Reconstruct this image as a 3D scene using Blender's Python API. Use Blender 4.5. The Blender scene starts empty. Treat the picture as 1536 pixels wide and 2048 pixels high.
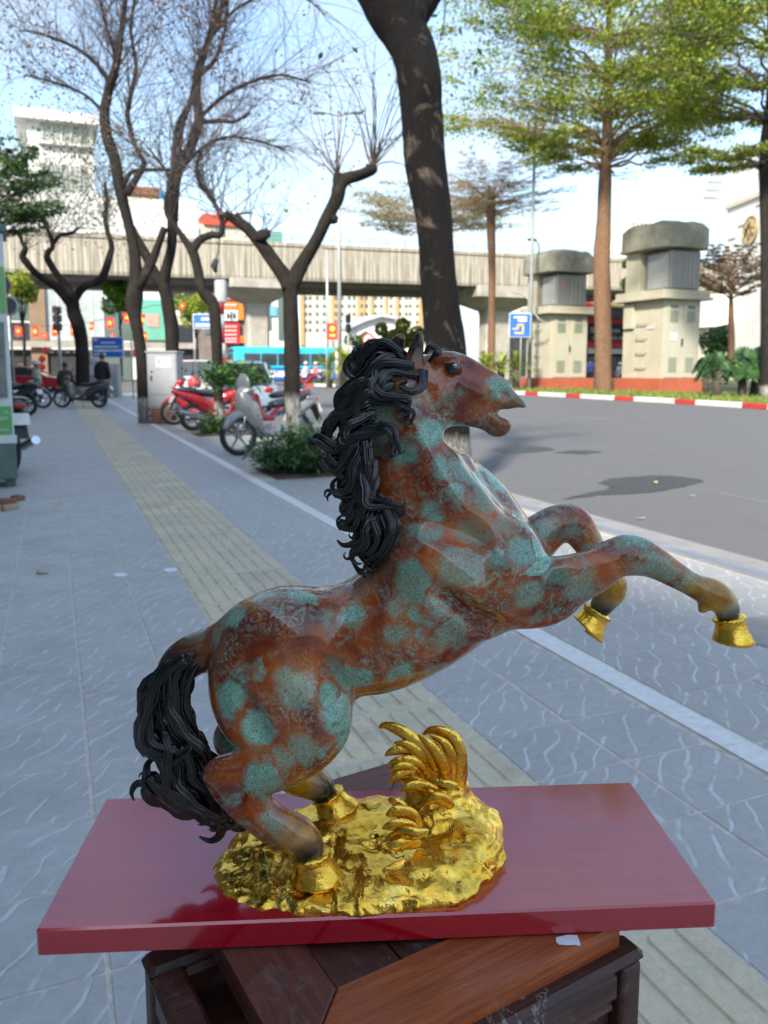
import bpy, bmesh, math, random
import numpy as np
import openvdb
from mathutils import Vector, Matrix, Euler
R = math.radians
SC = bpy.context.scene
COL = SC.collection
# ---------------------------------------------------------------- camera, sky, sun, exposure
FPX, PX, PY, HOR, CH = 1600., 768., 940., 737., 1.25
PITCH = math.atan((PY-HOR)/FPX)
CP, SP = math.cos(PITCH), math.sin(PITCH)
cam = bpy.data.cameras.new('camera'); camo = bpy.data.objects.new('camera', cam); COL.objects.link(camo)
camo.location = (0, 0, CH); camo.rotation_euler = (math.pi/2-PITCH, 0, 0)
cam.sensor_fit = 'VERTICAL'; cam.sensor_height = 36; cam.sensor_width = 27
cam.lens = FPX/2048*36; cam.shift_y = -(1024-PY)/2048
cam.clip_start = .05; cam.clip_end = 3000
cam.dof.use_dof = True; cam.dof.focus_distance = .74; cam.dof.aperture_fstop = 11.0
SC.camera = camo
SUN_EL, SUN_DIR = R(37), Vector((-.35, -.94, 0)).normalized()
w = bpy.data.worlds.new('World'); SC.world = w; w.use_nodes = True
nt = w.node_tree; nt.nodes.clear()
def wn(t, **k):
    n = nt.nodes.new(t)
    for a, b in k.items(): setattr(n, a, b)
    return n
sky = wn('ShaderNodeTexSky', sky_type='NISHITA', sun_disc=False)
sky.sun_elevation = SUN_EL; sky.sun_rotation = math.atan2(SUN_DIR.x, SUN_DIR.y)
sky.air_density = 1.3; sky.dust_density = 1.0; sky.ozone_density = 3.5
tc = wn('ShaderNodeTexCoord'); mp = wn('ShaderNodeMapping'); mp.inputs['Scale'].default_value = (1.6, 1.6, 4.5)
nz = wn('ShaderNodeTexNoise'); nz.inputs['Scale'].default_value = 1.5; nz.inputs['Detail'].default_value = 5; nz.inputs['Roughness'].default_value = .5
cr = wn('ShaderNodeValToRGB'); cr.color_ramp.elements[0].position = .42; cr.color_ramp.elements[1].position = .68
cr.color_ramp.elements[1].color = (.8, .8, .8, 1)
sep = wn('ShaderNodeSeparateXYZ')
hz = wn('ShaderNodeMapRange'); hz.inputs[1].default_value = .0; hz.inputs[2].default_value = .36; hz.inputs[3].default_value = .96; hz.inputs[4].default_value = .0
mx = wn('ShaderNodeMath', operation='MAXIMUM')
mixc = wn('ShaderNodeMix', data_type='RGBA')
mixc.inputs['B'].default_value = (2.75, 3.15, 3.5, 1)
bg = wn('ShaderNodeBackground'); bg.inputs['Strength'].default_value = .10
wo = wn('ShaderNodeOutputWorld')
L = nt.links.new
L(tc.outputs['Generated'], mp.inputs[0]); L(mp.outputs[0], nz.inputs['Vector']); L(nz.outputs['Fac'], cr.inputs[0])
L(tc.outputs['Generated'], sep.inputs[0]); L(sep.outputs['Z'], hz.inputs[0])
L(cr.outputs[0], mx.inputs[0]); L(hz.outputs[0], mx.inputs[1]); L(mx.outputs[0], mixc.inputs['Factor'])
L(sky.outputs[0], mixc.inputs['A']); L(mixc.outputs['Result'], bg.inputs[0]); L(bg.outputs[0], wo.inputs[0])
sun = bpy.data.lights.new('sun', 'SUN'); sun.energy = 2.7; sun.angle = R(5); sun.color = (1, .93, .82)
suno = bpy.data.objects.new('sun', sun); COL.objects.link(suno)
sd = SUN_DIR*math.cos(SUN_EL) + Vector((0, 0, math.sin(SUN_EL)))
suno.rotation_euler = sd.to_track_quat('Z', 'Y').to_euler(); suno.location = (-5, -5, 30)
vs = SC.view_settings; vs.view_transform = 'Standard'; vs.look = 'None'; vs.gamma = 1; vs.use_curve_mapping = False; vs.exposure = 1.8
SC.render.engine = 'CYCLES'; SC.cycles.max_bounces = 6; SC.cycles.transparent_max_bounces = 12

# ---------------------------------------------------------------- pixel -> place helpers (photo is 1536 x 2048)
def ray(u, v):
    x = (u-PX)/FPX; z = -(v-PY)/FPX
    return np.array((x, CP+z*SP, -SP+z*CP))
def gp(u, v, h=0.):
    d = ray(u, v); k = (h-CH)/d[2]; return Vector((d[0]*k, d[1]*k, h))
def at(u, v, Y):
    d = ray(u, v); k = Y/d[1]; return Vector((d[0]*k, Y, CH+d[2]*k))
YAW = math.atan2(102-PX, FPX*CP+(PY-HOR)*SP)
D1 = Vector((math.sin(YAW), math.cos(YAW), 0)); D2 = Vector((math.cos(YAW), -math.sin(YAW), 0))
ST = -YAW                                   # rotation about Z that turns local +Y into the street axis
def st(s, t, z=0.): return D1*s + D2*t + Vector((0, 0, z))
def gst(u, v, h=0.):
    p = gp(u, v, h); return p.dot(D1), p.x*D2.x+p.y*D2.y

# ---------------------------------------------------------------- naming helpers
def link(name, me, parent=None, loc=None, rot=None):
    o = bpy.data.objects.new(name, me); COL.objects.link(o)
    if parent: o.parent = parent
    if loc is not None: o.location = loc
    if rot is not None: o.rotation_euler = rot
    return o
def tag(o, label=None, cat=None, group=None, kind=None):
    if label: o['label'] = label
    if cat: o['category'] = cat
    if group: o['group'] = group
    if kind: o['kind'] = kind
    return o
def thing(name, label, cat, loc=(0, 0, 0), rz=0., group=None):
    o = link(name, None, None, loc, (0, 0, rz)); o.empty_display_size = .2
    return tag(o, label, cat, group)
def copy_tree(o, parent=None):
    c = o.copy(); COL.objects.link(c)
    if parent: c.parent = parent
    for ch in [x for x in KIDS.get(o.name, [])]: copy_tree(ch, c)
    return c
KIDS = {}
def index_kids():
    KIDS.clear()
    for o in COL.objects:
        if o.parent: KIDS.setdefault(o.parent.name, []).append(o)

class MB:
    """collects shapes, builds ONE mesh object"""
    def __init__(s): s.v = []; s.f = []; s.m = []
    def add(s, vs, fs, mi=0, T=None):
        n = len(s.v)
        if T is not None: vs = [T @ Vector(p) for p in vs]
        s.v += [tuple(p) for p in vs]; s.f += [tuple(i+n for i in f) for f in fs]; s.m += [mi]*len(fs); return s
    def box(s, c, d, mi=0, T=None, rz=0, ch=0.):
        x, y, z = d[0]/2, d[1]/2, d[2]/2
        if ch > 0:
            c_ = min(ch, x*.9, y*.9, z*.9); pts = []
            for sz, k in ((-z, 1), (-z+c_, 0), (z-c_, 0), (z, 1)):
                a, b = x-(c_ if k else 0), y-(c_ if k else 0)
                e = c_ if not k else c_*.6
                pts += [(a-e, -b, sz), (a, -b+e, sz), (a, b-e, sz), (a-e, b, sz), (-a+e, b, sz), (-a, b-e, sz), (-a, -b+e, sz), (-a+e, -b, sz)]
            fs = [tuple(range(7, -1, -1)), tuple(range(24, 32))]
            for r in range(3):
                for i in range(8): j = (i+1) % 8; fs.append((r*8+i, r*8+j, r*8+8+j, r*8+8+i))
        else:
            pts = [(i*x, j*y, k*z) for k in (-1, 1) for j in (-1, 1) for i in (-1, 1)]
            fs = [(0, 2, 3, 1), (4, 5, 7, 6), (0, 1, 5, 4), (2, 6, 7, 3), (0, 4, 6, 2), (1, 3, 7, 5)]
        M = Matrix.Translation(Vector(c)) @ Matrix.Rotation(rz, 4, 'Z')
        if T is not None: M = T @ M
        return s.add(pts, fs, mi, M)
    def tube(s, pts, rad, n=8, mi=0, T=None, cap=True, flat=1., up=(0, 0, 1), ridge=0, amp=0., twist=0.):
        pts = [Vector(p) for p in pts]; m = len(pts)
        if not hasattr(rad, '__len__'): rad = [rad]*m
        vs = []; prev = None
        for i, p in enumerate(pts):
            t = (pts[min(i+1, m-1)]-pts[max(i-1, 0)])
            t = t.normalized() if t.length > 1e-9 else Vector((0, 0, 1))
            if prev is None:
                u = Vector(up); u = u - t*u.dot(t)
                if u.length < 1e-3: u = Vector((1, 0, 0)); u = u-t*u.dot(t)
            else: u = prev - t*prev.dot(t)
            u.normalize(); prev = u; w_ = t.cross(u)
            for k in range(n):
                a = 2*math.pi*k/n; rr = rad[i]
                if ridge: rr *= 1+amp*(abs(math.cos((ridge*a+twist*i/m)*.5))*2-1.3)
                vs.append(p + u*(math.cos(a)*rr) + w_*(math.sin(a)*rr*flat))
        fs = []
        for i in range(m-1):
            for k in range(n):
                k2 = (k+1) % n; fs.append((i*n+k, i*n+k2, (i+1)*n+k2, (i+1)*n+k))
        if cap: fs.append(tuple(range(n-1, -1, -1))); fs.append(tuple(range((m-1)*n, m*n)))
        return s.add(vs, fs, mi, T)
    def cyl(s, a, b, r, r2=None, n=12, mi=0, T=None): return s.tube([a, b], [r, r if r2 is None else r2], n, mi, T)
    def lathe(s, prof, n=24, mi=0, T=None, axis='Z', cap=True):
        vs = []
        for r, z in prof:
            for k in range(n):
                a = 2*math.pi*k/n; c_, s_ = r*math.cos(a), r*math.sin(a)
                vs.append((c_, s_, z) if axis == 'Z' else ((c_, z, s_) if axis == 'Y' else (z, c_, s_)))
        m = len(prof); fs = [(i*n+k, i*n+(k+1) % n, (i+1)*n+(k+1) % n, (i+1)*n+k) for i in range(m-1) for k in range(n)]
        if cap: fs += [tuple(range(n-1, -1, -1)), tuple(range((m-1)*n, m*n))]
        return s.add(vs, fs, mi, T)
    def prism(s, poly, d, mi=0, T=None):
        """poly in local XZ, extruded along Y from -d/2 to d/2"""
        n = len(poly)
        vs = [(x, -d/2, z) for x, z in poly]+[(x, d/2, z) for x, z in poly]
        fs = [tuple(range(n-1, -1, -1)), tuple(range(n, 2*n))]+[(i, (i+1) % n, (i+1) % n+n, i+n) for i in range(n)]
        return s.add(vs, fs, mi, T)
    def quad(s, a, b, c, d, mi=0, T=None): return s.add([a, b, c, d], [(0, 1, 2, 3)], mi, T)
    def ball(s, c, r, n=12, m=8, mi=0, T=None, sc=(1, 1, 1)):
        prof = [(max(1e-4, r*math.sin(math.pi*i/m)), -r*math.cos(math.pi*i/m)) for i in range(m+1)]
        M = Matrix.Translation(Vector(c)) @ Matrix.Diagonal((*sc, 1))
        return s.lathe(prof, n, mi, (T @ M) if T is not None else M)
    def mesh(s, name, mats=(), smooth=False):
        me = bpy.data.meshes.new(name); me.from_pydata(s.v, [], s.f)
        if not isinstance(mats, (list, tuple)): mats = [mats]
        for m in mats: me.materials.append(m)
        if len(mats) > 1: me.polygons.foreach_set('material_index', s.m)
        if smooth is True: me.polygons.foreach_set('use_smooth', [True]*len(me.polygons))
        me.update(); 
        if smooth not in (True, False): me.polygons.foreach_set('use_smooth', [True]*len(me.polygons)); me.set_sharp_from_angle(angle=R(smooth))
        return me
    def build(s, name, mats, parent=None, smooth=False, loc=None, rot=None):
        return link(name, s.mesh(name, mats, smooth), parent, loc, rot)
def npmesh(name, v, f, mat, smooth=False):
    v = np.asarray(v, np.float32); f = np.asarray(f, np.int32); k = f.shape[1]
    me = bpy.data.meshes.new(name); me.vertices.add(len(v)); me.vertices.foreach_set('co', v.ravel())
    me.loops.add(f.size); me.loops.foreach_set('vertex_index', f.ravel())
    me.polygons.add(len(f)); me.polygons.foreach_set('loop_start', np.arange(0, f.size, k, dtype=np.int32))
    me.update(calc_edges=True); me.polygons.foreach_set('use_smooth', np.full(len(f), bool(smooth)))
    if mat: me.materials.append(mat)
    me.update(); return me

# ---------------------------------------------------------------- material helpers
class NT:
    def __init__(s, name):
        s.mat = bpy.data.materials.new(name); s.mat.use_nodes = True; s.t = s.mat.node_tree
        s.b = s.t.nodes['Principled BSDF']; s._c = {}
    def n(s, typ, ins=None, **k):
        n = s.t.nodes.new('ShaderNode'+typ)
        for a, b in k.items(): setattr(n, a, b)
        for a, b in (ins or {}).items(): s.set(n, a, b)
        return n
    def set(s, n, a, b):
        sock = n.inputs[a]
        if isinstance(b, bpy.types.NodeSocket): s.t.links.new(b, sock)
        elif isinstance(b, (tuple, list)) and len(b) == 3 and sock.type == 'RGBA': sock.default_value = (*b, 1)
        else: sock.default_value = b
    def p(s, **k):
        for a, b in k.items(): s.set(s.b, a.replace('_', ' '), b)
        return s
    def co(s, what='Object'):
        if 'tc' not in s._c: s._c['tc'] = s.n('TexCoord')
        return s._c['tc'].outputs[what]
    def pos(s): return s.n('NewGeometry').outputs['Position']
    def map(s, v, sc=(1, 1, 1), loc=(0, 0, 0), rot=(0, 0, 0)):
        return s.n('Mapping', {'Vector': v, 'Scale': sc, 'Location': loc, 'Rotation': rot}).outputs[0]
    def noise(s, v, scale, detail=4, rough=.55, dist=0., out='Fac'):
        return s.n('TexNoise', {'Vector': v, 'Scale': scale, 'Detail': detail, 'Roughness': rough, 'Distortion': dist}).outputs[out]
    def ramp(s, f, stops, interp='LINEAR'):
        n = s.n('ValToRGB', {'Fac': f}); n.color_ramp.interpolation = interp
        while len(n.color_ramp.elements) < len(stops): n.color_ramp.elements.new(.5)
        for e, (p, c) in zip(n.color_ramp.elements, stops):
            e.position = p; e.color = (*c, 1) if hasattr(c, '__len__') else (c, c, c, 1)
        return n.outputs[0]
    def mix(s, f, a, b, mode='MIX'):
        n = s.n('Mix', data_type='RGBA', blend_type=mode); s.set(n, 'Factor', f)
        for nm, val in (('A', a), ('B', b)):
            sock = [i for i in n.inputs if i.name == nm and i.type == 'RGBA'][0]
            if isinstance(val, bpy.types.NodeSocket): s.t.links.new(val, sock)
            else: sock.default_value = (*val, 1) if hasattr(val, '__len__') else (val, val, val, 1)
        return [o for o in n.outputs if o.type == 'RGBA'][0]
    def math(s, op, a, b=0., c=0., clamp=False):
        n = s.n('Math', operation=op, use_clamp=clamp)
        for i, x in enumerate((a, b, c)):
            if isinstance(x, bpy.types.NodeSocket): s.t.links.new(x, n.inputs[i])
            else: n.inputs[i].default_value = x
        return n.outputs[0]
    def attr(s, name): return s.n('Attribute', attribute_name=name).outputs['Fac']
    def bump(s, h, strength=.5, dist=.01, nrm=None):
        k = {'Height': h, 'Strength': strength, 'Distance': dist}
        if nrm is not None: k['Normal'] = nrm
        return s.n('Bump', k).outputs[0]
def plain(name, col, rough=.5, metal=0., var=.12, scale=6., coat=0., bump=0., bs=40., spec=.5, dirt=None):
    """a flat-coloured surface with a little mottling, grain and wear"""
    m = NT(name); v = m.co('Object')
    a = m.noise(v, scale, 4, .6); b = m.noise(v, scale*7, 3, .6)
    f = m.math('ADD', m.math('MULTIPLY', a, .7), m.math('MULTIPLY', b, .3))
    dk = tuple(c*(1-var*1.6) for c in col); lt = tuple(min(1, c*(1+var*1.1)+var*.01) for c in col)
    c = m.ramp(f, [(.3, dk), (.7, lt)])
    if dirt: c = m.mix(m.ramp(m.noise(v, scale*.6, 6, .7), [(.52, 0.), (.75, .7)]), c, dirt)
    m.p(Base_Color=c, Metallic=metal, Roughness=m.ramp(b, [(.3, max(0, rough-.06)), (.7, min(1, rough+.08))]), Specular_IOR_Level=spec)
    if coat: m.p(Coat_Weight=coat, Coat_Roughness=.05)
    if bump: m.p(Normal=m.bump(m.noise(v, bs, 4, .6), .6, bump))
    return m.mat
def leafmat(name, c1, c2, c3=None, trans=.35):
    m = NT(name)
    g = m.n('NewGeometry').outputs['Random Per Island']
    c = m.ramp(g, [(0., c1), (.55, c2), (1., c3 or c2)])
    m.p(Base_Color=c, Roughness=.5)
    out = m.t.nodes['Material Output']; tr = m.n('BsdfTranslucent', {'Color': c}); ms = m.n('MixShader', {'Fac': trans})
    m.t.links.new(m.b.outputs[0], ms.inputs[1]); m.t.links.new(tr.outputs[0], ms.inputs[2]); m.t.links.new(ms.outputs[0], out.inputs[0])
    return m.mat
def clear_glass(name, tint=(.55, .6, .6), rough=.03):
    m = NT(name); m.p(Base_Color=tint, Roughness=rough, Metallic=0., Specular_IOR_Level=.8)
    return m.mat
# ---------------------------------------------------------------- sculpting (signed distance grid -> one closed surface)
class Sdf:
    def __init__(s, lo, hi, h):
        s.lo = np.array(lo, float); s.h = h; s.n = np.ceil((np.array(hi)-s.lo)/h).astype(int)+1
        s.phi = np.full(s.n, .05, np.float32)
    def sub(s, lo, hi):
        a = np.clip(((np.array(lo)-s.lo)/s.h).astype(int), 0, s.n-1); b = np.clip(((np.array(hi)-s.lo)/s.h).astype(int)+2, 1, s.n)
        ax = [(s.lo[i]+np.arange(a[i], b[i])*s.h).astype(np.float32) for i in range(3)]
        return (slice(a[0], b[0]), slice(a[1], b[1]), slice(a[2], b[2])), ax[0][:, None, None], ax[1][None, :, None], ax[2][None, None, :]
    @staticmethod
    def smin(a, b, k):
        if k <= 0: return np.minimum(a, b)
        h = np.clip(.5+.5*(b-a)/k, 0, 1); return b*(1-h)+a*h-k*h*(1-h)
    def seg(s, a, b, ra, rb, q=1., k=.01, op='u'):
        a = np.array(a, float); b = np.array(b, float); m = max(ra, rb)+k*1.5+s.h*3; my = m*max(q, .3)+k+s.h*2
        lo = np.minimum(a, b)-[m, my, m]; hi = np.maximum(a, b)+[m, my, m]
        sl, X, Y, Z = s.sub(lo, hi)
        if 0 in s.phi[sl].shape: return
        ya, yb = a[1]/q, b[1]/q; d = np.array((b[0]-a[0], yb-ya, b[2]-a[2])); L2 = max(d@d, 1e-12)
        px, py, pz = X-a[0], Y/q-ya, Z-a[2]
        t = np.clip((px*d[0]+py*d[1]+pz*d[2])/L2, 0, 1)
        dist = (np.sqrt((px-t*d[0])**2+(py-t*d[1])**2+(pz-t*d[2])**2)-(ra+(rb-ra)*t))*min(1, q)
        cur = s.phi[sl]
        s.phi[sl] = s.smin(cur, dist, k) if op == 'u' else -s.smin(-cur, dist, k)
    def chain(s, pts, k=.01, sub=3, op='u'):
        """pts: (x,y,z,r,q); smoothly interpolated"""
        P = np.array(pts, float); n = len(P); out = []
        for i in range(n-1):
            p0, p1, p2, p3 = P[max(i-1, 0)], P[i], P[i+1], P[min(i+2, n-1)]
            for j in range(sub):
                t = j/sub; out.append(.5*((2*p1)+(-p0+p2)*t+(2*p0-5*p1+4*p2-p3)*t*t+(-p0+3*p1-3*p2+p3)*t**3))
        out.append(P[-1])
        for a, b in zip(out[:-1], out[1:]): s.seg(a[:3], b[:3], a[3], b[3], (a[4]+b[4])/2, k, op)
    def polys(s, iso=0.):
        g = openvdb.FloatGrid(.05); g.copyFromArray(np.ascontiguousarray(s.phi)); 
        pts, quads = g.convertToQuads(isovalue=iso)
        return pts*s.h+s.lo, np.asarray(quads)
def relax(V, Q, it, w_):
    """smooths a surface; w_ = 0..1 per vertex says how much"""
    E_ = np.concatenate([Q[:, [i, (i+1) % 4]] for i in range(4)]); a = np.concatenate([E_[:, 0], E_[:, 1]]); b = np.concatenate([E_[:, 1], E_[:, 0]])
    n = np.bincount(a, minlength=len(V))[:, None]
    for k in range(it):
        for s_ in (.62, -.635):
            m = np.stack([np.bincount(a, V[b, i], len(V)) for i in range(3)], 1)/n; V = V+(m-V)*(s_*w_[:, None])
    return V
def vnoise(P, scale, seed=0):
    """smooth value noise on points (n,3)"""
    Q = P*scale+seed*17.3; I = np.floor(Q).astype(np.int64); Fr = Q-I; Fr = Fr*Fr*(3-2*Fr)
    def hsh(i): 
        h = (i[..., 0]*73856093 ^ i[..., 1]*19349663 ^ i[..., 2]*83492791) & 0xffffffff
        h = ((h ^ (h >> 13))*1274126177) & 0xffffffff
        return ((h ^ (h >> 16)) & 0xffff)/65535.
    r = 0
    for a in (0, 1):
        for b in (0, 1):
            for c in (0, 1):
                wgt = (Fr[:, 0] if a else 1-Fr[:, 0])*(Fr[:, 1] if b else 1-Fr[:, 1])*(Fr[:, 2] if c else 1-Fr[:, 2])
                r = r+wgt*hsh(I+np.array((a, b, c)))
    return r
def crpath(P, sub=5):
    P = np.array(P, float); n = len(P); out = []
    for i in range(n-1):
        p0, p1, p2, p3 = P[max(i-1, 0)], P[i], P[i+1], P[min(i+2, n-1)]
        for j in range(sub):
            t = j/sub; out.append(.5*((2*p1)+(-p0+p2)*t+(2*p0-5*p1+4*p2-p3)*t*t+(-p0+3*p1-3*p2+p3)*t**3))
    out.append(P[-1]); return np.array(out)
# ---------------------------------------------------------------- ground, road, pavement
def mat_paver(name, base, lines=True, dust=.5):
    m = NT(name); v = m.co('Object'); P = m.pos(); rnd = m.n('ObjectInfo').outputs['Random']
    vv = m.n('VectorMath', operation='MULTIPLY_ADD'); m.set(vv, 0, m.n('CombineXYZ', {'X': rnd, 'Y': m.math('MULTIPLY', rnd, 7.3)}).outputs[0]); m.set(vv, 1, (37., 11., 0.)); m.set(vv, 2, v)
    vr = vv.outputs[0]
    g = m.noise(P, 34, 6, .7); g2 = m.noise(P, 2.2, 5, .62); g3 = m.noise(P, 260, 3, .7)
    c = m.ramp(g, [(.25, tuple(x*.80 for x in base)), (.75, tuple(x*1.16 for x in base))])
    c = m.mix(m.math('MULTIPLY', rnd, .30), c, tuple(x*.74 for x in base))
    c = m.mix(m.ramp(g3, [(.35, .22), (.6, 0.)]), c, tuple(x*.5 for x in base))
    h = None
    if lines:
        n1 = m.n('TexWave', {'Vector': m.map(vr, (1, 1, 1), rot=(0, 0, .65)), 'Scale': 4.2, 'Distortion': 5.5, 'Detail': 1.4, 'Detail Scale': 1.3, 'Detail Roughness': .5}).outputs['Fac']
        f = m.math('SUBTRACT', 1., n1)
        brk = m.ramp(m.noise(vr, 8, 2, .5), [(.44, 0.), (.54, 1.)])
        ln = m.math('MULTIPLY', m.ramp(f, [(.02, 1.), (.10, 0.)]), brk)
        h = ln
        c = m.mix(m.math('MULTIPLY', ln, m.ramp(g2, [(.3, .30), (.7, .62)])), c, (.66, .69, .70))
    # dry pale dust trodden into the stones, thicker towards the shop side
    sx = m.n('SeparateXYZ', {'Vector': m.map(P, (1, 1, 1), rot=(0, 0, -ST))}).outputs[0]
    side = m.n('MapRange', {'Value': sx, 1: -1.6, 2: .7, 3: 1., 4: .16}).outputs[0]
    d = m.math('MULTIPLY', m.ramp(m.noise(P, 3.1, 7, .68, .4), [(.33, 0.), (.62, 1.)]), m.math('MULTIPLY', side, dust*1.3))
    c = m.mix(d, c, (.60, .60, .58))
    st_ = m.ramp(m.noise(P, 5.5, 5, .7), [(.62, 0.), (.76, .3)]); c = m.mix(st_, c, (.10, .10, .10))
    hgt = m.noise(P, 120, 4, .65)
    nb = m.bump(hgt, .35, .002)
    if h is not None: nb = m.bump(m.math('SUBTRACT', 1., h), .7, .0025, nb)
    m.p(Base_Color=c, Roughness=m.ramp(m.noise(P, 9, 4, .6), [(.3, .42), (.7, .72)]), Normal=nb, Specular_IOR_Level=.45)
    return m.mat
PAV = mat_paver('blue_grey_stone', (.40, .39, .37)); PAV2 = mat_paver('grey_stone', (.38, .37, .345), True, .35)
PAVF = mat_paver('worn_blue_grey_stone', (.39, .38, .36), False, .35)
def mat_yel():
    m = NT('buff_tactile'); P = m.pos(); rnd = m.n('ObjectInfo').outputs['Random']
    g = m.noise(P, 40, 6, .7); c = m.ramp(g, [(.3, (.56, .475, .30)), (.7, (.70, .60, .42))])
    c = m.mix(m.math('MULTIPLY', rnd, .45), c, (.34, .32, .28))
    c = m.mix(m.ramp(m.noise(P, 6, 6, .7), [(.5, 0.), (.72, .5)]), c, (.22, .20, .17))
    c = m.mix(m.ramp(m.noise(P, 420, 2, .7), [(.36, .25), (.5, 0.)]), c, (.12, .11, .09))
    m.p(Base_Color=c, Roughness=.75, Normal=m.bump(m.noise(P, 200, 4, .7), .5, .002)); return m.mat
YEL = mat_yel()
GROUT = plain('sandy_grout', (.56, .50, .42), .9, 0, .25, 20, bump=.002)
def mat_asphalt():
    m = NT('asphalt'); P = m.pos()
    c = m.ramp(m.noise(P, 70, 5, .75), [(.3, (.085, .083, .083)), (.7, (.145, .140, .138))])
    c = m.mix(m.ramp(m.noise(P, .45, 5, .6), [(.35, 0.), (.7, .5)]), c, (.11, .107, .104))
    c = m.mix(m.ramp(m.noise(m.map(P, (1, 1, 1), rot=(0, 0, -ST)), 1.3, 6, .65, .8), [(.56, 0.), (.70, .45)]), c, (.10, .095, .095))
    c = m.mix(m.ramp(m.noise(P, 300, 2, .6), [(.62, 0.), (.72, .35)]), c, (.36, .35, .33))
    m.p(Base_Color=c, Roughness=m.ramp(m.noise(P, .8, 4, .6), [(.3, .55), (.7, .8)]), Normal=m.bump(m.noise(P, 160, 3, .7), .6, .004)); return m.mat
ASPH = mat_asphalt()
CONC = plain('concrete', (.26, .25, .24), .85, 0, .2, 3, bump=.003, dirt=(.16, .155, .145))
WPAINT = plain('worn_white_paint', (.70, .69, .66), .7, 0, .1, 25, dirt=(.5, .5, .48))
RPAINT = plain('red_kerb_paint', (.42, .035, .03), .6, 0, .15, 5)
STM = Matrix.Rotation(ST, 4, 'Z')                         # local x = D2 (t), local y = D1 (s)... see below
def stbox(mb, t0, t1, s0, s1, z0, z1, mi=0, ch=0.):
    mb.box(((t0+t1)/2, (s0+s1)/2, (z0+z1)/2), (t1-t0, s1-s0, z1-z0), mi, ch=ch)
ROT = (0, 0, -math.atan2(-D2.y, D2.x)) if False else (0, 0, math.atan2(D2.y, D2.x))
mb = MB(); mb.quad((-1500, -600, -.10), (1500, -600, -.10), (1500, 2400, -.10), (-1500, 2400, -.10))
tag(mb.build('ground', plain('city_ground', (.20, .195, .18), .9, 0, .3, .05)), kind='structure')
mb = MB(); mb.quad((4.4, -60, -.09), (70, -60, -.09), (70, 230, -.09), (4.4, 230, -.09)); mb.quad((-90, 43, -.09), (4.4, 43, -.09), (4.4, 95, -.09), (-90, 95, -.09))
tag(mb.build('road', ASPH, rot=ROT), kind='structure')
# pavement bed
mb = MB(); stbox(mb, -4.2, 3.86, -8, 43, -.20, -.0022)
pav = tag(mb.build('pavement', GROUT, rot=ROT), kind='structure')
def tile_mesh(name, wx, wy, mat, rounded=.0022):
    m_ = MB(); m_.box((0, 0, -.012), (wx, wy, .024), ch=rounded); return m_.mesh(name, mat, False)
g = random.Random(11)
TS, TG = .32, .0075
def in_view(s, t, pad=.5):
    p = st(s, t); 
    if p.y < .25: return False
    Z = p.y*CP+CH*SP; x = p.x/Z*FPX; y = (p.y*-SP*-1-0)  # forward distance only
    return abs(p.x) < (768/FPX)*(p.y*CP+CH*SP)+pad and p.y > .5
tm = tile_mesh('tile', TS-TG, TS-TG, PAV); n_t = 0
rows = [(-.30+.32*i) for i in range(30)]
S0 = 1.63-.32*3                                           # a joint lies at s = 1.63
cols_l = [.05-.31*5+.31*i for i in range(7)]              # left of the yellow strip
tl = tile_mesh('tile', .31-TG*1.2, TS-TG, PAV)
for r in range(24):
    s0 = S0+.32*r
    for t0 in cols_l+[1.305, 1.645]:
        tc_ = t0+(.155 if t0 < 1 else .165)
        if not in_view(s0+.16, tc_, .4): continue
        o = link('paving_tile', tl, pav, (tc_, s0+.16, g.uniform(-.0012, .0006)), (g.uniform(-.0025, .0025), g.uniform(-.0025, .0025), 0)); n_t += 1
        if t0 > 1: o.scale = (1.08, 1, 1)
print('paving tiles', n_t)
mb = MB()
for r in range(24, 132):
    s0 = S0+.32*r
    for t0 in cols_l+[-1.81, -2.12, -2.43, 1.305, 1.645]:
        w_ = .31 if t0 < 1 else .335; z = g.uniform(-.0015, .0015)
        if in_view(s0, t0, 1.): mb.box((t0+w_/2, s0+.16, -.012+z), (w_-.009, .311, .024))
tag(mb.build('paving_tile', PAVF, pav), kind='stuff')
# shop-side strip the photograph only shows at the lower left
# tactile strip: two courses of ribbed buff tiles
mb = MB(); stbox(mb, .665, 1.300, -2, 42, -.05, -.0035); tact = tag(mb.build('tactile_path', GROUT, rot=ROT), kind='structure')
def tact_mesh():
    m_ = MB(); m_.box((0, 0, -.010), (.311, .314, .018), ch=.002)
    for i in range(4):
        x = -.116+i*.0773; pr = []; a_, b_ = .0300, .140
        for k in range(12):
            a = math.pi*2*k/12; cx = math.cos(a); cy = math.sin(a)
            pr.append((x+cx*a_*(.9), (b_-.028)*(1 if cy > 1e-6 else -1 if cy < -1e-6 else 0)*1.0+cy*.028))
        pr = [(x+math.cos(R(15+30*k))*a_, (1 if math.sin(R(15+30*k)) > 0 else -1)*(b_-.022)+math.sin(R(15+30*k))*.022) for k in range(12)]
        n = 12; vs = [(px, py, -.0012) for px, py in pr]+[(x+(px-x)*.82, py*.97, .0042) for px, py in pr]
        m_.add(vs, [(j, (j+1) % n, (j+1) % n+n, j+n) for j in range(n)]+[tuple(range(n, 2*n))])
    return m_.mesh('tactile_tile', YEL, False)
ty = tact_mesh()
for r in range(-2, 70):
    s0 = S0+.32*r
    for t0 in (.668, .984):
        if in_view(s0+.16, t0+.16, .4): link('tactile_tile', ty, tact, (t0+.158, s0+.16, g.uniform(-.001, .001)), (g.uniform(-.003, .003), 0, 0))
mb = MB()
for r in range(70, 128):
    for t0 in (.668, .984):
        for i in range(4): mb.box((t0+.158-.116+i*.0773, S0+.32*r+.16, -.003), (.064, .29, .012))
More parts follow.
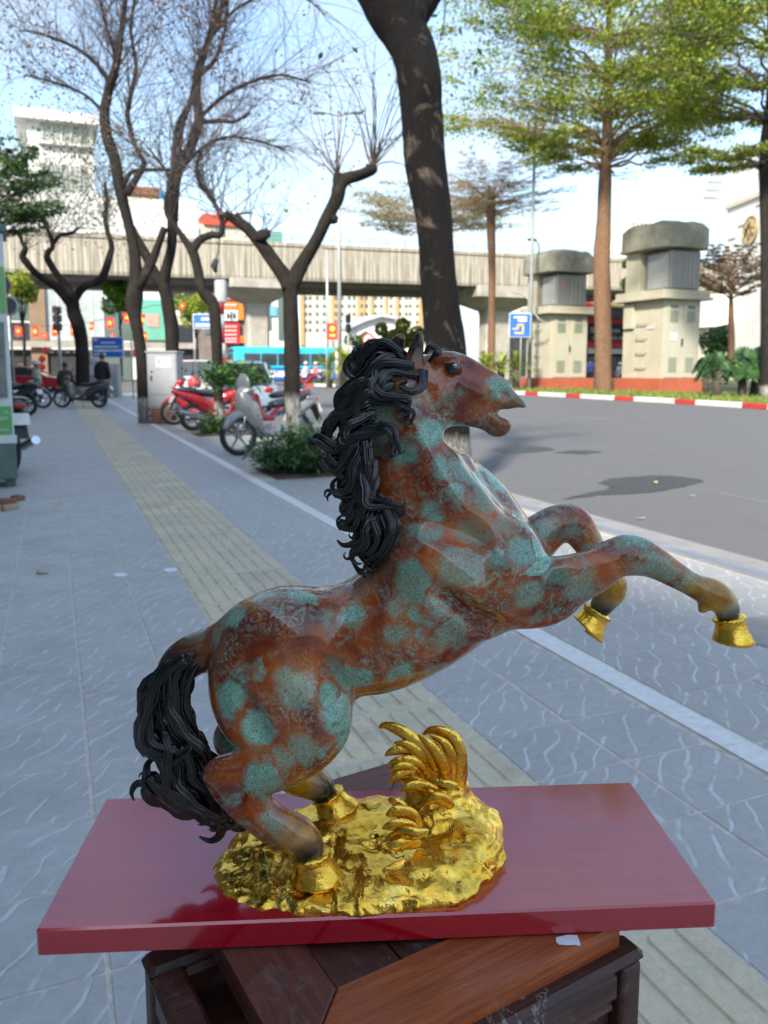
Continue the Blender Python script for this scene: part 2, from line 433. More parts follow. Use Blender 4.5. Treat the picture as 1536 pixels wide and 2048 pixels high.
tag(mb.build('tactile_tile', YEL, tact), kind='stuff')
# painted line
mb = MB()
for i in range(60):
    s0 = .5+i*.7; stbox(mb, 2.00+g.uniform(-.004, .004), 2.115+g.uniform(-.004, .004), s0, s0+.698, -.02, .0045)
tag(mb.build('pavement_line', WPAINT, rot=ROT), kind='structure')
# tree and parking strip between the line and the kerb
mb = MB(); stbox(mb, 2.13, 3.84, -8, 43, -.06, -.0028); strip = tag(mb.build('parking_strip', GROUT, rot=ROT), kind='structure')
t3 = tile_mesh('tile', .42, .42, PAV2); n3 = 0
PLANT = [(8.75, 2.30, 9.95, 3.75), (14.9, 2.45, 15.9, 3.5), (19.6, 2.3, 20.5, 3.2), (24.3, 2.6, 25.3, 3.5)]   # soil squares s0,t0,s1,t1
def insoil(s, t): return any(a-.21 < s < c+.21 and b-.21 < t < d+.21 for a, b, c, d in PLANT)
mbf_ = MB()
for r in range(96):
    s0 = .6+.4275*r
    for k in range(4):
        t0 = 2.13+.4275*k; sc, tcn = s0+.214, t0+.214
        if insoil(sc, tcn) or not in_view(sc, tcn, .5): continue
        if s0 < 13: link('paving_tile', t3, strip, (tcn, sc, g.uniform(-.001, .001)), (g.uniform(-.003, .003), 0, 0)); n3 += 1
        else: mbf_.box((tcn, sc, -.012), (.42, .42, .024))
tag(mbf_.build('paving_tile', PAV2, strip), kind='stuff')
print('strip tiles', n3)
# kerb: bluish sloping stones, pale joint, concrete gutter
kerb = thing_k = None
mb = MB(); stbox(mb, 3.86, 4.60, -8, 43, -.3, -.092); kerb = tag(mb.build('kerb', CONC, rot=ROT), kind='structure')
KST = plain('blue_kerb_stone', (.20, .225, .26), .6, 0, .15, 5, bump=.001, dirt=(.4, .4, .4))
m_ = MB(); m_.prism([(-.11, -.10), (.14, -.10), (.14, -.06), (.08, -.025), (-.11, .0)], .99); kms = m_.mesh('kerb_stone', KST)
m_ = MB(); m_.prism([(-.025, -.1), (.025, -.1), (.025, .001), (-.025, .001)], .99); kms2 = m_.mesh('edging', CONC)
m_ = MB(); m_.prism([(-.17, -.10), (.17, -.10), (.17, -.082), (-.17, -.070)], .99); kms3 = m_.mesh('gutter_slab', CONC)
for i in range(40):
    link('kerb_stone', kms, kerb, (4.035, 1.+i+.5, 0)); link('edging', kms2, kerb, (3.888, 1.+i+.5, 0)); link('gutter_slab', kms3, kerb, (4.36, 1.+i+.5, 0))
# darker, smoother patches and faint lane lines on the road
def rz(u, v, z): return gp(u, v, z)
def blob(name, pts, z, mat, jag=.03, n=6, seed=1):
    g_ = random.Random(seed); P = crpath([(p.x, p.y, z) for p in pts+[pts[0]]], n)[:-1]
    vs = [(x+g_.uniform(-jag, jag), y+g_.uniform(-jag, jag), z) for x, y, _ in P]; m_ = MB(); m_.add(vs, [tuple(range(len(vs)))])
    me = m_.mesh(name, mat); b = bmesh.new(); b.from_mesh(me); bmesh.ops.triangulate(b, faces=b.faces[:]); bmesh.ops.recalc_face_normals(b, faces=b.faces[:]); b.to_mesh(me); b.free()
    return link(name, me)
DARK_ASPH = plain('dark_asphalt', (.035, .035, .037), .42, 0, .25, 8)
tag(blob('dark_patch', [gp(u, v, -.085) for u, v in [(1130, 998), (1200, 990), (1290, 985), (1370, 972), (1405, 960), (1330, 951), (1240, 955), (1200, 965), (1225, 975), (1180, 985)]], -.085, DARK_ASPH, .04, 8), kind='structure')
tag(blob('dark_patch', [gp(u, v, -.085) for u, v in [(985, 900), (1040, 905), (1105, 900), (1080, 893), (1010, 893)]], -.085, DARK_ASPH, .05, 5, 3), kind='structure')
tag(blob('dark_patch', [gp(u, v, -.085) for u, v in [(1110, 905), (1170, 908), (1200, 903), (1150, 900)]], -.085, DARK_ASPH, .05, 5, 4), kind='structure')
FAINT = plain('worn_lane_paint', (.20, .195, .185), .7, 0, .15, 10)
def rline(name, a, b, w_, z=-.086):
    A, B = gp(*a, z), gp(*b, z); d = (B-A).normalized(); n_ = Vector((-d.y, d.x, 0))*w_/2; m_ = MB()
    m_.quad(A-n_, B-n_, B+n_, A+n_); return tag(m_.build(name, FAINT), kind='structure')
rline('lane_marking', (1145, 836), (1245, 838), .22); rline('lane_marking', (1385, 927), (1536, 947), .05); rline('lane_marking', (1040, 874), (1130, 880), .1)
rline('lane_marking', (1440, 986), (1536, 1006), .05)
# planting soil squares
SOIL = plain('dry_soil', (.10, .075, .055), .95, 0, .4, 12, bump=.01)
for s0, t0, s1, t1 in PLANT:
    m_ = MB(); N_ = 10; g_ = random.Random(int(s0))
    vs = [((t0+(t1-t0)*i/N_), s0+(s1-s0)*j/N_, .006+(.03*g_.random() if 0 < i < N_ and 0 < j < N_ else -.004)) for j in range(N_+1) for i in range(N_+1)]
    m_.add(vs, [(j*(N_+1)+i, j*(N_+1)+i+1, (j+1)*(N_+1)+i+1, (j+1)*(N_+1)+i) for j in range(N_) for i in range(N_)])
    tag(m_.build('planting_bed', SOIL, rot=ROT, smooth=True), kind='structure')
# the grassed traffic island with its red and white kerb
IEDGE = [(330, 771), (480, 770), (610, 771), (760, 775), (960, 784), (1060, 789), (1200, 797), (1330, 804), (1536, 817), (1700, 828), (2100, 860)]
IE = [gp(u, v, -.05) for u, v in IEDGE]; IE = [p for p in IE]
path = crpath([(p.x, p.y, 0) for p in IE[2:]], 24)
cum = [0]
for a, b in zip(path[:-1], path[1:]): cum.append(cum[-1]+float(np.linalg.norm(b-a)))
def along(d):
    i = max(0, min(len(cum)-2, next((k for k in range(len(cum)-1) if cum[k+1] >= d), len(cum)-2)))
    f = (d-cum[i])/(cum[i+1]-cum[i]); p = path[i]+(path[i+1]-path[i])*f; q = path[i+1]-path[i]; q = q/np.linalg.norm(q)
    return Vector(p), Vector(q)
back = [Vector((60, 90, 0)), Vector((0, 110, 0)), Vector((-8, 95, 0))]
poly = [Vector(p) for p in path[::6]]+back
m_ = MB(); n = len(poly); m_.add([(p.x, p.y, .02) for p in poly]+[(p.x, p.y, -.09) for p in poly], [tuple(range(n-1, -1, -1))]+[(i, (i+1) % n, (i+1) % n+n, i+n) for i in range(n)])
isl = tag(m_.build('traffic_island', plain('lawn_soil', (.075, .095, .03), .95, 0, .35, 1.2)), kind='structure')
WK = plain('white_kerb_paint', (.62, .60, .55), .6, 0, .12, 3, dirt=(.3, .29, .27))
d = 0; i = 0
while d < cum[-1]-1.3:
    p, q = along(d+.6); m_ = MB(); m_.box((0, 0, 0), (1.19, .16, .20), ch=.02)
    link('kerb_block', m_.mesh('kerb_block', [RPAINT, WK, WK][i % 3]), isl, (p.x, p.y, .0), (0, 0, math.atan2(q.y, q.x))); d += 1.2; i += 1
# grass blades on the island near its kerb
gr = np.random.RandomState(4); GP = []
for k in range(15000):
    dd = gr.rand()**1.0*cum[-1]; p, q = along(dd); nn = Vector((-q.y, q.x, 0)); off = .12+gr.rand()**1.6*7
    GP.append((p.x+nn.x*off, p.y+nn.y*off))
GP = np.array(GP); h = .10+.16*gr.rand(len(GP)); a = gr.rand(len(GP))*6.28; wd = .035
V = np.zeros((len(GP), 3, 3)); V[:, 0] = np.c_[GP[:, 0]-np.cos(a)*wd, GP[:, 1]-np.sin(a)*wd, np.full(len(GP), .015)]
V[:, 1] = np.c_[GP[:, 0]+np.cos(a)*wd, GP[:, 1]+np.sin(a)*wd, np.full(len(GP), .015)]
V[:, 2] = np.c_[GP[:, 0]+gr.randn(len(GP))*.06, GP[:, 1]+gr.randn(len(GP))*.06, h]
LG = leafmat('grass_blades', (.10, .16, .025), (.19, .26, .04), (.30, .32, .07))
tag(link('grass', npmesh('grass', V.reshape(-1, 3), np.arange(len(GP)*3).reshape(-1, 3), LG)), 'short yellow green grass on the traffic island behind the red and white kerb', 'grass', kind='stuff')
# litter: leaves, a pebble, pale spots
def flat_leaf(u, v, z, size, mat, label, seed, rz_=0.):
    p = gp(u, v, z); g_ = random.Random(seed); m_ = MB(); pr = []
    for k in range(14):
        a = k/14*2*math.pi; r_ = size*(.55+.45*abs(math.cos(a)))*g_.uniform(.85, 1.1); pr.append((math.cos(a)*r_, math.sin(a)*r_*.55, size*.16*math.cos(a)**2+.002))
    n = len(pr); m_.add([(0, 0, .004)]+pr, [(0, 1+k, 1+(k+1) % n) for k in range(n)])
    return tag(m_.build('fallen_leaf', mat, None, False, (p.x, p.y, z+.002), (0, 0, rz_)), label, 'leaf')
LFG = leafmat('pale_green_leaf', (.40, .45, .16), (.5, .55, .2), trans=.1); LFB = leafmat('dry_leaf', (.3, .2, .1), (.45, .38, .25), trans=.1)
flat_leaf(118, 1008, 0, .05, LFG, 'pale green fallen leaf on the blue pavement below the parked motorbike wheel', 1, .3)
flat_leaf(1310, 966, -.085, .07, LFG, 'pale green fallen leaf on the dark patch of the road', 2, 1.)
flat_leaf(1383, 992, -.085, .05, LFB, 'small dry leaf on the road just below the dark patch', 3, .4)
flat_leaf(1281, 1037, -.08, .05, LFB, 'dry curled leaf in the gutter beside the kerb', 4, .2)
flat_leaf(1530, 1232, 0, .02, LFG, 'tiny green leaf on the tiles at the right edge beyond the raised front hoof', 5, .2)
mh = gp(1560, 1268, 0); m_ = MB(); m_.lathe([(.0, .0045), (.18, .0045), (.19, .002), (.195, .002), (.20, .006), (.235, .006), (.24, 0)], 36, cap=False); tag(m_.build('manhole_cover', CONC, None, 30, (mh.x, mh.y, .0015)), 'round concrete manhole cover cut by the right edge beyond the raised hoof', 'manhole cover')
p = gp(85, 1147, 0); m_ = MB(); m_.ball((0, 0, .012), .034, 12, 8, sc=(1.15, .8, .42)); tag(m_.build('pebble', plain('buff_stone', (.42, .38, .30), .8, bump=.004), None, True, (p.x, p.y, 0)), 'flat buff pebble lying on the dusty left part of the pavement', 'pebble')
for u, v, lb in ((242, 1150, 'white paint blob on the joint between two grey pavement tiles'), (342, 1140, 'white paint blob beside the edge of the yellow tactile path')):
    tag(blob('paint_spot', [gp(u+a, v+b, .002) for a, b in ((-16, 0), (-8, -4), (6, -4), (14, -1), (8, 3), (-6, 4))], .0025, plain('spilled_white_paint', (.72, .74, .76), .6), .002, 4), lb, 'paint spot')
TYRE = plain('tyre_rubber', (.018, .018, .019), .75, 0, .15, 20); RIM = plain('grey_alloy', (.35, .35, .36), .35, .8); CHR = plain('chrome', (.7, .7, .7), .18, 1.)
BLK = plain('black_plastic', (.018, .018, .02), .45, 0, .2, 15, bump=.0005); SEATM = plain('black_vinyl', (.022, .025, .035), .42, 0, .2, 12); GLASS = clear_glass('dark_glass', (.03, .04, .045)); LENS = clear_glass('lamp_lens', (.5, .52, .55)); REDL = plain('red_lens', (.35, .01, .01), .2, coat=.5); AMB = plain('amber_lens', (.5, .18, .02), .25)
# ---------------------------------------------------------------- overpass, buildings, street furniture
def osr(u, v, S):
    d = ray(u, v); k = S/(d[0]*D1.x+d[1]*D1.y); return k*(d[0]*D2.x+d[1]*D2.y), CH+k*d[2]
def root_st(name, label, cat, S, u, rzx=0.):
    t, z = osr(u, 737, S); p = st(S, t); r_ = thing(name, label, cat, (p.x, p.y, 0), ROT[2]+rzx); r_['_t'] = t; r_['_s'] = S; return r_
class Face:
    """builds parts of a facade on the plane s = S (facing the viewer), given pixel rectangles"""
    def __init__(s, name, label, cat, S, u): s.r = root_st(name, label, cat, S, u); s.t = s.r['_t']; s.S = S; del s.r['_t']; del s.r['_s']
    def rect(s, name, u0, u1, v0, v1, mat, out=0., deep=.3, ch=0., ground=False, label=None):
        vm = (v0+v1)/2; t0, _ = osr(u0, vm, s.S); t1, _ = osr(u1, vm, s.S); um = (u0+u1)/2; _, z1 = osr(um, v0, s.S); _, z0 = osr(um, v1, s.S)
        if ground: z0 = -.1
        m_ = MB(); m_.box((0, 0, 0), (abs(t1-t0), deep, abs(z1-z0)), ch=ch); o = m_.build(name, mat, s.r, False, ((t0+t1)/2-s.t, deep/2-out, (z0+z1)/2))
        if label: o['label'] = label
        return o
def textpart(txt, size, mat, parent, loc, rot=(math.pi/2, 0, 0), name='lettering', align='CENTER', ext=.004):
    cu = bpy.data.curves.new('t', 'FONT'); cu.body = txt; cu.size = size; cu.align_x = align; cu.align_y = 'CENTER'; cu.extrude = ext; cu.resolution_u = 2
    o = bpy.data.objects.new('t', cu); COL.objects.link(o); dg = bpy.context.evaluated_depsgraph_get(); me = bpy.data.meshes.new_from_object(o.evaluated_get(dg)); bpy.data.objects.remove(o)
    me.materials.clear(); me.materials.append(mat); me.name = name; return link(name, me, parent, loc, rot)
def mat_stain():
    m = NT('streaked_concrete'); v = m.co('Object')
    st1 = m.noise(m.map(v, (2.6, 1, .08)), 1.0, 5, .78); st2 = m.noise(m.map(v, (11, 1, .16)), 1.0, 4, .7); 
    c = m.ramp(st1, [(.30, (.09, .075, .055)), (.46, (.36, .32, .25)), (.66, (.56, .51, .41))]); c = m.mix(m.ramp(st2, [(.46, 0.), (.60, .85)]), c, (.10, .085, .065))
    c = m.mix(m.ramp(m.noise(v, 1.4, 5, .7), [(.45, 0.), (.7, .35)]), c, (.22, .19, .15))
    m.p(Base_Color=c, Roughness=.9, Normal=m.bump(m.noise(v, 9, 4, .6), .4, .02)); return m.mat
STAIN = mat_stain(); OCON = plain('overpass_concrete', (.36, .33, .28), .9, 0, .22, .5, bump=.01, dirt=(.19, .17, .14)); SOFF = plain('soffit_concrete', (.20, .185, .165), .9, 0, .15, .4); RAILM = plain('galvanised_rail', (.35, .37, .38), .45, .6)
ov = thing('overpass', 'concrete road overpass with streaked parapet and flared piers crossing the background', 'overpass', tuple(st(76.5, 20)), ROT[2])
SL = .0127
def ovx(mb, t0, t1, s0, s1, za, zb, mi=0):
    """sheared box that follows the deck's slope"""
    vs = [(t, s, z+SL*(t+20)) for z in (za, zb) for s in (s0, s1) for t in (t0, t1)]; mb.add(vs, [(0, 2, 3, 1), (4, 5, 7, 6), (0, 1, 5, 4), (2, 6, 7, 3), (0, 4, 6, 2), (1, 3, 7, 5)], mi)
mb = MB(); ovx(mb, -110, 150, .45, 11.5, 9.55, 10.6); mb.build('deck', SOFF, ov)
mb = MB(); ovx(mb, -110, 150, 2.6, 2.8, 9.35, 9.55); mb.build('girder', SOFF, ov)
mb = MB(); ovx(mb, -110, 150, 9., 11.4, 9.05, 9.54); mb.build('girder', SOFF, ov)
tt = -110.
while tt < 150:
    m_ = MB(); vs = [(t, s, z+SL*(t+tt+20)) for z, s0 in ((9.42, .0), (9.72, -.10), (12.55, .0), (12.62, -.12), (12.95, -.12)) for s in (s0, .40) for t in (.02, 5.98)]
    fs = []
    for i in range(4): a = i*4; fs += [(a, a+1, a+5, a+4), (a+2, a+6, a+7, a+3), (a, a+4, a+6, a+2), (a+1, a+3, a+7, a+5)]
    fs += [(0, 2, 3, 1), (16, 17, 19, 18)]; m_.add(vs, fs); m_.build('parapet_panel', STAIN, ov, loc=(tt, 0, 0)); tt += 6
tt = -110.
while tt < 150:
    m_ = MB(); ovx(m_, tt, tt+6, 11.0, 11.4, 9.6, 12.7); m_.build('parapet_panel', OCON, ov); tt += 6
for zz in (13.35, 13.7): mb = MB(); ovx(mb, -110, 150, .10, .17, zz, zz+.06); mb.build('handrail', RAILM, ov)
tt = -110.
pm = MB(); pm.box((0, 0, .40), (.07, .07, .82)); pmm = pm.mesh('rail_post', RAILM)
while tt < 150: link('rail_post', pmm, ov, (tt, .135, 12.95+SL*(tt+20))); tt += 2.
def pier(t, w0, w1, s=3.35, dz=0.):
    m_ = MB(); zt = 9.5+SL*(t-20+20); 
    ring = [(w0/2, 1.0, -.1), (w0/2, 1.0, 7.3), (w0/2*1.06, 1.05, 7.3), (w0/2*1.06, 1.05, 7.6), (w1/2, 3.6, 8.9), (w1/2, 3.6, zt)]
    vs = []
    for a, b, z in ring:
        c = .25; vs += [(a-c, -b, z), (a, -b+c, z), (a, b-c, z), (a-c, b, z), (-a+c, b, z), (-a, b-c, z), (-a, -b+c, z), (-a+c, -b, z)]
    m_.add(vs, [(r*8+i, r*8+(i+1) % 8, r*8+8+(i+1) % 8, r*8+8+i) for r in range(5) for i in range(8)]+[tuple(range(40, 48))]); m_.build('pier', OCON, ov, loc=(t-20, s, 0))
pier(19.2, 2.2, 6.6); pier(46.5, 3.2, 8.4); pier(-12, 2.2, 6.6); pier(76, 3., 8)
mb = MB(); mb.tube([(50-20, .14, 13.8), (50-20, .14, 14.7), (50-20.5, .14, 15.1)], .08, 6); mb.box((49.1-20, .14, 15.15), (1.1, .3, .25), ch=.05); mb.build('rail_lamp', BLK, ov)
# left shops beyond the overpass ------------------------------------------------------
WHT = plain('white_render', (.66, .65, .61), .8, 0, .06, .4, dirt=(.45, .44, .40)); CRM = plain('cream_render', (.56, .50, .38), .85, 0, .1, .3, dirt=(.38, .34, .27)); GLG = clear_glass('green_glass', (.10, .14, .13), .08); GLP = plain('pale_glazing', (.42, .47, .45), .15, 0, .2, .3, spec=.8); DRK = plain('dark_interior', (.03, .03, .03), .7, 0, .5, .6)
GRN = plain('mint_panel', (.13, .40, .30), .6, 0, .1, .5); BRN = plain('brown_stone', (.25, .17, .10), .8, 0, .2, .6); REDP = plain('red_signboard', (.55, .03, .03), .5, 0, .1, .5); ORG = plain('orange_signboard', (.75, .22, .03), .5); WSG = plain('white_signboard', (.68, .68, .68), .5); DSG = plain('black_signboard', (.03, .035, .045), .4); PNK = plain('pink_sign', (.65, .08, .16), .5); BLS = plain('blue_signboard', (.02, .13, .50), .45, 0, .05, 2)
A_ = Face('shop_building', 'large pale shop building with arched glass front behind the red flags at left', 'building', 104., 150)
A_.rect('wall', -260, 400, 380, 770, WHT, 0, 9, ground=True)
for (u0, u1, v0, v1, m_, nm, o_) in [(92, 205, 575, 682, GLP, 'window', .1), (20, 60, 545, 640, GLG, 'window', .1), (60, 92, 545, 760, BRN, 'column', .5), (205, 270, 600, 680, GLG, 'window', .1), (270, 333, 600, 680, GRN, 'signboard', .35), (-40, 400, 684, 696, OCON, 'ledge', 1.2), (20, 62, 700, 765, DRK, 'shopfront', .15), (92, 180, 700, 765, DRK, 'shopfront', .15), (186, 262, 700, 765, GLG, 'shopfront', .15), (268, 330, 715, 765, WHT, 'shopfront', .3), (20, 58, 645, 680, DRK, 'window', .12), (90, 335, 558, 566, CRM, 'ledge', .5), (-200, 10, 560, 680, GLG, 'window', .1), (-200, 10, 700, 765, DRK, 'shopfront', .15), (340, 400, 580, 620, DRK, 'window', .1), (340, 385, 655, 720, DSG, 'shopfront', .4), (338, 400, 632, 650, CRM, 'signboard', .5), (340, 398, 720, 740, REDP, 'signboard', .45)]:
    A_.rect(nm, u0, u1, v0, v1, m_, o_, .3, ground=(v1 == 765))
for k in range(6): A_.rect('mullion', 92+k*22.6, 94+k*22.6, 575, 682, WHT, .16, .1)
A_.rect('emblem', 293, 318, 628, 655, plain('faded_emblem', (.45, .30, .24), .7), .42, .08, ch=.03)
for k in range(5): A_.rect('lettering', 98+k*16, 108+k*16, 703, 706, WSG, .2, .06)
LAN = plain('red_lantern', (.60, .03, .025), .5); FLG = plain('red_flag_cloth', (.62, .035, .03), .7, 0, .08, 3); YEL2 = plain('yellow_star', (.8, .55, .05), .6)
def flag(u, v, w_, h_, Y, i, tilt):
    q = at(u, v, Y); m1 = Y/FPX; g_ = random.Random(i); r_ = thing('flag', None, 'flag', tuple(q), R(g_.uniform(-12, 12)), 'red bunting flags strung across the street below the overpass'); m_ = MB(); W_, H_ = w_*m1, h_*m1; n = 6
    vs = [((a/n-.5)*W_, .06*W_*math.sin(a*1.7+b+i), -(b/n-.5)*H_-.04*W_*math.sin(a*1.1)) for b in range(n+1) for a in range(n+1)]; th = [(x, y+.02, z) for x, y, z in vs]; N_ = len(vs)
    fs = [(b*(n+1)+a, (b+1)*(n+1)+a, (b+1)*(n+1)+a+1, b*(n+1)+a+1) for b in range(n) for a in range(n)]; m_.add(vs+th, fs+[(x+N_, w2+N_, z+N_, y+N_) for x, y, z, w2 in fs]); o = m_.build('cloth', FLG, r_, True); o.rotation_euler = (0, tilt, 0)
    m_ = MB(); pr = [((.26 if k % 2 == 0 else .105)*H_*math.sin(k*math.pi/5), (.26 if k % 2 == 0 else .105)*H_*math.cos(k*math.pi/5)) for k in range(10)]; m_.prism(pr[::-1], .02); m_.build('star', YEL2, r_, False, (0, -.06*W_-.03, 0)); return r_
for i, (u, v, w_, h_, tl, where) in enumerate([(37, 662, 13, 20, 0, 'nearest the left kiosk'), (71, 663, 14, 22, 0, 'in front of the brown column'), (111, 662, 14, 20, .05, 'just left of the traffic light stack'), (147, 660, 14, 22, 0, 'touching the left young tree trunk'), (183, 652, 9, 16, .15, 'small and hanging edge-on above the blue sign left corner'), (220, 646, 15, 22, -.1, 'above the middle of the large blue sign'), (254, 635, 13, 20, -.15, 'highest, beside the twisting bare tree'), (169, 678, 14, 14, .3, 'drooping at the upper left corner of the large blue sign'), (225, 672, 12, 8, -.3, 'lying against the top edge of the large blue sign'), (90, 671, 12, 10, .2, 'small, between the brown column and traffic light'), (285, 640, 8, 24, .2, 'half hidden right behind the twisting tree'), (290, 672, 8, 18, 0, 'lower one half hidden behind the twisting tree'), (365, 612, 9, 14, .5, 'orange-red, caught against the tall forked tree')]):
    f_ = flag(u, v, w_, h_, 60., i, tl); f_['label'] = 'red flag '+where; del f_['group']
m_ = MB(); m_.tube([at(u, v, 60.) for u, v in [(-30, 655), (37, 652), (71, 652), (111, 652), (147, 649), (183, 644), (220, 635), (254, 625), (300, 612), (365, 604)]], .02, 5); tag(m_.build('bunting_line', BLK), 'thin cord carrying the red flags across the left of the scene', 'cord')
for u, v in ((91, 702), (84, 718), (84, 734), (270, 705)):
    q = at(u, v, 80.); m_ = MB(); m_.ball((0, 0, 0), .34, 14, 10, sc=(1, 1, .9)); m_.cyl((0, 0, .28), (0, 0, .38), .12); m_.cyl((0, 0, -.38), (0, 0, -.28), .12)
    tag(m_.build('lantern', LAN, None, True, tuple(q)), {91: 'round red lantern hanging left of the dark shopfront', 84: 'red paper lantern stacked below the round one' if v == 718 else 'lowest red paper lantern above the red taxi', 270: 'red lantern right of the large blue sign'}[u], 'lantern')
# white office block above the overpass, far left
B_ = Face('office_building', 'white office block with wide recessed windows rising above the overpass at far left', 'building', 150., 125)
B_.rect('wall', 62, 192, 235, 600, WHT, 0, 20, ground=True); B_.rect('roof_canopy', 28, 196, 226, 246, WHT, 1.6, 20)
for v0, v1 in ((250, 288), (330, 388), (402, 452)):
    B_.rect('window', 80 if v0 < 400 else 112, 178, v0, v1, plain('office_glazing', (.30, .31, .27), .2, 0, .15, .2, spec=.8), .05, .3)
    for k in range(5): B_.rect('mullion', 84+k*19 if v0 < 400 else 114+k*15, (84+k*19 if v0 < 400 else 114+k*15)+1.5, v0, v1, WHT, .3, .3)
    B_.rect('sill', 76, 182, v1, v1+5, WHT, 1.0, 1.)
B_.rect('wing', -60, 58, 288, 600, plain('grey_render', (.40, .42, .43), .8, 0, .1, .3), -3, 15, ground=True)
for k in range(3): B_.rect('window', 8+k*14, 18+k*14, 300, 340, GLG, -2.9, .3)
RT = plain('red_roof', (.50, .07, .035), .7, 0, .12, .6); YC = plain('yellow_render', (.55, .45, .22), .85, 0, .12, .4); BLP = plain('blue_panel', (.03, .22, .42), .5)
C_ = Face('house', 'block with red and orange roofs and a blue panel just above the overpass', 'building', 125., 262)
for nm, u0, u1, v0, v1, m_, o_ in [('wall', 194, 338, 432, 600, CRM, 0), ('roof', 196, 246, 402, 432, RT, .6), ('wall', 256, 322, 388, 432, YC, .3), ('roof', 256, 322, 376, 392, plain('brown_roof', (.2, .08, .05), .8), .8), ('wall', 262, 308, 408, 436, RT, .5), ('panel', 318, 330, 384, 436, BLP, .9), ('panel', 236, 250, 392, 408, BLP, .9), ('railing', 194, 250, 428, 433, WSG, 1.), ('sign_band', 270, 334, 438, 452, YC, .9), ('window', 214, 236, 440, 456, GLG, .1), ('window', 245, 262, 438, 456, GLG, .1)]: C_.rect(nm, u0, u1, v0, v1, m_, o_, 6, ground=(v1 == 600))
D_ = Face('house', 'low cream building with bright red roof boards seen above the overpass centre left', 'building', 122., 450)
for nm, u0, u1, v0, v1, m_, o_ in [('wall', 380, 500, 450, 600, CRM, 0), ('roof', 406, 484, 431, 452, RT, .5), ('window', 375, 400, 456, 472, GLG, .1), ('window', 430, 450, 456, 472, GLG, .1), ('parapet', 440, 482, 425, 431, WSG, .8), ('wall', 520, 565, 462, 520, plain('green_render', (.10, .28, .22), .8), 0)]: D_.rect(nm, u0, u1, v0, v1, m_, o_, 6, ground=(v1 == 600))
# signs cluster left of the pier, seen under the deck
E_ = Face('shop_building', 'narrow shop block covered in red, white and orange signboards left of the first pier', 'building', 100., 480)
E_.rect('wall', 405, 520, 560, 770, plain('grey_brown_wall', (.20, .17, .15), .9, 0, .3, .5), 0, 10, ground=True)
for nm, u0, u1, v0, v1, m_, o_ in [('signboard', 445, 472, 585, 602, REDP, .5), ('signboard', 446, 472, 604, 618, ORG, .5), ('signboard', 447, 474, 620, 642, WSG, .5), ('signboard', 474, 485, 606, 640, ORG, .6), ('signboard', 449, 478, 646, 688, REDP, .5), ('signboard', 479, 486, 672, 686, ORG, .6), ('window', 410, 440, 590, 615, GLG, .1), ('window', 410, 440, 640, 670, GLG, .1), ('shopfront', 455, 515, 695, 765, DRK, .1)]: E_.rect(nm, u0, u1, v0, v1, m_, o_, .3, ground=(v1 == 765))
for v in (590, 596, 609, 652, 660, 668, 676, 682):
    for k in range(4): E_.rect('lettering', 448+k*6.2, 452.5+k*6.2, v, v+3, WSG, .58, .06)
for u0, v0, u1, v1 in ((452, 626, 455, 638), (452, 631, 462, 633.5), (459, 624, 462, 640), (465, 626, 468, 638), (464, 631, 470, 633)): E_.rect('lettering', u0, u1, v0, v1, DSG, .58, .06)
F_ = Face('tower_block', 'pale narrow buildings with blue glass between the pier and the pollarded tree', 'building', 160., 555)
for nm, u0, u1, v0, v1, m_, o_ in [('wall', 526, 600, 500, 700, WHT, 0), ('window', 535, 542, 590, 660, GLG, .2), ('window', 556, 566, 580, 680, GLG, .2), ('panel', 540, 552, 612, 632, plain('sky_blue_panel', (.15, .40, .6), .5), .4), ('window', 575, 580, 590, 660, GLG, .2), ('window', 587, 592, 590, 660, GLG, .2)]: F_.rect(nm, u0, u1, v0, v1, m_, o_, 8, ground=(v1 == 700))
# apartments
G_ = Face('apartment_building', 'long cream apartment block with orange bays and rows of small windows', 'building', 210., 720)
G_.rect('wall', 596, 850, 540, 700, plain('cream_apartment_wall', (.62, .56, .42), .85, 0, .06, .2), 0, 15, ground=True)
ORB = plain('orange_bay', (.55, .30, .13), .85, 0, .1, .3)
for u0, u1 in ((600, 606), (662, 678), (714, 728), (740, 744), (770, 772), (791, 795), (838, 843)): G_.rect('bay', u0, u1, 545, 690, ORB, .8, 2)
tw, _ = osr(700, 640, 210.); wm = MB(); wm.box((0, 0, 0), (.85, .2, .95)); wmm = wm.mesh('window', GLG)
for u in (611, 620, 634, 648, 669, 684, 698, 708, 721, 733, 751, 762, 782, 800, 812, 820, 834):
    for v in (580, 596, 612, 628, 644, 660):
        t_, z_ = osr(u, v, 210.); inb = u in (669, 721); link('window', wmm, G_.r, (t_-G_.t, -.06-(.8 if inb else 0), z_))
H_ = Face('warehouse', 'low white building with a pitched roof right of the tall lamp post', 'building', 130., 735)
vs = []
m_ = MB()
def face_poly(F, name, pts, mat, out=.2, deep=3.):
    P_ = [osr(u, v, F.S) for u, v in pts]; m_ = MB(); m_.prism([(t-F.t, z) for t, z in P_][::-1], deep); return m_.build(name, mat, F.r, False, (0, deep/2-out, 0))
face_poly(H_, 'roof', [(692, 652), (725, 636), (760, 628), (792, 634), (792, 640), (760, 634), (728, 643), (692, 659)], plain('pale_roof', (.45, .46, .47), .7), 1., 10); face_poly(H_, 'wall', [(694, 659), (728, 643), (760, 634), (790, 640), (790, 700), (694, 700)], WHT, 0, 8)
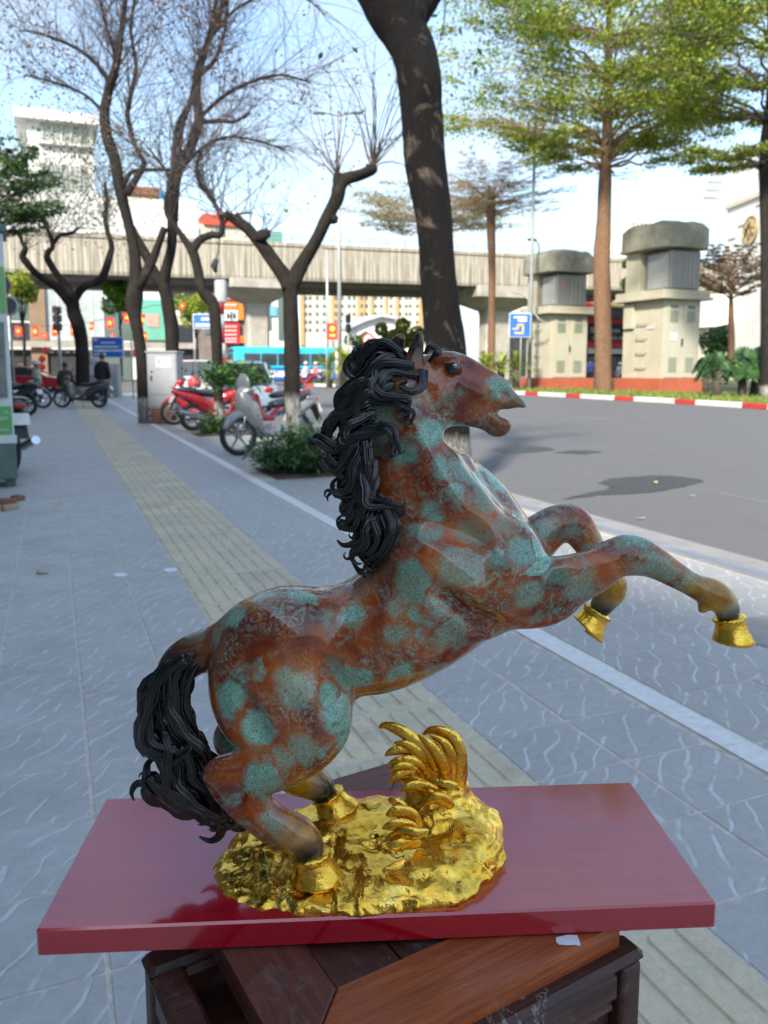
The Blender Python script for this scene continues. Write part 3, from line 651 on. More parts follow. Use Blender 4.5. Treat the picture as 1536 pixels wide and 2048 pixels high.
# building right of second pier, store and apartments
I_ = Face('shop_building', 'white and yellow low building with red trim behind the thin umbrella tree', 'building', 118., 1030)
for nm, u0, u1, v0, v1, m_, o_ in [('wall', 985, 1070, 600, 770, WHT, 0), ('roof_band', 1020, 1075, 585, 604, plain('yellow_fascia', (.75, .6, .06), .6), .8), ('panel', 1070, 1170, 590, 700, plain('beige_render', (.5, .42, .3), .8), .1), ('awning', 990, 1062, 650, 658, RT, 1.), ('shopfront', 992, 1060, 665, 765, DRK, .1), ('signboard', 1052, 1068, 655, 668, REDP, 1.)]: I_.rect(nm, u0, u1, v0, v1, m_, o_, 4, ground=(v1 >= 765))
J_ = Face('store', 'store front with black and red framed signboards seen between the towers', 'building', 92., 1218)
for nm, u0, u1, v0, v1, m_, o_ in [('wall', 1150, 1285, 590, 770, DRK, 0), ('signboard', 1165, 1262, 598, 636, plain('slate_panel', (.09, .10, .12), .5), .4), ('signboard', 1178, 1202, 605, 634, ORG, .7), ('frame', 1168, 1256, 638, 648, REDP, .8), ('frame', 1249, 1256, 648, 682, REDP, .8), ('signboard', 1168, 1249, 648, 682, DSG, .7), ('fascia', 1168, 1250, 682, 690, REDP, .8), ('signboard', 1169, 1196, 690, 697, PNK, .8), ('signboard', 1212, 1221, 690, 697, PNK, .8), ('signboard', 1224, 1245, 689, 697, PNK, .8), ('awning', 1168, 1254, 698, 708, WSG, 1.4), ('panel', 1257, 1270, 645, 682, plain('mint_sign', (.30, .62, .48), .6), .8), ('panel', 1254, 1272, 684, 698, plain('salmon_sign', (.7, .3, .3), .6), .9), ('shopfront', 1175, 1250, 712, 765, plain('shop_interior', (.18, .17, .18), .7, 0, .6, .8), .1), ('light_band', 1216, 1262, 606, 616, YC, .6), ('roof', 1160, 1180, 606, 616, REDP, .6)]: J_.rect(nm, u0, u1, v0, v1, m_, o_, .5, ground=(v1 == 765))
for txt, u, v, sz in (('Show', 1188, 661, 1.05), ('oan', 1224, 661, 1.05), ('Gia dung', 1232, 676, .75), ('nh', 1182, 676, .7)):
    t_, z_ = osr(u, v, 92.); textpart(txt, sz, WSG, J_.r, (t_-J_.t, -.74, z_), ext=.03)
K_ = Face('tower_block', 'distant cream tower blocks left of the taller concrete tower', 'building', 240., 1262)
for u0, u1, v0 in ((1236, 1262, 498), (1258, 1300, 440), (1296, 1330, 462)):
    K_.rect('wall', u0, u1, v0, 720, plain('pale_cream_wall', (.62, .58, .48), .85), 0 if u0 != 1258 else .9, 14, ground=True)
    for i in range(int((600-v0)/11)):
        for u in np.arange(u0+4, u1-3, 8): K_.rect('window', u, u+3.2, v0+6+i*11, v0+11+i*11, GLG, .12 if u0 != 1258 else 1.02, .2)
# white department building on the right
m1 = thing('white_building', 'tall white building with a round gold emblem at the right edge', 'building', (0, 0, 0)); qa = at(1438, 737, 92); ang = R(4)
m1.location = (qa.x, qa.y, 0); m1.rotation_euler = (0, 0, ang)
m_ = MB(); m_.box((14, -12, 11.9), (28, 24, 24)); m_.build('wall', WHT, m1)
for z in (19.0, 24.): m_ = MB(); m_.box((14, -12, z), (28.5, 24.5, .45)); m_.build('cornice', CRM, m1)
for y, z in ((-3.5, 16.5), (-10, 16.8), (-7, 18.0), (-1.5, 15.4)): m_ = MB(); m_.box((-.03, y, z), (.1, 1.6, .16)); m_.build('vent_slot', OCON, m1)
e = link('emblem', None, m1, (-.12, -5.4, 15.6)); m_ = MB(); m_.lathe([(1.42, -.1), (1.55, 0), (1.42, .1), (1.28, .0), (1.42, -.1)], 32, axis='X', cap=False); GLD = plain('bronze_emblem', (.32, .22, .09), .5, .6); m_.build('ring', GLD, e, True)
m_ = MB(); m_.lathe([(1.3, -.03), (1.3, .03)], 32, axis='X'); m_.build('disc', plain('tan_disc', (.48, .38, .22), .6), e)
m_ = MB(); m_.tube([(-.12, -.9, -.5), (-.12, 0, .9), (-.12, .9, -.5)], .12, 6); m_.build('device', GLD, e, True); m_ = MB(); m_.tube([(-.12, -.8, .3), (-.12, .8, .3)], .12, 6); m_.build('device', GLD, e, True); m_ = MB(); m_.tube([(-.12, 0, -.9), (-.12, 0, .3)], .12, 6); m_.build('device', GLD, e, True)
for k in range(6): m_ = MB(); m_.box((-1.0-.35*(5-k)*.6, -.3, 20.0+k*.85), (1.5, .4, .28)); m_.build('roof_sign_bracket', OCON, m1)
L_ = Face('annex', 'cream annex with balconies and a white canopy at the foot of the emblem building', 'building', 70., 1420)
L_.rect('wall', 1412, 1700, 590, 770, CRM, 0, 6, ground=True); face_poly(L_, 'canopy', [(1404, 655), (1404, 598), (1440, 598), (1500, 590), (1516, 600), (1520, 620), (1505, 632), (1450, 645)], WHT, 2., 3)
for u in (1458, 1463, 1482): L_.rect('lettering', u, u+3, 608, 622, DSG, 2.05, .06)
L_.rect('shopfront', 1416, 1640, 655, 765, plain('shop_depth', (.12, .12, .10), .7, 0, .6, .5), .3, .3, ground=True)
for nm, u0, u1, v0, v1, m_ in (('signboard', 1496, 1508, 622, 640, ORG), ('signboard', 1500, 1540, 640, 662, WSG), ('signboard', 1496, 1540, 664, 678, plain('lilac_sign', (.5, .48, .6), .6)), ('signboard', 1522, 1560, 605, 622, ORG)): L_.rect(nm, u0, u1, v0, v1, m_, 2.2, .2)
# concrete ventilation towers on the island ---------------------------------------------
TC = plain('olive_beige_render', (.41, .375, .275), .85, 0, .12, .8, dirt=(.30, .28, .20), bump=.004); TM = plain('metal_door', (.40, .375, .285), .55, 0, .06, 1); LOU = plain('louvre_grey_green', (.24, .27, .19), .7); ROCK = plain('weathered_cap', (.33, .31, .235), .95, 0, .3, 1.2, bump=.04, dirt=(.20, .19, .14)); ACB = plain('grey_cabinet', (.20, .195, .18), .5, .2, .08, 1); TER = plain('terracotta', (.36, .085, .04), .8, 0, .12, 1)
def tower(label, u0, uc, u1, vt, vb, Y, paper):
    b = at(uc, vb, Y); m1 = Y/FPX; rot = R(24); r_ = thing('concrete_tower', label, 'tower', (b.x, b.y, 0), rot); H_ = CH+(HOR-vt)*m1; sc = m1
    w_ = (u1-uc)*sc/math.cos(rot); d = (uc-u0)*sc/math.sin(rot)*.92; hgt = H_*1.0
    def bx(nm, x0, x1, y0, y1, z0, z1, mat, ch=.02, sub=None): m_ = MB(); m_.box(((x0+x1)/2, (y0+y1)/2, (z0+z1)/2), (x1-x0, y1-y0, z1-z0), ch=ch); return m_.build(nm, mat, sub or r_)
    zb, z1, z2, z3 = hgt*.085, hgt*.545, hgt*.60, hgt*.84
    bx('plinth', -.35, w_+.35, -.30, d+.3, -.05, zb, TER)
    bx('body', 0, w_, 0, d, zb, z1, TC)
    bx('slab', -.45, w_+.45, -.40, d+.4, z1, z1+.16, TC); bx('slab', -.35, w_+.35, -.30, d+.3, z1+.16, z2, TC)
    bx('column', -.02, w_*.2, d*.62, d-.05, z2, z3, TC); bx('column', w_*.3, w_*.9, d*.86, d-.05, z2, z3, TC)
    a = bx('machine_cabinet', w_*.10, w_*.92, -.08, d*.58, z2+.03, z3-.10, ACB, .06); bx('side_panel', w_*.08, w_*.099, .05, d*.5, z2+.12, z3-.25, plain('grey_side_panel', (.33, .33, .30), .6), .0)
    for k in range(3): bx('rib', w_*(.50+k*.11), w_*(.50+k*.11)+.03, -.10, -.075, z2+.12, z3-.2, TC, .0)
    # cap: faceted weathered block
    m_ = MB(); g_ = random.Random(int(u0)); n = 28; prof = [(.86, z3), (1.0, z3+.02), (1.02, z3+hgt*.035), (1.0, hgt*.955), (.86, hgt*.99), (.0, hgt)]
    vs = []
    for i, (f, z) in enumerate(prof):
        for k in range(n):
            aa = 2*math.pi*k/n; cx, sx = math.cos(aa), math.sin(aa); p_ = (abs(cx)**5+abs(sx)**5)**(-.2); vs.append((w_/2+cx*p_*(w_/2+.42)*f*g_.uniform(.975, 1.02), d/2+sx*p_*(d/2+.40)*f*g_.uniform(.975, 1.02), z+g_.uniform(-.05, .05)*(i > 1)))
    m_.add(vs, [(i*n+k, i*n+(k+1) % n, (i+1)*n+(k+1) % n, (i+1)*n+k) for i in range(5) for k in range(n)]+[tuple(range(n-1, -1, -1))]); m_.build('cap', ROCK, r_, 35)
    for k in range(2):
        x0 = w_*.06+k*w_*.47; dr = bx('door', x0, x0+w_*.42, -.035, .0, zb+.05, z1-.25, TM, .01)
        for z0, z1_, mt in ((z1-.25-hgt*.10, z1-.25-hgt*.03, 0), (zb+.35, zb+.35+hgt*.09, 0)):
            lv = link('louvre', None, None); bpy.data.objects.remove(lv)
            for j in range(7): zz = z0+(z1_-z0)*j/7; m_ = MB(); m_.box((x0+w_*.20, -.05, zz+.03), (w_*.22, .03, (z1_-z0)/7*.62)); m_.build('louvre', LOU, dr)
        m_ = MB(); m_.box((x0+w_*.20, -.05, z1-.25-hgt*.012), (w_*.2, .03, hgt*.018)); m_.build('vent', plain('purple_grey', (.15, .12, .13), .7), dr)
    m_ = MB(); m_.box((w_*.50, -.07, zb+hgt*.215), (.07, .06, .32)); m_.build('handle', BLK, r_)
    for k in range(4): m_ = MB(); m_.tube([(-.03, d*.62, zb+.6+k*.75), (-.16, d*.62, zb+.6+k*.75), (-.16, d*.38, zb+.6+k*.75), (-.03, d*.38, zb+.6+k*.75)], .03, 6); m_.build('step_iron', TM, r_)
    bx('side_box', -.16, -.0, d*.70, d*.95, zb+hgt*.30, z1-.1, TC, .02)
    if paper: m_ = MB(); m_.box((w_*.26, -.06, zb+hgt*.245), (.42, .02, .36)); m_.build('notice', WSG, r_); m_ = MB(); m_.box((-.03, d*.3, zb+hgt*.30), (.03, .5, .12)); m_.build('notice', plain('lilac_notice', (.5, .45, .55), .7), r_)
    m_ = MB(); m_.prism([(0, .22), (.14, -.06), (-.14, -.06)], .02); m_.build('warning_mark', plain('faded_red_mark', (.45, .16, .10), .7), r_, False, (w_*.24+.12, -.10, z3-.75))
    return r_
tower('shorter concrete tower left of the straight green tree, with grey machine cabinet on top', 1062, 1100, 1180, 505, 770, 47., False)
tower('taller concrete tower beside the fan palms with a white notice on its door', 1270, 1322, 1408, 448, 775, 41., True)
# street furniture ---------------------------------------------------------------------
POLE = plain('grey_pole', (.36, .37, .36), .5, .3, .08, 2); RW = [plain('white_band', (.66, .65, .62), .6), plain('red_band', (.5, .03, .035), .55)]
def pole(nm, label, cat, u, vt, vb, Y, r0, r1, mat=POLE, extra=None, group=None):
    b = at(u, vb, Y); t_ = at(u, vt, Y); r_ = thing(nm, label, cat, (b.x, b.y, 0)); m_ = MB(); m_.tube([(0, 0, -.1), (0, 0, t_.z*.5), (0, 0, t_.z)], [r0, (r0+r1)/2, r1], 10); m_.build('pole', mat, r_, True)
    m_ = MB(); m_.box((0, 0, .0), (r0*4, r0*4, .12)); m_.build('base_plate', mat, r_); return r_, t_.z
r_, z = pole('street_lamp', 'tall grey double street lamp standing just right of the pollarded tree', 'street lamp', 680, 226, 760, 58., .16, .09)
for s in (-1, 1): m_ = MB(); m_.tube([(0, 0, z-.2), (s*.5, 0, z-.1), (s*1.0, 0, z)], .05, 6); m_.box((s*1.3, 0, z+.0), (.8, .3, .14), ch=.05); m_.build('lamp_head', plain('dark_lamp_head', (.10, .10, .10), .5), r_)
r_, z = pole('street_lamp', 'thinner lamp post left of the tall double lamp, in front of the parapet', 'street lamp', 656, 500, 760, 70., .13, .09)
m_ = MB(); m_.tube([(0, 0, z-.1), (-.4, 0, z+.1), (-.8, 0, z+.1)], .04, 6); m_.box((-1., 0, z+.1), (.5, .2, .1), ch=.03); m_.build('lamp_head', POLE, r_)
r_, z = pole('street_lamp', 'tall slim lamp post beside the blue arrow sign, rising into the green tree', 'street lamp', 1058, 250, 775, 46., .13, .07)
m_ = MB(); m_.tube([(0, 0, 5.0), (-.5, 0, 5.4), (-1.1, 0, 5.55)], .05, 6); m_.tube([(0, 0, 4.6), (.5, 0, 4.0), (.9, .1, 3.8)], .05, 6); m_.build('bracket', POLE, r_)
def sign(label, u0, u1, v0, v1, Y, mat, cat='sign', posts=(0,), rows=(), frame=WSG, vb=None, postmat=POLE, tilt=0.):
    c = at((u0+u1)/2, (v0+v1)/2, Y); m1 = Y/FPX; W_, H_ = (u1-u0)*m1, (v1-v0)*m1; r_ = thing('road_sign', label, cat, (c.x, c.y, 0), tilt)
    for px_ in posts: m_ = MB(); m_.tube([(px_*m1, .06, -.1), (px_*m1, .06, c.z+H_*.5)], .03, 8); m_.build('post', postmat, r_, True)
    m_ = MB(); m_.box((0, 0, c.z), (W_, .03, H_), ch=.008); m_.build('frame', frame, r_); m_ = MB(); m_.box((0, -.018, c.z), (W_-.07, .012, H_-.07)); m_.build('board', mat, r_)
    for (x0, x1, y0, y1, mt) in rows: m_ = MB(); m_.box(((x0+x1)/2*W_, -.028, c.z+(y0+y1)/2*H_), ((x1-x0)*W_, .008, (y1-y0)*H_)); m_.build('marking', mt, r_)
    return r_
WTX = plain('white_lettering', (.72, .74, .76), .6); rows = []
g_ = random.Random(9)
for y, x0, x1 in ((.22, -.2, .25), (.02, -.42, .36), (-.16, -.42, .45), (-.33, -.42, -.05)):
    x = x0
    while x < x1: w_ = g_.uniform(.035, .08); rows.append((x, min(x+w_, x1), y-.045, y+.045, WTX)); x += w_+.018
rows.append((-.44, -.30, .30, .42, plain('pink_patch', (.7, .35, .45), .6)))
sign('large blue sign with four lines of white lettering standing on the left pavement', 184, 247, 674, 715, 33., BLS, rows=rows, posts=(46,))
rows = []
for y, x0, x1 in ((.15, -.15, .35), (-.25, -.38, .42)):
    x = x0
    while x < x1: w_ = g_.uniform(.05, .10); rows.append((x, min(x+w_, x1), y-.09, y+.09, WTX)); x += w_+.025
sign('blue sign half hidden behind the slender tree right of the meter cabinet', 386, 436, 628, 657, 34., BLS, rows=rows, posts=(-24,))
YMK = plain('yellow_marking', (.75, .45, .03), .6)
sign('blue direction sign with a yellow bent arrow left of the shorter tower', 1018, 1062, 627, 674, 44., BLS, rows=[(-.3, .3, .30, .36, WTX), (-.1, .3, .16, .25, WTX), (-.15, .15, -.02, .06, YMK), (-.15, -.07, -.18, .06, YMK), (-.35, -.07, -.18, -.12, YMK), (.10, .17, -.32, .06, YMK), (-.25, .17, -.36, -.29, YMK)], posts=(3,), tilt=.12)
def striped(label, u, vt, vb, Y, rad, n, cat='post', nm='striped_post'):
    b = at(u, vb, Y); z = at(u, vt, Y).z; r_ = thing(nm, label, cat, (b.x, b.y, 0)); 
    for i in range(n): m_ = MB(); m_.cyl((0, 0, z*i/n-(.09 if i == 0 else 0)), (0, 0, z*(i+1)/n), rad, n=14); m_.build('band', RW[(i+n) % 2], r_, True)
    return r_, z
r_, z = striped('thick red and white banded post right of the slender tree', 447, 600, 800, 22., .085, 8)
m_ = MB(); m_.box((0, 0, z+.22), (.30, .22, .62), ch=.04); m_.build('signal_box', plain('pale_box', (.5, .52, .52), .6), r_)
striped('thin red and white banded post right of the grey meter cabinet', 354, 660, 790, 30., .05, 7)
r_, z = striped('round no left turn sign on a red and white banded post', 737, 690, 765, 58., .07, 7, 'sign', 'road_sign')
s_ = MB(); s_.lathe([(.42, -.02), (.42, .02)], 28, axis='Y'); s_.build('disc', RW[1], r_, False, (0, -.08, z+.38)); s_ = MB(); s_.lathe([(.31, -.02), (.31, .02)], 28, axis='Y'); s_.build('face', RW[0], r_, False, (0, -.105, z+.38))
for pts in ([(.10, -.14, -.18), (.10, -.14, .06), (-.02, -.14, .10), (-.12, -.14, .02)], ): s_ = MB(); s_.tube([(x, y, zz+z+.38) for x, y, zz in pts], .035, 6); s_.build('arrow', BLK, r_)
s_ = MB(); s_.tube([(-.22, -.15, z+.16), (.22, -.15, z+.60)], .03, 6); s_.build('slash', RW[1], r_)
def tlight(label, u, vt, vb, vbase, Y, n, sides=(1,)):
    r_, z = pole('traffic_light', label, 'traffic light', u, vt, vbase, Y, .09, .06); m1 = Y/FPX; z0 = CH+(HOR-vb)*m1; H_ = (z-z0)/n
    for i in range(n): m_ = MB(); m_.box((0, -.12, z0+H_*(i+.5)), (.40, .26, H_*.86), ch=.04); [m_.lathe([(.12, 0), (.12, .10)], 12, axis='Y', T=Matrix.Translation((0, -.34, z0+H_*(i+.5)+dz))) for dz in (-.2*H_, .22*H_)]; m_.build('signal_head', BLK, r_)
tlight('tall stack of black signal heads on a grey pole behind the string of flags', 124, 612, 664, 790, 40., 3); tlight('black traffic light right of the tall double street lamp', 697, 628, 668, 765, 60., 2)
# red hanging banner on a pole
c = at(664, 663, 52.); m1 = 52/FPX; r_ = thing('banner', 'red vertical banner with yellow emblem on a pole above the cycad clump', 'banner', (c.x, c.y, 0)); m_ = MB(); m_.tube([(-.38, 0, -.1), (-.38, 0, c.z+.75)], .04, 8); m_.build('pole', POLE, r_, True)
m_ = MB(); m_.box((0, 0, c.z), (.70, .03, 1.05)); m_.build('cloth', FLG, r_); m_ = MB(); m_.lathe([(.17, -.01), (.17, .01)], 18, axis='Y'); m_.build('emblem', YEL2, r_, False, (.03, -.03, c.z+.18)); m_ = MB(); m_.box((.03, -.03, c.z-.25), (.36, .02, .14)); m_.build('emblem', YEL2, r_)
# grey meter cabinet on a brick base
cb = gp(303, 848, 0); r_ = thing('meter_cabinet', 'tall grey metal cabinet on a brick base with a pink warning sticker', 'cabinet', (cb.x+.28, cb.y+.28, 0), R(-3)); m1 = cb.y/FPX
CAB = plain('cabinet_grey', (.30, .315, .33), .5, .1, .06, 2, dirt=(.24, .24, .24))
def bx(nm, x0, x1, y0, y1, z0, z1, mat, par, ch=.008): m_ = MB(); m_.box(((x0+x1)/2, (y0+y1)/2, (z0+z1)/2), (x1-x0, y1-y0, z1-z0), ch=ch); return m_.build(nm, mat, par)
BRK = plain('brick', (.24, .10, .06), .9, 0, .2, 6, bump=.004); hw = .34
for row in range(5):
    for k in range(4):
        x = -hw+(k+.5)*.17+(.04 if row % 2 else 0); bx('brick', x-.08, x+.08, -.26, -.16, row*.072+.002, row*.072+.066, BRK, r_, .004)
    for k in range(2): bx('brick', -hw-.02, -hw+.08, -.14+k*.2, .05+k*.2, row*.072+.002, row*.072+.066, BRK, r_, .004)
bx('mortar_core', -hw+.01, hw-.01, -.245, .25, 0, .36, GROUT, r_); bx('housing', -hw, hw, -.25, .26, .362, 1.60, CAB, r_, .01); bx('roof', -hw-.03, hw+.03, -.28, .29, 1.601, 1.64, CAB, r_, .01)
dr = bx('door', -hw+.03, hw-.03, -.262, -.251, .66, 1.57, CAB, r_, .003); bx('door', -hw+.03, hw-.03, -.262, -.251, .38, .645, CAB, r_, .003)
bx('handle', -hw+.08, -hw+.12, -.285, -.263, .98, 1.10, CHR, dr, .004); bx('lock', -hw+.09, -hw+.13, -.28, -.263, 1.16, 1.20, BLK, dr, .004)
PKS = plain('pale_pink_sticker', (.62, .50, .58), .6); sk = bx('sticker', -.12, .22, -.268, -.2625, 1.28, 1.50, PKS, dr, 0)
m_ = MB(); m_.prism([(-.09, .08), (-.05, .02), (-.065, .02), (-.085, -.09), (-.095, -.0), (-.08, .0), (-.105, .07)][::-1], .003); o_ = m_.build('lightning_mark', RW[1], r_, False, (.02, -.2705, 1.39))
for k in range(3): m_ = MB(); m_.box((.10, -.2705, 1.45-k*.055), (.16-.03*(k == 2), .003, .02)); m_.build('lettering', plain('blue_print', (.15, .15, .4), .6), r_)
cb = gp(178, 795, 0); r_ = thing('utility_cabinet', 'pair of low grey utility cabinets behind the seated person in brown', 'cabinet', (cb.x, cb.y, 0)); bx('housing', -.45, .55, 0, .5, 0, 1.72, CAB, r_); bx('housing', .60, 1.25, .1, .6, 0, 1.45, CAB, r_); bx('door', .0, .5, -.02, -.003, .2, 1.6, CAB, r_); bx('notice', .05, .42, -.035, -.022, 1.0, 1.4, PKS, r_, 0)
# advertising kiosk at the left edge
cb = gp(37, 975, 0); KR = ROT[2]; r_ = thing('kiosk', 'green and white advertising kiosk cut off by the left edge of the photo', 'kiosk', (cb.x, cb.y, 0), R(25))
KG = plain('kiosk_green', (.10, .155, .135), .55, .1, .15, 4, dirt=(.2, .22, .2), bump=.001); GA = plain('poster_green', (.12, .38, .10), .5); GW = plain('poster_white', (.60, .64, .62), .5)
bx('base_box', -1.3, 0, .0, .6, .09, .47, KG, r_, .01); bx('shell', -1.3, -.01, .01, .59, .471, 2.62, GW, r_, .01); bx('lower_trim', -1.31, .012, -.012, .0, .47, .56, GW, r_, .003)
bx('poster', -1.25, -.025, -.008, .002, .565, .86, GA, r_, 0); bx('poster', -1.25, -.05, -.008, .002, .95, 1.72, plain('grey_photo_poster', (.20, .20, .18), .5, 0, .5, 3), r_, 0); bx('poster', -1.25, -.015, -.008, .002, 1.82, 2.28, plain('light_green_poster', (.20, .42, .15), .5), r_, 0)
bx('roof', -1.36, .03, -.04, .64, 2.621, 2.70, KG, r_, .01)
for z_, tx, sz in ((.80, 'n', .06), (.74, 'gian', .06), (.62, 'uong lam viec', .055)): textpart(tx, sz, GW, r_, (-.06, -.011, z_), align='RIGHT', ext=.002)
for x in (-1.2, -.12): bx('foot', x, x+.1, .1, .2, 0, .09, KG, r_)
WDS = plain('split_wood', (.36, .27, .17), .8, 0, .2, 10)
for k, (u, v, a, mt, lb, d_) in enumerate([(10, 1008, .3, BRK, 'broken red brick lying under the kiosk at the left edge', (.20, .10, .05)), (36, 1000, -.5, BRK, 'reddish brick piece just right of the kiosk corner', (.12, .08, .045)), (20, 1020, 1.1, WDS, 'short split wood block wedged by the kiosk foot', (.16, .06, .05))]):
    q = gp(u, v, 0); m_ = MB(); m_.box((0, 0, d_[2]/2), d_, ch=.006); tag(m_.build(['brick', 'brick', 'wood_block'][k], mt, None, False, (q.x, q.y, .001), (0, 0, a)), lb, ['brick', 'brick', 'wood block'][k])
# round mirror frame and lit sign behind the kiosk edge
c = at(18, 612, 30.); r_ = thing('round_sign', 'pale ring-shaped sign peeking out behind the kiosk top', 'sign', (c.x, c.y, 0)); m_ = MB(); m_.tube([(0, .05, -.1), (0, .05, c.z)], .04, 6); m_.build('post', POLE, r_); m_ = MB(); m_.lathe([(.30, -.03), (.36, 0), (.30, .03), (.27, 0), (.30, -.03)], 26, axis='Y', cap=False); m_.build('ring', GW, r_, True, (0, 0, c.z)); m_ = MB(); m_.lathe([(.28, -.01), (.28, .01)], 26, axis='Y'); m_.build('face', plain('grey_face', (.2, .2, .2), .5), r_, False, (0, 0, c.z))
c = at(12, 570, 34.); r_ = thing('hanging_sign', 'pointed purple-blue sign with yellow edge behind the kiosk top', 'sign', (c.x, c.y, 0)); m_ = MB(); m_.tube([(-.2, .05, -.1), (-.2, .05, c.z)], .04, 6); m_.build('post', POLE, r_); m_ = MB(); m_.prism([(-.3, .45), (.1, .35), (.28, 0), (.1, -.4), (-.3, -.45)][::-1], .05); m_.build('rim', YEL2, r_, False, (0, 0, c.z)); m_ = MB(); m_.prism([(-.28, .38), (.07, .29), (.22, 0), (.07, -.33), (-.28, -.38)][::-1], .02); m_.build('board', plain('purple_board', (.16, .12, .28), .5), r_, False, (0, -.04, c.z))
# the street's shop houses on the photographer's side (they shade the pavement)
sh = thing('shop_row', 'row of two storey shop houses lining the pavement on the photographer side', 'building', tuple(st(0, -4.2)), ROT[2])
def sbx(nm, t0, t1, s0, s1, z0, z1, mat): m_ = MB(); m_.box(((t0+t1)/2, (s0+s1)/2, (z0+z1)/2), (t1-t0, s1-s0, z1-z0)); return m_.build(nm, mat, sh)
g_ = random.Random(77); s0 = -46.
WC = [plain('shop_wall_%s' % n_, c_, .85, 0, .1, .4) for n_, c_ in (('ochre', (.24, .18, .11)), ('grey', (.18, .18, .17)), ('cream', (.30, .28, .24)), ('brick', (.18, .10, .07)))]
i = 0
while s0 < 50:
    wd = g_.uniform(4.2, 5.4); hh = 7.8+g_.uniform(0, 1.); sbx('wall', -9, 0, s0, s0+wd-.01, -.1, hh, WC[i % 4]); sbx('shopfront', -.01, .06, s0+.4, s0+wd-.4, 0, 3.0, GLG); sbx('signboard', .0, .25, s0+.2, s0+wd-.2, 3.15, 4.1, [REDP, WSG, BLS, YC][i % 4]); sbx('awning', 0.01, 1.2, s0+.2, s0+wd-.2, 4.12, 4.2, DSG)
    for fl in range(1):
        for k in range(2): sbx('window', -.01, .05, s0+.6+k*wd*.5, s0+wd*.5-.3+k*wd*.5, 4.7+fl*3.3, 5.8+fl*3.3, GLG)
        sbx('ledge', 0.01, .5, s0+.1, s0+wd-.1, 4.4+fl*3.3, 4.5+fl*3.3, WC[2])
    s0 += wd; i += 1
# ---------------------------------------------------------------- vegetation
class Segs:
    """thin twigs as many small three-sided prisms, built in one go"""
    def __init__(s): s.a = []; s.b = []; s.ra = []; s.rb = []
    def add(s, a, b, ra, rb): s.a.append(a); s.b.append(b); s.ra.append(ra); s.rb.append(rb)
    def mesh(s, name, mat, n=3):
        A = np.array(s.a, float); B = np.array(s.b, float); ra = np.array(s.ra)[:, None]; rb = np.array(s.rb)[:, None]
        d = B-A; d /= np.linalg.norm(d, axis=1, keepdims=True)+1e-9
        u = np.cross(d, [0.3, .2, .93]); u /= np.linalg.norm(u, axis=1, keepdims=True)+1e-9; w_ = np.cross(d, u)
        V = []
        for P, r_ in ((A, ra), (B, rb)):
            for k in range(n): a = 2*math.pi*k/n; V.append(P+(u*math.cos(a)+w_*math.sin(a))*r_)
        V = np.stack(V, 1).reshape(-1, 3); base = np.arange(len(A))[:, None]*2*n
        F = np.concatenate([base+np.array([[k, (k+1) % n, (k+1) % n+n, k+n]]) for k in range(n)])
        return npmesh(name, V, F, mat, True)
def leaves_mesh(name, P, size, mat, seed=0, flat=0., asp=.5):
    """one small folded diamond per leaf"""
    g_ = np.random.RandomState(seed); n = len(P); P = np.asarray(P)
    t = g_.randn(n, 3); t[:, 2] *= (1-flat)*.8; t /= np.linalg.norm(t, axis=1, keepdims=True)
    w_ = np.cross(t, g_.randn(n, 3)*(1-flat)+np.array([0, 0, 1])*(flat+.3)); w_ /= np.linalg.norm(w_, axis=1, keepdims=True)
    s_ = size*(.6+.8*g_.rand(n))[:, None]
    V = np.stack([P-t*s_*.5, P+w_*s_*asp*.5, P+t*s_*.5, P-w_*s_*asp*.5], 1).reshape(-1, 3)
    return npmesh(name, V, np.arange(n*4).reshape(-1, 4), mat)
def mat_bark(name, c1, c2, patch=(.3, .27, .23), pw_=.35, white=None, sc=1., wz=0., bump=.02):
    m = NT(name); v = m.co('Object')
    n1 = m.noise(m.map(v, (6*sc, 6*sc, 1.6*sc)), 5, 6, .7, .5); n2 = m.noise(v, 3.2*sc, 5, .65, .6)
    c = m.ramp(n1, [(.3, c1), (.7, c2)]); c = m.mix(m.ramp(n2, [(.56, 0.), (.70, pw_)]), c, patch)
    if white:
        z = m.n('SeparateXYZ', {'Vector': m.pos()}).outputs[2]
        f = m.math('MULTIPLY', m.n('MapRange', {'Value': m.math('ADD', z, m.math('MULTIPLY', n2, .25)), 1: wz, 2: wz+.12, 3: 1., 4: 0.}).outputs[0], m.ramp(n1, [(.38, .15), (.55, .75)]))
        c = m.mix(f, c, white)
    m.p(Base_Color=c, Roughness=.9, Specular_IOR_Level=.25, Normal=m.bump(n1, .8, bump)); return m.mat
BARK = mat_bark('dark_bark', (.008, .007, .006), (.030, .024, .020), (.085, .07, .06), .3, (.42, .40, .36), .8, .62)
BARK_E = mat_bark('dark_bark_limewashed', (.008, .007, .006), (.028, .022, .018), (.08, .06, .05), .35, (.45, .43, .39), .9, .95)
BARK_F = mat_bark('black_flaking_bark', (.0015, .0015, .0015), (.009, .007, .006), (.16, .125, .095), .5, (.33, .31, .28), 1.3, .55, bump=.035)
BARK_T = mat_bark('tan_bark', (.10, .055, .032), (.22, .13, .075), (.2, .15, .11), .3, None, .5)
TWIG = plain('grey_brown_twigs', (.085, .065, .06), .9, var=.3); TWIG_T = plain('tan_twigs', (.26, .18, .12), .9, var=.3)
def px_limb(pts, Y, jy=0.):
    """(u, v, r px[, dy]) -> world path"""
    out = []
    for p in pts:
        y = Y+(p[3] if len(p) > 3 else 0); q = at(p[0], p[1], y); out.append((q.x, q.y, q.z, p[2]*y/FPX))
    return out
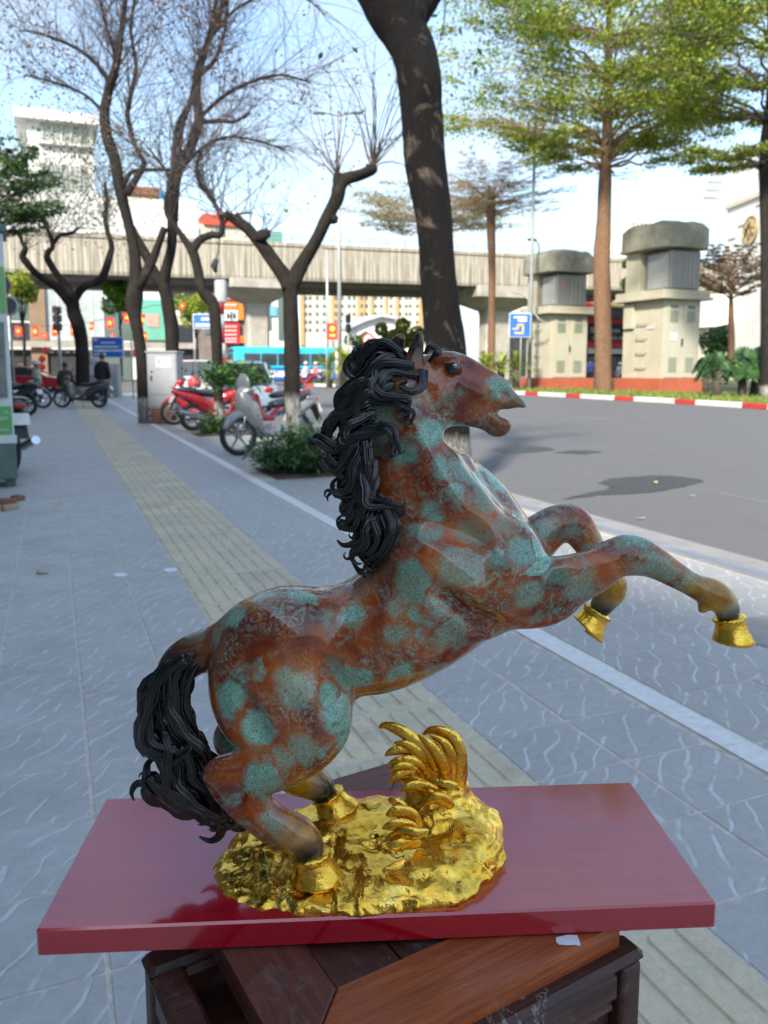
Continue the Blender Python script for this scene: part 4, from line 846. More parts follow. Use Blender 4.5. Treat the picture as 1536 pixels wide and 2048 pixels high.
def limb(mb, pts, n=10, wob=.12, sub=4, seed=0, bumpy=.1):
    P = crpath(pts, sub); g_ = random.Random(seed); m = len(P); vs = []
    ph = [g_.uniform(0, 6.28) for _ in range(4)]
    for i, p in enumerate(P):
        t = Vector(P[min(i+1, m-1)][:3]-P[max(i-1, 0)][:3]).normalized(); u = Vector((0, 1, 0)); u = (u-t*u.dot(t)).normalized(); w_ = t.cross(u)
        for k in range(n):
            a = 2*math.pi*k/n; r_ = p[3]*(1+bumpy*math.sin(2*a+ph[0]+i*.35)+bumpy*.7*math.sin(3*a+ph[1]-i*.6)+g_.uniform(-bumpy, bumpy)*.35)
            vs.append(Vector(p[:3])+u*(math.cos(a)*r_)+w_*(math.sin(a)*r_))
    fs = [(i*n+k, i*n+(k+1) % n, (i+1)*n+(k+1) % n, (i+1)*n+k) for i in range(m-1) for k in range(n)]+[tuple(range(n-1, -1, -1)), tuple(range((m-1)*n, m*n))]
    mb.add(vs, fs); return P
def grow(S, p, d, L_, r, depth, g_, tips, droop=0., spread=.55, up=.12, k=3, segs=5):
    """one wandering twig with side shoots"""
    p = Vector(p); d = Vector(d).normalized()
    for i in range(segs):
        nd = (d+Vector((g_.gauss(0, 1), g_.gauss(0, 1), g_.gauss(0, 1)))*.16+Vector((0, 0, up-droop*i/segs))).normalized()
        q = p+nd*(L_/segs); ra = r*(1-.75*i/segs); rb = r*(1-.75*(i+1)/segs); S.add(p[:], q[:], ra, rb)
        if depth > 0 and i >= 1:
            for _ in range(1 if g_.random() < k/segs*1.0 else 0):
                ax = Vector((g_.gauss(0, 1), g_.gauss(0, 1), g_.gauss(0, 1)*.7)).normalized()
                grow(S, q, nd*(1-spread)+ax*spread, L_*g_.uniform(.45, .7), rb*.75, depth-1, g_, tips, droop, spread, up, k, max(3, segs-1))
        p, d = q, nd
        if depth == 0: tips.append(p[:])
    tips.append(p[:])
def tree(label, limbs, Y, bark, cat='tree', group=None, twigs=None, twig_mat=TWIG, leaf=None, seed=1, nseg=10, name='tree', bumpy=.1, dz=None):
    base = limbs[0][0]; b = at(base[0], base[1], Y)
    root = thing(name, label, cat, (b.x, b.y, 0), 0, group); mb = MB(); paths = []
    for i, l in enumerate(limbs): paths.append(limb(mb, px_limb(l, Y), nseg, seed=seed*31+i, bumpy=bumpy))
    off = Vector((b.x, b.y, 0)); mb.v = [(x-off.x, y-off.y, z) for x, y, z in mb.v]
    mb.build('trunk', bark, root, True)
    g_ = random.Random(seed); S = Segs(); tips = []
    if twigs:
        for spec in twigs:
            li, f0, f1, cnt, L_, r, dep = spec[:7]; kw = spec[7] if len(spec) > 7 else {}
            P = paths[li]
            for _ in range(int(cnt*1.5)):
                f = g_.uniform(f0, f1)*(len(P)-1.001); i = int(f); q = P[i]*(1-(f-i))+P[i+1]*(f-i)
                t = Vector(P[min(i+1, len(P)-1)][:3]-P[i][:3]).normalized(); kk = dict(kw); bias = kk.pop('bias', (0, 0, .5)); out_ = kk.pop('out', 1.)
                a = Vector((g_.gauss(0, 1), g_.gauss(0, 1), g_.gauss(0, .6))).normalized()
                d = (t*.6+a*out_+Vector(bias)).normalized()
                grow(S, Vector(q[:3])-off, d, L_*g_.uniform(.65, 1.15), r, dep, g_, tips, **kk)
        if S.a: link('branches', S.mesh('branches', twig_mat), root)
    if leaf:
        frac, num, spread, size, mat, flat = leaf; tp = np.array(tips); r2 = np.random.RandomState(seed)
        if frac < 1:   # leaves gather in clumps, not everywhere
            c = vnoise(tp+100, .9, seed); tp = tp[c > np.quantile(c, 1-frac)]
        Pn = tp[r2.randint(0, len(tp), num)]+r2.randn(num, 3)*np.array(spread)
        link('crown', leaves_mesh('crown', Pn, size, mat, seed, flat), root)
    return root, paths, tips
LF_BR = leafmat('rusty_leaves', (.10, .055, .03), (.22, .12, .06), (.16, .15, .05)); LF_DG = leafmat('deep_green_leaves', (.022, .06, .018), (.05, .12, .03), (.09, .17, .04))
LF_YG = leafmat('yellow_green_leaves', (.08, .15, .02), (.23, .33, .035), (.50, .46, .055), .45); LF_OL = leafmat('olive_leaves', (.18, .17, .07), (.34, .30, .14), (.42, .32, .16), .4)
# left pavement row, nearest first ------------------------------------------------
YE, YD, YC, YB, YA = 10.6, 15.9, 24., 18.6, 31.
bare = dict(up=.08, spread=.6, k=4.6)
tree('pollarded tree with a forked whitewashed trunk and knobbly stumps, beside the grey scooter', [
  [(600, 935, 23), (596, 893, 21), (592, 860, 18), (586, 801, 15), (583, 691, 14.5), (582, 609, 15), (580, 560, 17)],
  [(580, 575, 15), (560, 540, 13), (535, 505, 13), (512, 478, 12), (490, 452, 11), (462, 434, 8)],
  [(582, 575, 15), (602, 530, 14), (630, 485, 13), (655, 435, 12), (672, 400, 12), (680, 372, 13), (692, 358, 13), (718, 350, 11), (744, 340, 10)],
  [(512, 482, 9), (524, 472, 11, -.1), (538, 466, 7, -.15)], [(678, 385, 9), (676, 362, 10), (676, 346, 7)], [(735, 345, 9), (744, 336, 12), (746, 330, 6)], [(655, 432, 9), (668, 438, 9), (676, 440, 5)], [(462, 436, 8), (456, 430, 9), (458, 424, 5)]],
  YE, BARK_E, twigs=[(5, .3, 1, 16, 1.5, .010, 1, dict(up=-.03, bias=(.1, 0, .9), out=.8, k=1.5)), (4, .4, 1, 8, 1.3, .009, 1, dict(up=-.02, bias=(-.2, 0, .9), k=1.2)), (1, .7, 1, 8, 1.1, .008, 1, dict(up=0., bias=(-.3, 0, .8), k=1.2)), (3, .4, 1, 6, .6, .007, 1, dict(bias=(0, 0, .8)))],
  leaf=(.3, 25, (.05, .05, .05), .07, LF_YG, 0.), seed=3, nseg=14)
tree('slender leaning tree whose bare fork carries a hanging ribbon, between red scooters', [
  [(441, 864, 12), (437, 800, 10.5), (434, 719, 10.5), (433, 664, 10.5), (426, 609, 11), (405, 582, 11), (398, 549, 10), (390, 518, 9), (384, 500, 9)],
  [(385, 505, 8), (368, 478, 7), (350, 452, 6), (335, 425, 6), (334, 395, 5), (342, 362, 4), (330, 340, 3), (300, 300, 2)],
  [(385, 503, 8), (400, 480, 7.5), (422, 470, 7), (441, 470, 6.5), (445, 445, 5), (436, 420, 4.5), (420, 392, 4), (400, 368, 4), (394, 330, 3.5), (405, 300, 2.5)],
  [(445, 448, 4), (470, 430, 2.5), (505, 425, 1.6)]],
  YD, BARK, twigs=[(1, .35, 1, 26, 2.0, .012, 2, bare), (2, .45, 1, 30, 2.1, .012, 2, bare), (3, .3, 1, 5, 1.3, .008, 1, bare)], seed=4)
tree('twisting bare tree at the left edge of the meter cabinet, whitewashed at the foot', [
  [(292, 845, 13), (287, 760, 12), (279, 690, 12), (272, 640, 13), (267, 604, 16), (272, 560, 12), (270, 510, 11), (257, 450, 11), (242, 385, 11), (230, 320, 10), (214, 275, 10), (210, 225, 10), (218, 178, 9), (233, 128, 7), (242, 70, 5), (250, 0, 4), (245, -60, 3)],
  [(275, 575, 10), (290, 550, 9), (305, 520, 9), (316, 490, 8), (330, 455, 7)],
  [(252, 390, 7), (275, 352, 6), (288, 325, 5), (270, 290, 5), (255, 235, 4.5), (262, 190, 4), (272, 130, 3.5), (262, 60, 3), (270, -10, 2)],
  [(243, 380, 5), (262, 345, 4), (300, 340, 4), (345, 340, 3.5)], [(222, 170, 5), (195, 130, 4), (150, 95, 3), (90, 70, 2), (40, 60, 1.5)], [(212, 230, 4), (170, 190, 3), (110, 165, 2.2), (50, 150, 1.6)], [(236, 120, 4), (215, 60, 3), (200, 0, 2)]],
  YB, BARK, twigs=[(0, .68, 1, 44, 2.3, .014, 2, bare), (2, .3, 1, 34, 2.1, .012, 2, bare), (4, .2, 1, 22, 1.9, .010, 2, bare), (5, .2, 1, 18, 1.9, .010, 2, bare), (6, .2, 1, 12, 1.8, .010, 2, bare), (0, .35, .6, 8, 1.2, .008, 2, bare)],
  leaf=(.30, 2600, (.10, .12, .09), .085, LF_BR, 0.), seed=5)
tree('tall bare forked tree rising behind the meter cabinet', [
  [(345, 790, 12), (344, 698, 12), (342, 646, 13), (335, 604, 13), (325, 566, 13)],
  [(325, 570, 11), (306, 540, 9), (286, 500, 8.5), (268, 465, 8), (255, 440, 7)],
  [(325, 570, 12), (334, 535, 11), (342, 500, 10), (345, 440, 10), (347, 390, 11), (352, 345, 12), (378, 300, 11), (398, 245, 10), (392, 190, 8), (400, 130, 7), (420, 75, 6), (440, 30, 5), (455, -20, 4), (470, -90, 3)],
  [(350, 350, 9), (354, 305, 9), (360, 250, 9), (378, 210, 6), (392, 165, 5), (410, 100, 4.5), (428, 30, 4), (436, -40, 3)],
  [(400, 245, 5), (440, 242, 4.5), (470, 243, 3), (500, 225, 2)], [(398, 150, 5), (430, 120, 3.5), (450, 60, 3), (455, 0, 2.5)], [(400, 235, 4), (450, 190, 3.5), (500, 165, 3), (560, 150, 2.4), (620, 165, 1.6)], [(352, 350, 4), (400, 300, 3), (450, 275, 3), (510, 280, 2), (570, 300, 1.5)], [(425, 70, 3.5), (470, 20, 2.6), (530, -10, 2), (600, -10, 1.5), (650, 30, 1)]],
  20.5, BARK, twigs=[(2, .6, 1, 40, 2.3, .014, 2, bare), (3, .4, 1, 26, 2.2, .012, 2, bare), (4, .2, 1, 16, 1.9, .011, 2, bare), (5, .3, 1, 16, 2., .011, 2, bare), (6, .15, 1, 40, 2.1, .011, 2, dict(up=-.01, spread=.6, k=3.4, bias=(.3, 0, .1))), (7, .15, 1, 40, 2.0, .011, 2, dict(up=-.01, spread=.6, k=3.4, bias=(.3, 0, 0))), (8, .2, 1, 14, 1.8, .010, 1, dict(up=-.08, bias=(.3, 0, -.2)))],
  leaf=(.22, 2400, (.12, .14, .10), .09, LF_BR, 0.), seed=6)
tree('young forked tree with three thin curving limbs behind the parked motorbikes', [
  [(165, 790, 15), (164, 716, 14), (159, 656, 13), (147, 622, 12), (145, 600, 11)],
  [(146, 618, 9), (128, 592, 8), (112, 573, 8), (92, 560, 7.5), (73, 547, 7), (55, 527, 7), (45, 513, 6), (51, 497, 5), (44, 484, 4), (40, 472, 3)],
  [(146, 600, 9), (135, 575, 7.5), (117, 552, 7), (102, 530, 7), (94, 515, 6), (97, 503, 5), (105, 494, 5), (100, 470, 4.5), (88, 443, 4), (80, 415, 3)],
  [(147, 602, 9), (158, 583, 8.5), (175, 570, 8), (197, 563, 7.5), (209, 545, 7), (219, 515, 6.5), (223, 492, 6), (215, 462, 5), (211, 435, 4.5), (214, 400, 4), (209, 365, 3)],
  [(105, 490, 4), (120, 470, 3.5), (143, 467, 3), (157, 455, 2.5)]],
  YA, BARK, twigs=[(1, .7, 1, 18, 2.4, .014, 2, bare), (2, .6, 1, 26, 2.8, .014, 2, bare), (3, .6, 1, 26, 2.8, .014, 2, bare), (4, .4, 1, 10, 2, .012, 1, bare)],
  leaf=(.5, 5000, (.30, .3, .25), .11, LF_DG, 0.), seed=7)
# dark tree right behind the horse's head -----------------------------------------
tree('massive black flaking tree trunk leaning up directly behind the horse head', [
  [(908, 972, 44), (905, 930, 40), (903, 880, 39), (898, 800, 38), (893, 720, 38), (885, 640, 37), (876, 540, 36), (868, 450, 36), (858, 370, 37), (848, 300, 38), (842, 220, 40), (841, 165, 44), (828, 110, 42), (806, 60, 42), (778, 10, 46), (745, -50, 48), (700, -130, 44), (650, -230, 40), (610, -330, 34)],
  [(820, 60, 22), (870, -30, 24), (930, -120, 22), (1000, -230, 18)], [(700, -130, 30), (690, -240, 26), (720, -340, 20)]],
  8.95, BARK_F, twigs=[(1, .4, 1, 10, 1.2, .009, 1, dict(up=-.12, bias=(0, 0, -.6), k=1.4)), (2, .4, 1, 8, 1.2, .009, 2, bare)],
  leaf=(1., 700, (.2, .2, .2), .09, LF_DG, 0.), seed=8, nseg=34, bumpy=.05)
# island trees ---------------------------------------------------------------------
def umbrella(label, trunk, Y, fork, seed, tiers, bark, leafm, nleaf, leafsize, twigm, nbr=22, leafy=1., name='tree', thin=.5):
    """flat-tiered crown: long arching limbs, leaves in level sprays"""
    b = at(trunk[0][0], trunk[0][1], Y); root = thing(name, label, 'tree', (b.x, b.y, 0)); off = Vector((b.x, b.y, 0))
    mb = MB(); limb(mb, px_limb(trunk, Y), 12, seed=seed); g_ = random.Random(seed); S = Segs(); clump = []
    f = at(fork[0], fork[1], Y); m1 = Y/FPX
    for (vz, rad, cnt, rise, vz0) in tiers:                     # tier: pixel height of rim, radius px, limbs, ...
        zr = at(fork[0], vz, Y).z; z0 = at(fork[0], vz0, Y).z
        for k in range(cnt):
            az = 2*math.pi*(k+g_.uniform(-.3, .3))/cnt+vz; R_ = rad*m1*g_.uniform(.65, 1.08)
            p0 = Vector((f.x, f.y, z0)); pe = Vector((f.x+math.cos(az)*R_, f.y+math.sin(az)*R_*.8, zr+g_.uniform(-1, 1)*rise*m1))
            c1 = p0.lerp(pe, .3)+Vector((0, 0, (pe.z-p0.z)*.28)); pts = []
            n = 9; pr = None
            for i in range(n+1):
                t = i/n; q = p0*(1-t)**2+c1*2*t*(1-t)+pe*t*t; q += Vector((g_.gauss(0, 1), g_.gauss(0, 1), g_.gauss(0, .6)))*R_*.018
                if pr is not None: S.add((pr-off)[:], (q-off)[:], thin*.10*(1-t)**1.2+.016, thin*.10*(1-(i+1)/n if i < n else 0)**1.2+.014 if i < n else .014)
                pr = q
                if i >= (3 if nleaf < 6000 else 4+(vz > 200)):
                    for _ in range(2):
                        sd_ = Vector((-math.sin(az), math.cos(az), 0))*g_.choice((-1, 1)); L_ = R_*(.16+.20*g_.random())*(1.1-t*.4)
                        e = q+(sd_*.8+Vector((math.cos(az), math.sin(az), 0))*.6).normalized()*L_+Vector((0, 0, L_*g_.uniform(.0, .3)))
                        S.add((q-off)[:], (e-off)[:], .02, .008); clump.append((*(q.lerp(e, .6)-off), L_*.62)); clump.append((*(e-off), L_*.5))
                        for _ in range(3 if nleaf > 6000 else 9):
                            q2 = q.lerp(e, g_.uniform(.3, 1)); e2 = q2+Vector((g_.gauss(0, 1), g_.gauss(0, 1), abs(g_.gauss(0, .35))))*L_*.33; S.add((q2-off)[:], (e2-off)[:], .009, .004)
    mb.v = [(x-off.x, y-off.y, z) for x, y, z in mb.v]; mb.build('trunk', bark, root, True); link('branches', S.mesh('branches', twigm), root)
    C_ = np.array(clump); r2 = np.random.RandomState(seed)
    if leafy < 1: c = vnoise(C_[:, :3]+50, .35, seed); C_ = C_[c > np.quantile(c, 1-leafy)]
    i = r2.randint(0, len(C_), nleaf); P_ = C_[i, :3]+r2.randn(nleaf, 3)*C_[i, 3:4]*np.array([.62, .62, .16])
    link('crown', leaves_mesh('crown', P_, leafsize, leafm, seed, .35, .6), root); return root
umbrella('tall straight tree with tiered sunny green crown between the two concrete towers', [(1207, 785, 19), (1206, 740, 18), (1205, 640, 16), (1204, 520, 15), (1207, 430, 13), (1211, 350, 13), (1213, 300, 10), (1216, 180, 8), (1218, 60, 6), (1218, -60, 4)], 42., (1212, 330), 21,
  [(312, 190, 8, 10, 335), (248, 270, 12, 14, 320), (205, 300, 12, 18, 290), (130, 320, 14, 18, 240), (55, 310, 14, 18, 160), (-20, 290, 12, 18, 90), (-90, 260, 10, 18, 20), (-160, 180, 8, 20, -40)], BARK_T, LF_YG, 88000, .16, TWIG_T, thin=1.1, leafy=.78)
mbx = None
umbrella('tree at the right edge whose green boughs reach over the fan palms', [(1534, 800, 13), (1533, 700, 11), (1532, 560, 11), (1530, 400, 10), (1531, 300, 10), (1540, 200, 8), (1550, 60, 6)], 33., (1533, 240), 22,
  [(305, 170, 9, 14, 330), (180, 250, 12, 18, 240), (100, 280, 13, 18, 180), (20, 270, 12, 18, 100), (-70, 240, 10, 18, 30)], BARK, LF_YG, 50000, .14, TWIG, leafy=.75, thin=.8)
umbrella('thin nearly bare umbrella tree left of the first concrete tower', [(982, 775, 8.5), (983, 690, 8), (984, 560, 7.5), (982, 470, 8), (983, 410, 8), (982, 380, 5)], 52., (983, 412), 23,
  [(418, 110, 8, 4, 420), (385, 150, 12, 8, 410), (345, 130, 12, 10, 405), (315, 70, 8, 10, 390)], BARK_T, LF_OL, 5500, .09, TWIG_T, leafy=.7, thin=.35)
umbrella('olive brown umbrella tree half hidden behind the black trunk', [(868, 775, 7), (868, 600, 7), (868, 480, 7), (868, 455, 5)], 66., (868, 458), 24,
  [(448, 150, 12, 5, 460), (420, 165, 13, 8, 455), (390, 130, 10, 8, 445)], BARK_T, LF_OL, 15000, .17, TWIG_T, thin=.8)
umbrella('leafy tree on the far left rising behind the advertising kiosk', [(-22, 800, 12), (-20, 700, 12), (-25, 600, 11), (-15, 470, 9), (-10, 380, 7)], 27., (-18, 470), 25,
  [(440, 120, 8, 20, 480), (390, 150, 12, 26, 470), (340, 140, 12, 26, 430), (300, 90, 8, 20, 380)], BARK, LF_DG, 9000, .13, TWIG, leafy=.8)
umbrella('small round brown leaved tree in front of the white building on the right', [(1462, 740, 6), (1463, 680, 6), (1462, 620, 5), (1462, 590, 4)], 56., (1462, 600), 26,
  [(575, 60, 8, 8, 600), (545, 85, 12, 12, 590), (515, 75, 12, 12, 575), (498, 45, 8, 8, 560)], BARK_T, LF_BR, 9000, .15, TWIG_T)
def bushy(label, u, v, w_px, h_px, Y, leafm, n, size, seed, name='tree', cat='tree', vb=775):
    """round leafy mass on a short stem, uneven outline"""
    c = at(u, v, Y); m1 = Y/FPX; g_ = np.random.RandomState(seed); root = thing(name, label, cat, (c.x, c.y, 0))
    lobes = []
    for k in range(16):
        a = g_.rand()*6.28; lobes.append((math.cos(a)*w_px*m1*.36*g_.rand()**.5, math.sin(a)*w_px*m1*.36*g_.rand()**.5, c.z+(g_.rand()-.5)*h_px*m1*.62, (.16+.12*g_.rand())*min(w_px, h_px)*m1))
    L_ = np.array(lobes); i = g_.randint(0, 16, n); d = g_.randn(n, 3); d /= np.linalg.norm(d, axis=1, keepdims=True)
    P_ = L_[i, :3]+d*(L_[i, 3]*(.75+.35*g_.rand(n)))[:, None]
    link('crown', leaves_mesh('crown', P_, size, leafm, seed, .1, .6), root)
    mb = MB(); zb = -.05; mb.tube([(0, 0, zb), (.1, 0, c.z*.5), (0, .1, c.z)], [.05*w_px*m1*.5+.06, .05*w_px*m1*.4+.04, .03], 8)
    for k in range(6): mb.tube([(0, 0, c.z*.6), (L_[k, 0]*.5, L_[k, 1]*.5, (c.z*.6+L_[k, 2])/2+.1), tuple(L_[k, :3])], [.06, .04, .02], 5)
    mb.build('trunk', BARK, root, True); return root
LF_BG = leafmat('bright_green_leaves', (.06, .15, .015), (.12, .26, .02), (.2, .36, .04), .4)
bushy('bright green tree beneath the overpass above the string of red flags', 236, 590, 74, 70, 78., LF_BG, 6000, .3, 31)
bushy('green street tree below the overpass at the far left', 40, 575, 90, 60, 60., LF_YG, 3500, .22, 32)
bushy('rounded green tree under the overpass right of the white roof', 800, 672, 110, 64, 96., LF_YG, 9000, .32, 33)
bushy('low green tree below the traffic lights and left of the round sign', 722, 690, 70, 50, 84., LF_DG, 3000, .28, 34)
bushy('dense dark green tree in the gap left of the taller tower', 1266, 555, 50, 90, 68., LF_DG, 6000, .22, 35)
bushy('small yellow green tree seen under the overpass behind tree forks', 390, 615, 90, 80, 70., LF_YG, 3000, .24, 36)
bushy('green shrubbery behind the fan palms at the right edge', 1430, 690, 60, 60, 60., LF_DG, 3500, .2, 37, 'shrub', 'shrub')
# cycads and palms on the island
def cycad(label, u, vbase, h_px, w_px, Y, seed, stems=1, leafm=LF_YG, nf=26, name='cycad', trunk_px=35, tr=7, fan=False):
    b = at(u, vbase, Y); m1 = Y/FPX; g_ = random.Random(seed); root = thing(name, label, 'palm', (b.x, b.y, 0)); mt = MB(); 
    for s_ in range(stems):
        ox = (s_-(stems-1)/2)*w_px*m1*.30+g_.uniform(-.1, .1); oy = g_.uniform(-.3, .3); hz_ = trunk_px*m1*g_.uniform(.8, 1.15)
        mt.tube([(ox, oy, -.05), (ox, oy, hz_*.5), (ox*1.1, oy, hz_)], [tr*m1*1.1, tr*m1, tr*m1*1.1], 9)
        fr = MB()
        for k in range(nf):
            az = g_.uniform(0, 6.28); el = g_.uniform(.1, 1.35); L_ = w_px*m1*.5*g_.uniform(.75, 1.05)
            if fan:
                L_ *= .55; c = Vector((ox*1.1+math.cos(az)*math.cos(el)*L_, oy+math.sin(az)*math.cos(el)*L_, hz_+math.sin(el)*L_*1.25)); fr.tube([(ox*1.1, oy, hz_), c], [.02, .012], 4)
                nrm = Vector((math.cos(az), math.sin(az), .55)).normalized(); u_ = nrm.cross(Vector((0, 0, 1))).normalized(); v_ = u_.cross(nrm); rr = L_*.75; nn = 15
                for j in range(nn):
                    a0 = -2.4+4.8*j/nn; a1 = a0+4.8/nn*.86; am = (a0+a1)/2
                    P0 = c; P1 = c+(u_*math.sin(a0)+v_*math.cos(a0))*rr*.8; P2 = c+(u_*math.sin(am)+v_*math.cos(am))*rr*1.05-nrm*rr*.12; P3 = c+(u_*math.sin(a1)+v_*math.cos(a1))*rr*.8
                    fr.add([P0, P1, P2, P3], [(0, 1, 2, 3)])
                continue
            pts = []
            for i in range(8):
                t = i/7; r_ = L_*t; pts.append(Vector((ox*1.1+math.cos(az)*math.cos(el)*r_, oy+math.sin(az)*math.cos(el)*r_, hz_+math.sin(el)*r_*1.25-(t**2.2)*L_*.55*math.cos(el*.6))))
            for i in range(1, 8):
                d = (pts[i]-pts[i-1]).normalized(); sd_ = d.cross(Vector((0, 0, 1))).normalized()
                for h_ in range(3):
                    c = pts[i-1].lerp(pts[i], h_/3)
                    for sg in (-1, 1):
                        e = c+(sd_*sg+d*.5+Vector((0, 0, .15))).normalized()*L_*.20*math.sin(math.pi*(.12+.8*i/8)); fr.add([c-d*.025, e, c+d*.03], [(0, 1, 2)])
        fr.build('fronds', leafm, root)
    mt.build('trunk', plain('fibrous_trunk', (.07, .05, .035), .95, 0, .3, 5, bump=.02), root, True)
    return root
cycad('yellow green cycad clump on the island beside the red banner', 690, 752, 0, 100, 56., 41, 3, LF_YG, 26, trunk_px=38, tr=6)
cycad('three stemmed cycad left of the shorter concrete tower', 1000, 770, 0, 95, 46., 42, 3, LF_YG, 28, trunk_px=48, tr=7)
LF_FP = leafmat('fan_palm_leaves', (.015, .05, .02), (.035, .10, .035), (.09, .18, .04), .25)
cycad('cluster of dark green fan palms at the foot of the right edge tree', 1478, 780, 0, 120, 34., 43, 3, LF_FP, 13, 'fan_palm', 42, 8, True)
cycad('low fan palm whose leaves overlap the right side of the taller tower', 1412, 782, 0, 80, 38., 44, 1, LF_FP, 11, 'fan_palm', 40, 6, True)
# shrubs in the planting squares
def shrub(label, s, t, w_, h_, n, size, leafm, seed, name='shrub', stemr=.008, dome=True):
    b = st(s, t); g_ = random.Random(seed); root = thing(name, label, 'shrub', (b.x, b.y, 0)); S = Segs(); tips = []
    for k in range(n):
        a = g_.uniform(0, 6.28); r_ = w_*.5*g_.random()**.6; hh = h_*(1-.55*(r_/(w_*.5))**2)*g_.uniform(.55, 1.05)
        p = Vector((math.cos(a)*r_*.5, math.sin(a)*r_*.5, 0)); e = Vector((math.cos(a)*r_, math.sin(a)*r_, hh)); pr = p
        for i in range(1, 6):
            q = p.lerp(e, i/5)+Vector((g_.gauss(0, .012), g_.gauss(0, .012), 0)); S.add(pr[:], q[:], stemr*(1-i*.13), stemr*(1-(i+1)*.13)); pr = q
            if i >= 2:
                for _ in range(4): tips.append((q+Vector((g_.gauss(0, 1), g_.gauss(0, 1), g_.gauss(0, .7)))*size*.7)[:])
    link('stems', S.mesh('stems', TWIG), root)
    P_ = np.array(tips); g2 = np.random.RandomState(seed); nn = len(P_)
    tt = g2.randn(nn, 3)*[1, 1, .4]+[0, 0, .25]; tt /= np.linalg.norm(tt, axis=1, keepdims=True); ww = np.cross(tt, [0, 0, 1]); ww /= np.linalg.norm(ww, axis=1, keepdims=True)
    up = np.cross(ww, tt); s_ = size*(.6+.7*g2.rand(nn))[:, None]
    V = np.stack([P_, P_+tt*s_*.45+ww*s_*.22+up*s_*.06, P_+tt*s_-up*s_*.10, P_+tt*s_*.45-ww*s_*.22+up*s_*.06], 1).reshape(-1, 3); b_ = np.arange(nn)[:, None]*4
    F = np.concatenate([b_+np.array([[0, 1, 2]]), b_+np.array([[0, 2, 3]])])
    link('foliage', npmesh('foliage', V, F, leafm), root); return root
LF_SH = leafmat('glossy_dark_leaves', (.025, .085, .025), (.06, .16, .04), (.14, .28, .05), .2)
shrub('large leafy green shrub at the foot of the pollarded tree', 9.35, 2.80, 1.35, .58, 230, .085, LF_SH, 51)
shrub('darker low shrub right of the pollarded tree foot, behind the mane curls', 9.5, 3.55, .9, .45, 90, .07, LF_SH, 52)
shrub('small green shrub at the foot of the slender tree between red scooters', 15.4, 2.85, .7, .42, 70, .08, LF_SH, 53)
b = st(14.6, 3.05); sap = shrub('leafy sapling crown held up beside the slender tree above the red scooters', 14.6, 3.1, 1.25, .35, 60, .16, LF_SH, 54, 'sapling'); sap.location.z = .95
mb = MB(); mb.tube([(0, 0, -.95), (.02, 0, -.4), (0, 0, .1)], [.014, .012, .01], 6); mb.build('stem', BARK_T, sap, True)
# bamboo prop beside the pollarded tree
mb = MB(); A_ = st(13.1, 3.35); B_ = at(578, 770, 12.8); mb.tube([A_, B_], [.014, .011], 7); tag(mb.build('bamboo_stake', plain('bamboo', (.35, .18, .09), .6), None, True), 'thin brown bamboo stake leaning on the pollarded tree', 'stake')
# ribbon hanging from the slender tree
mb = MB(); mb.tube([at(440, 472, YD), at(437, 500, YD), at(433, 520, YD)], .012, 5); mb.tube([at(433, 518, YD), at(428, 532, YD), at(432, 545, YD)], [.05, .07, .03], 7)
tag(mb.build('hanging_ribbon', plain('dark_cloth', (.03, .03, .035), .9), None, True), 'dark knotted cloth hanging from the slender bare tree', 'cloth')
# ---------------------------------------------------------------- scooters, cars, bus, people
def sdf_mesh(name, lo, hi, h, chains, mat, subs=()):
    S = Sdf(lo, hi, h)
    for pts, k in chains: S.chain(pts, k, 3)
    for pts, k in subs: S.chain(pts, k, 3, 'd')
    V, Q = S.polys(); return npmesh(name, V, Q, mat, True)
def wheel(root, x, r, wd, rimm=RIM, spokes=5, y=0.):
    m_ = MB(); pr = []
    for k in range(13):
        a = -math.pi*.75+k/12*math.pi*1.5; pr.append((r-wd*.5+math.cos(a)*wd*.5, math.sin(a)*wd*.5))
    m_.lathe(pr, 30, axis='Y', cap=False); t = m_.build('tyre', TYRE, None, True)
    wr = link('wheel', None, root, (x, y, r)); wr.empty_display_size = .1; t.parent = wr
    m_ = MB(); ri = r-wd*.92
    m_.lathe([(ri, -wd*.3), (ri+.012, -wd*.32), (ri+.012, wd*.32), (ri, wd*.3), (ri-.014, 0), (ri, -wd*.3)], 30, axis='Y', cap=False)
    for k in range(spokes):
        a = 2*math.pi*k/spokes+.3; m_.tube([(math.cos(a)*.03, 0, math.sin(a)*.03), (math.cos(a)*ri, 0, math.sin(a)*ri)], [.020, .013], 6)
    m_.tube([(0, -.05, 0), (0, .05, 0)], .038, 12); m_.build('rim', rimm, wr, 40); return wr
SHELL = {}
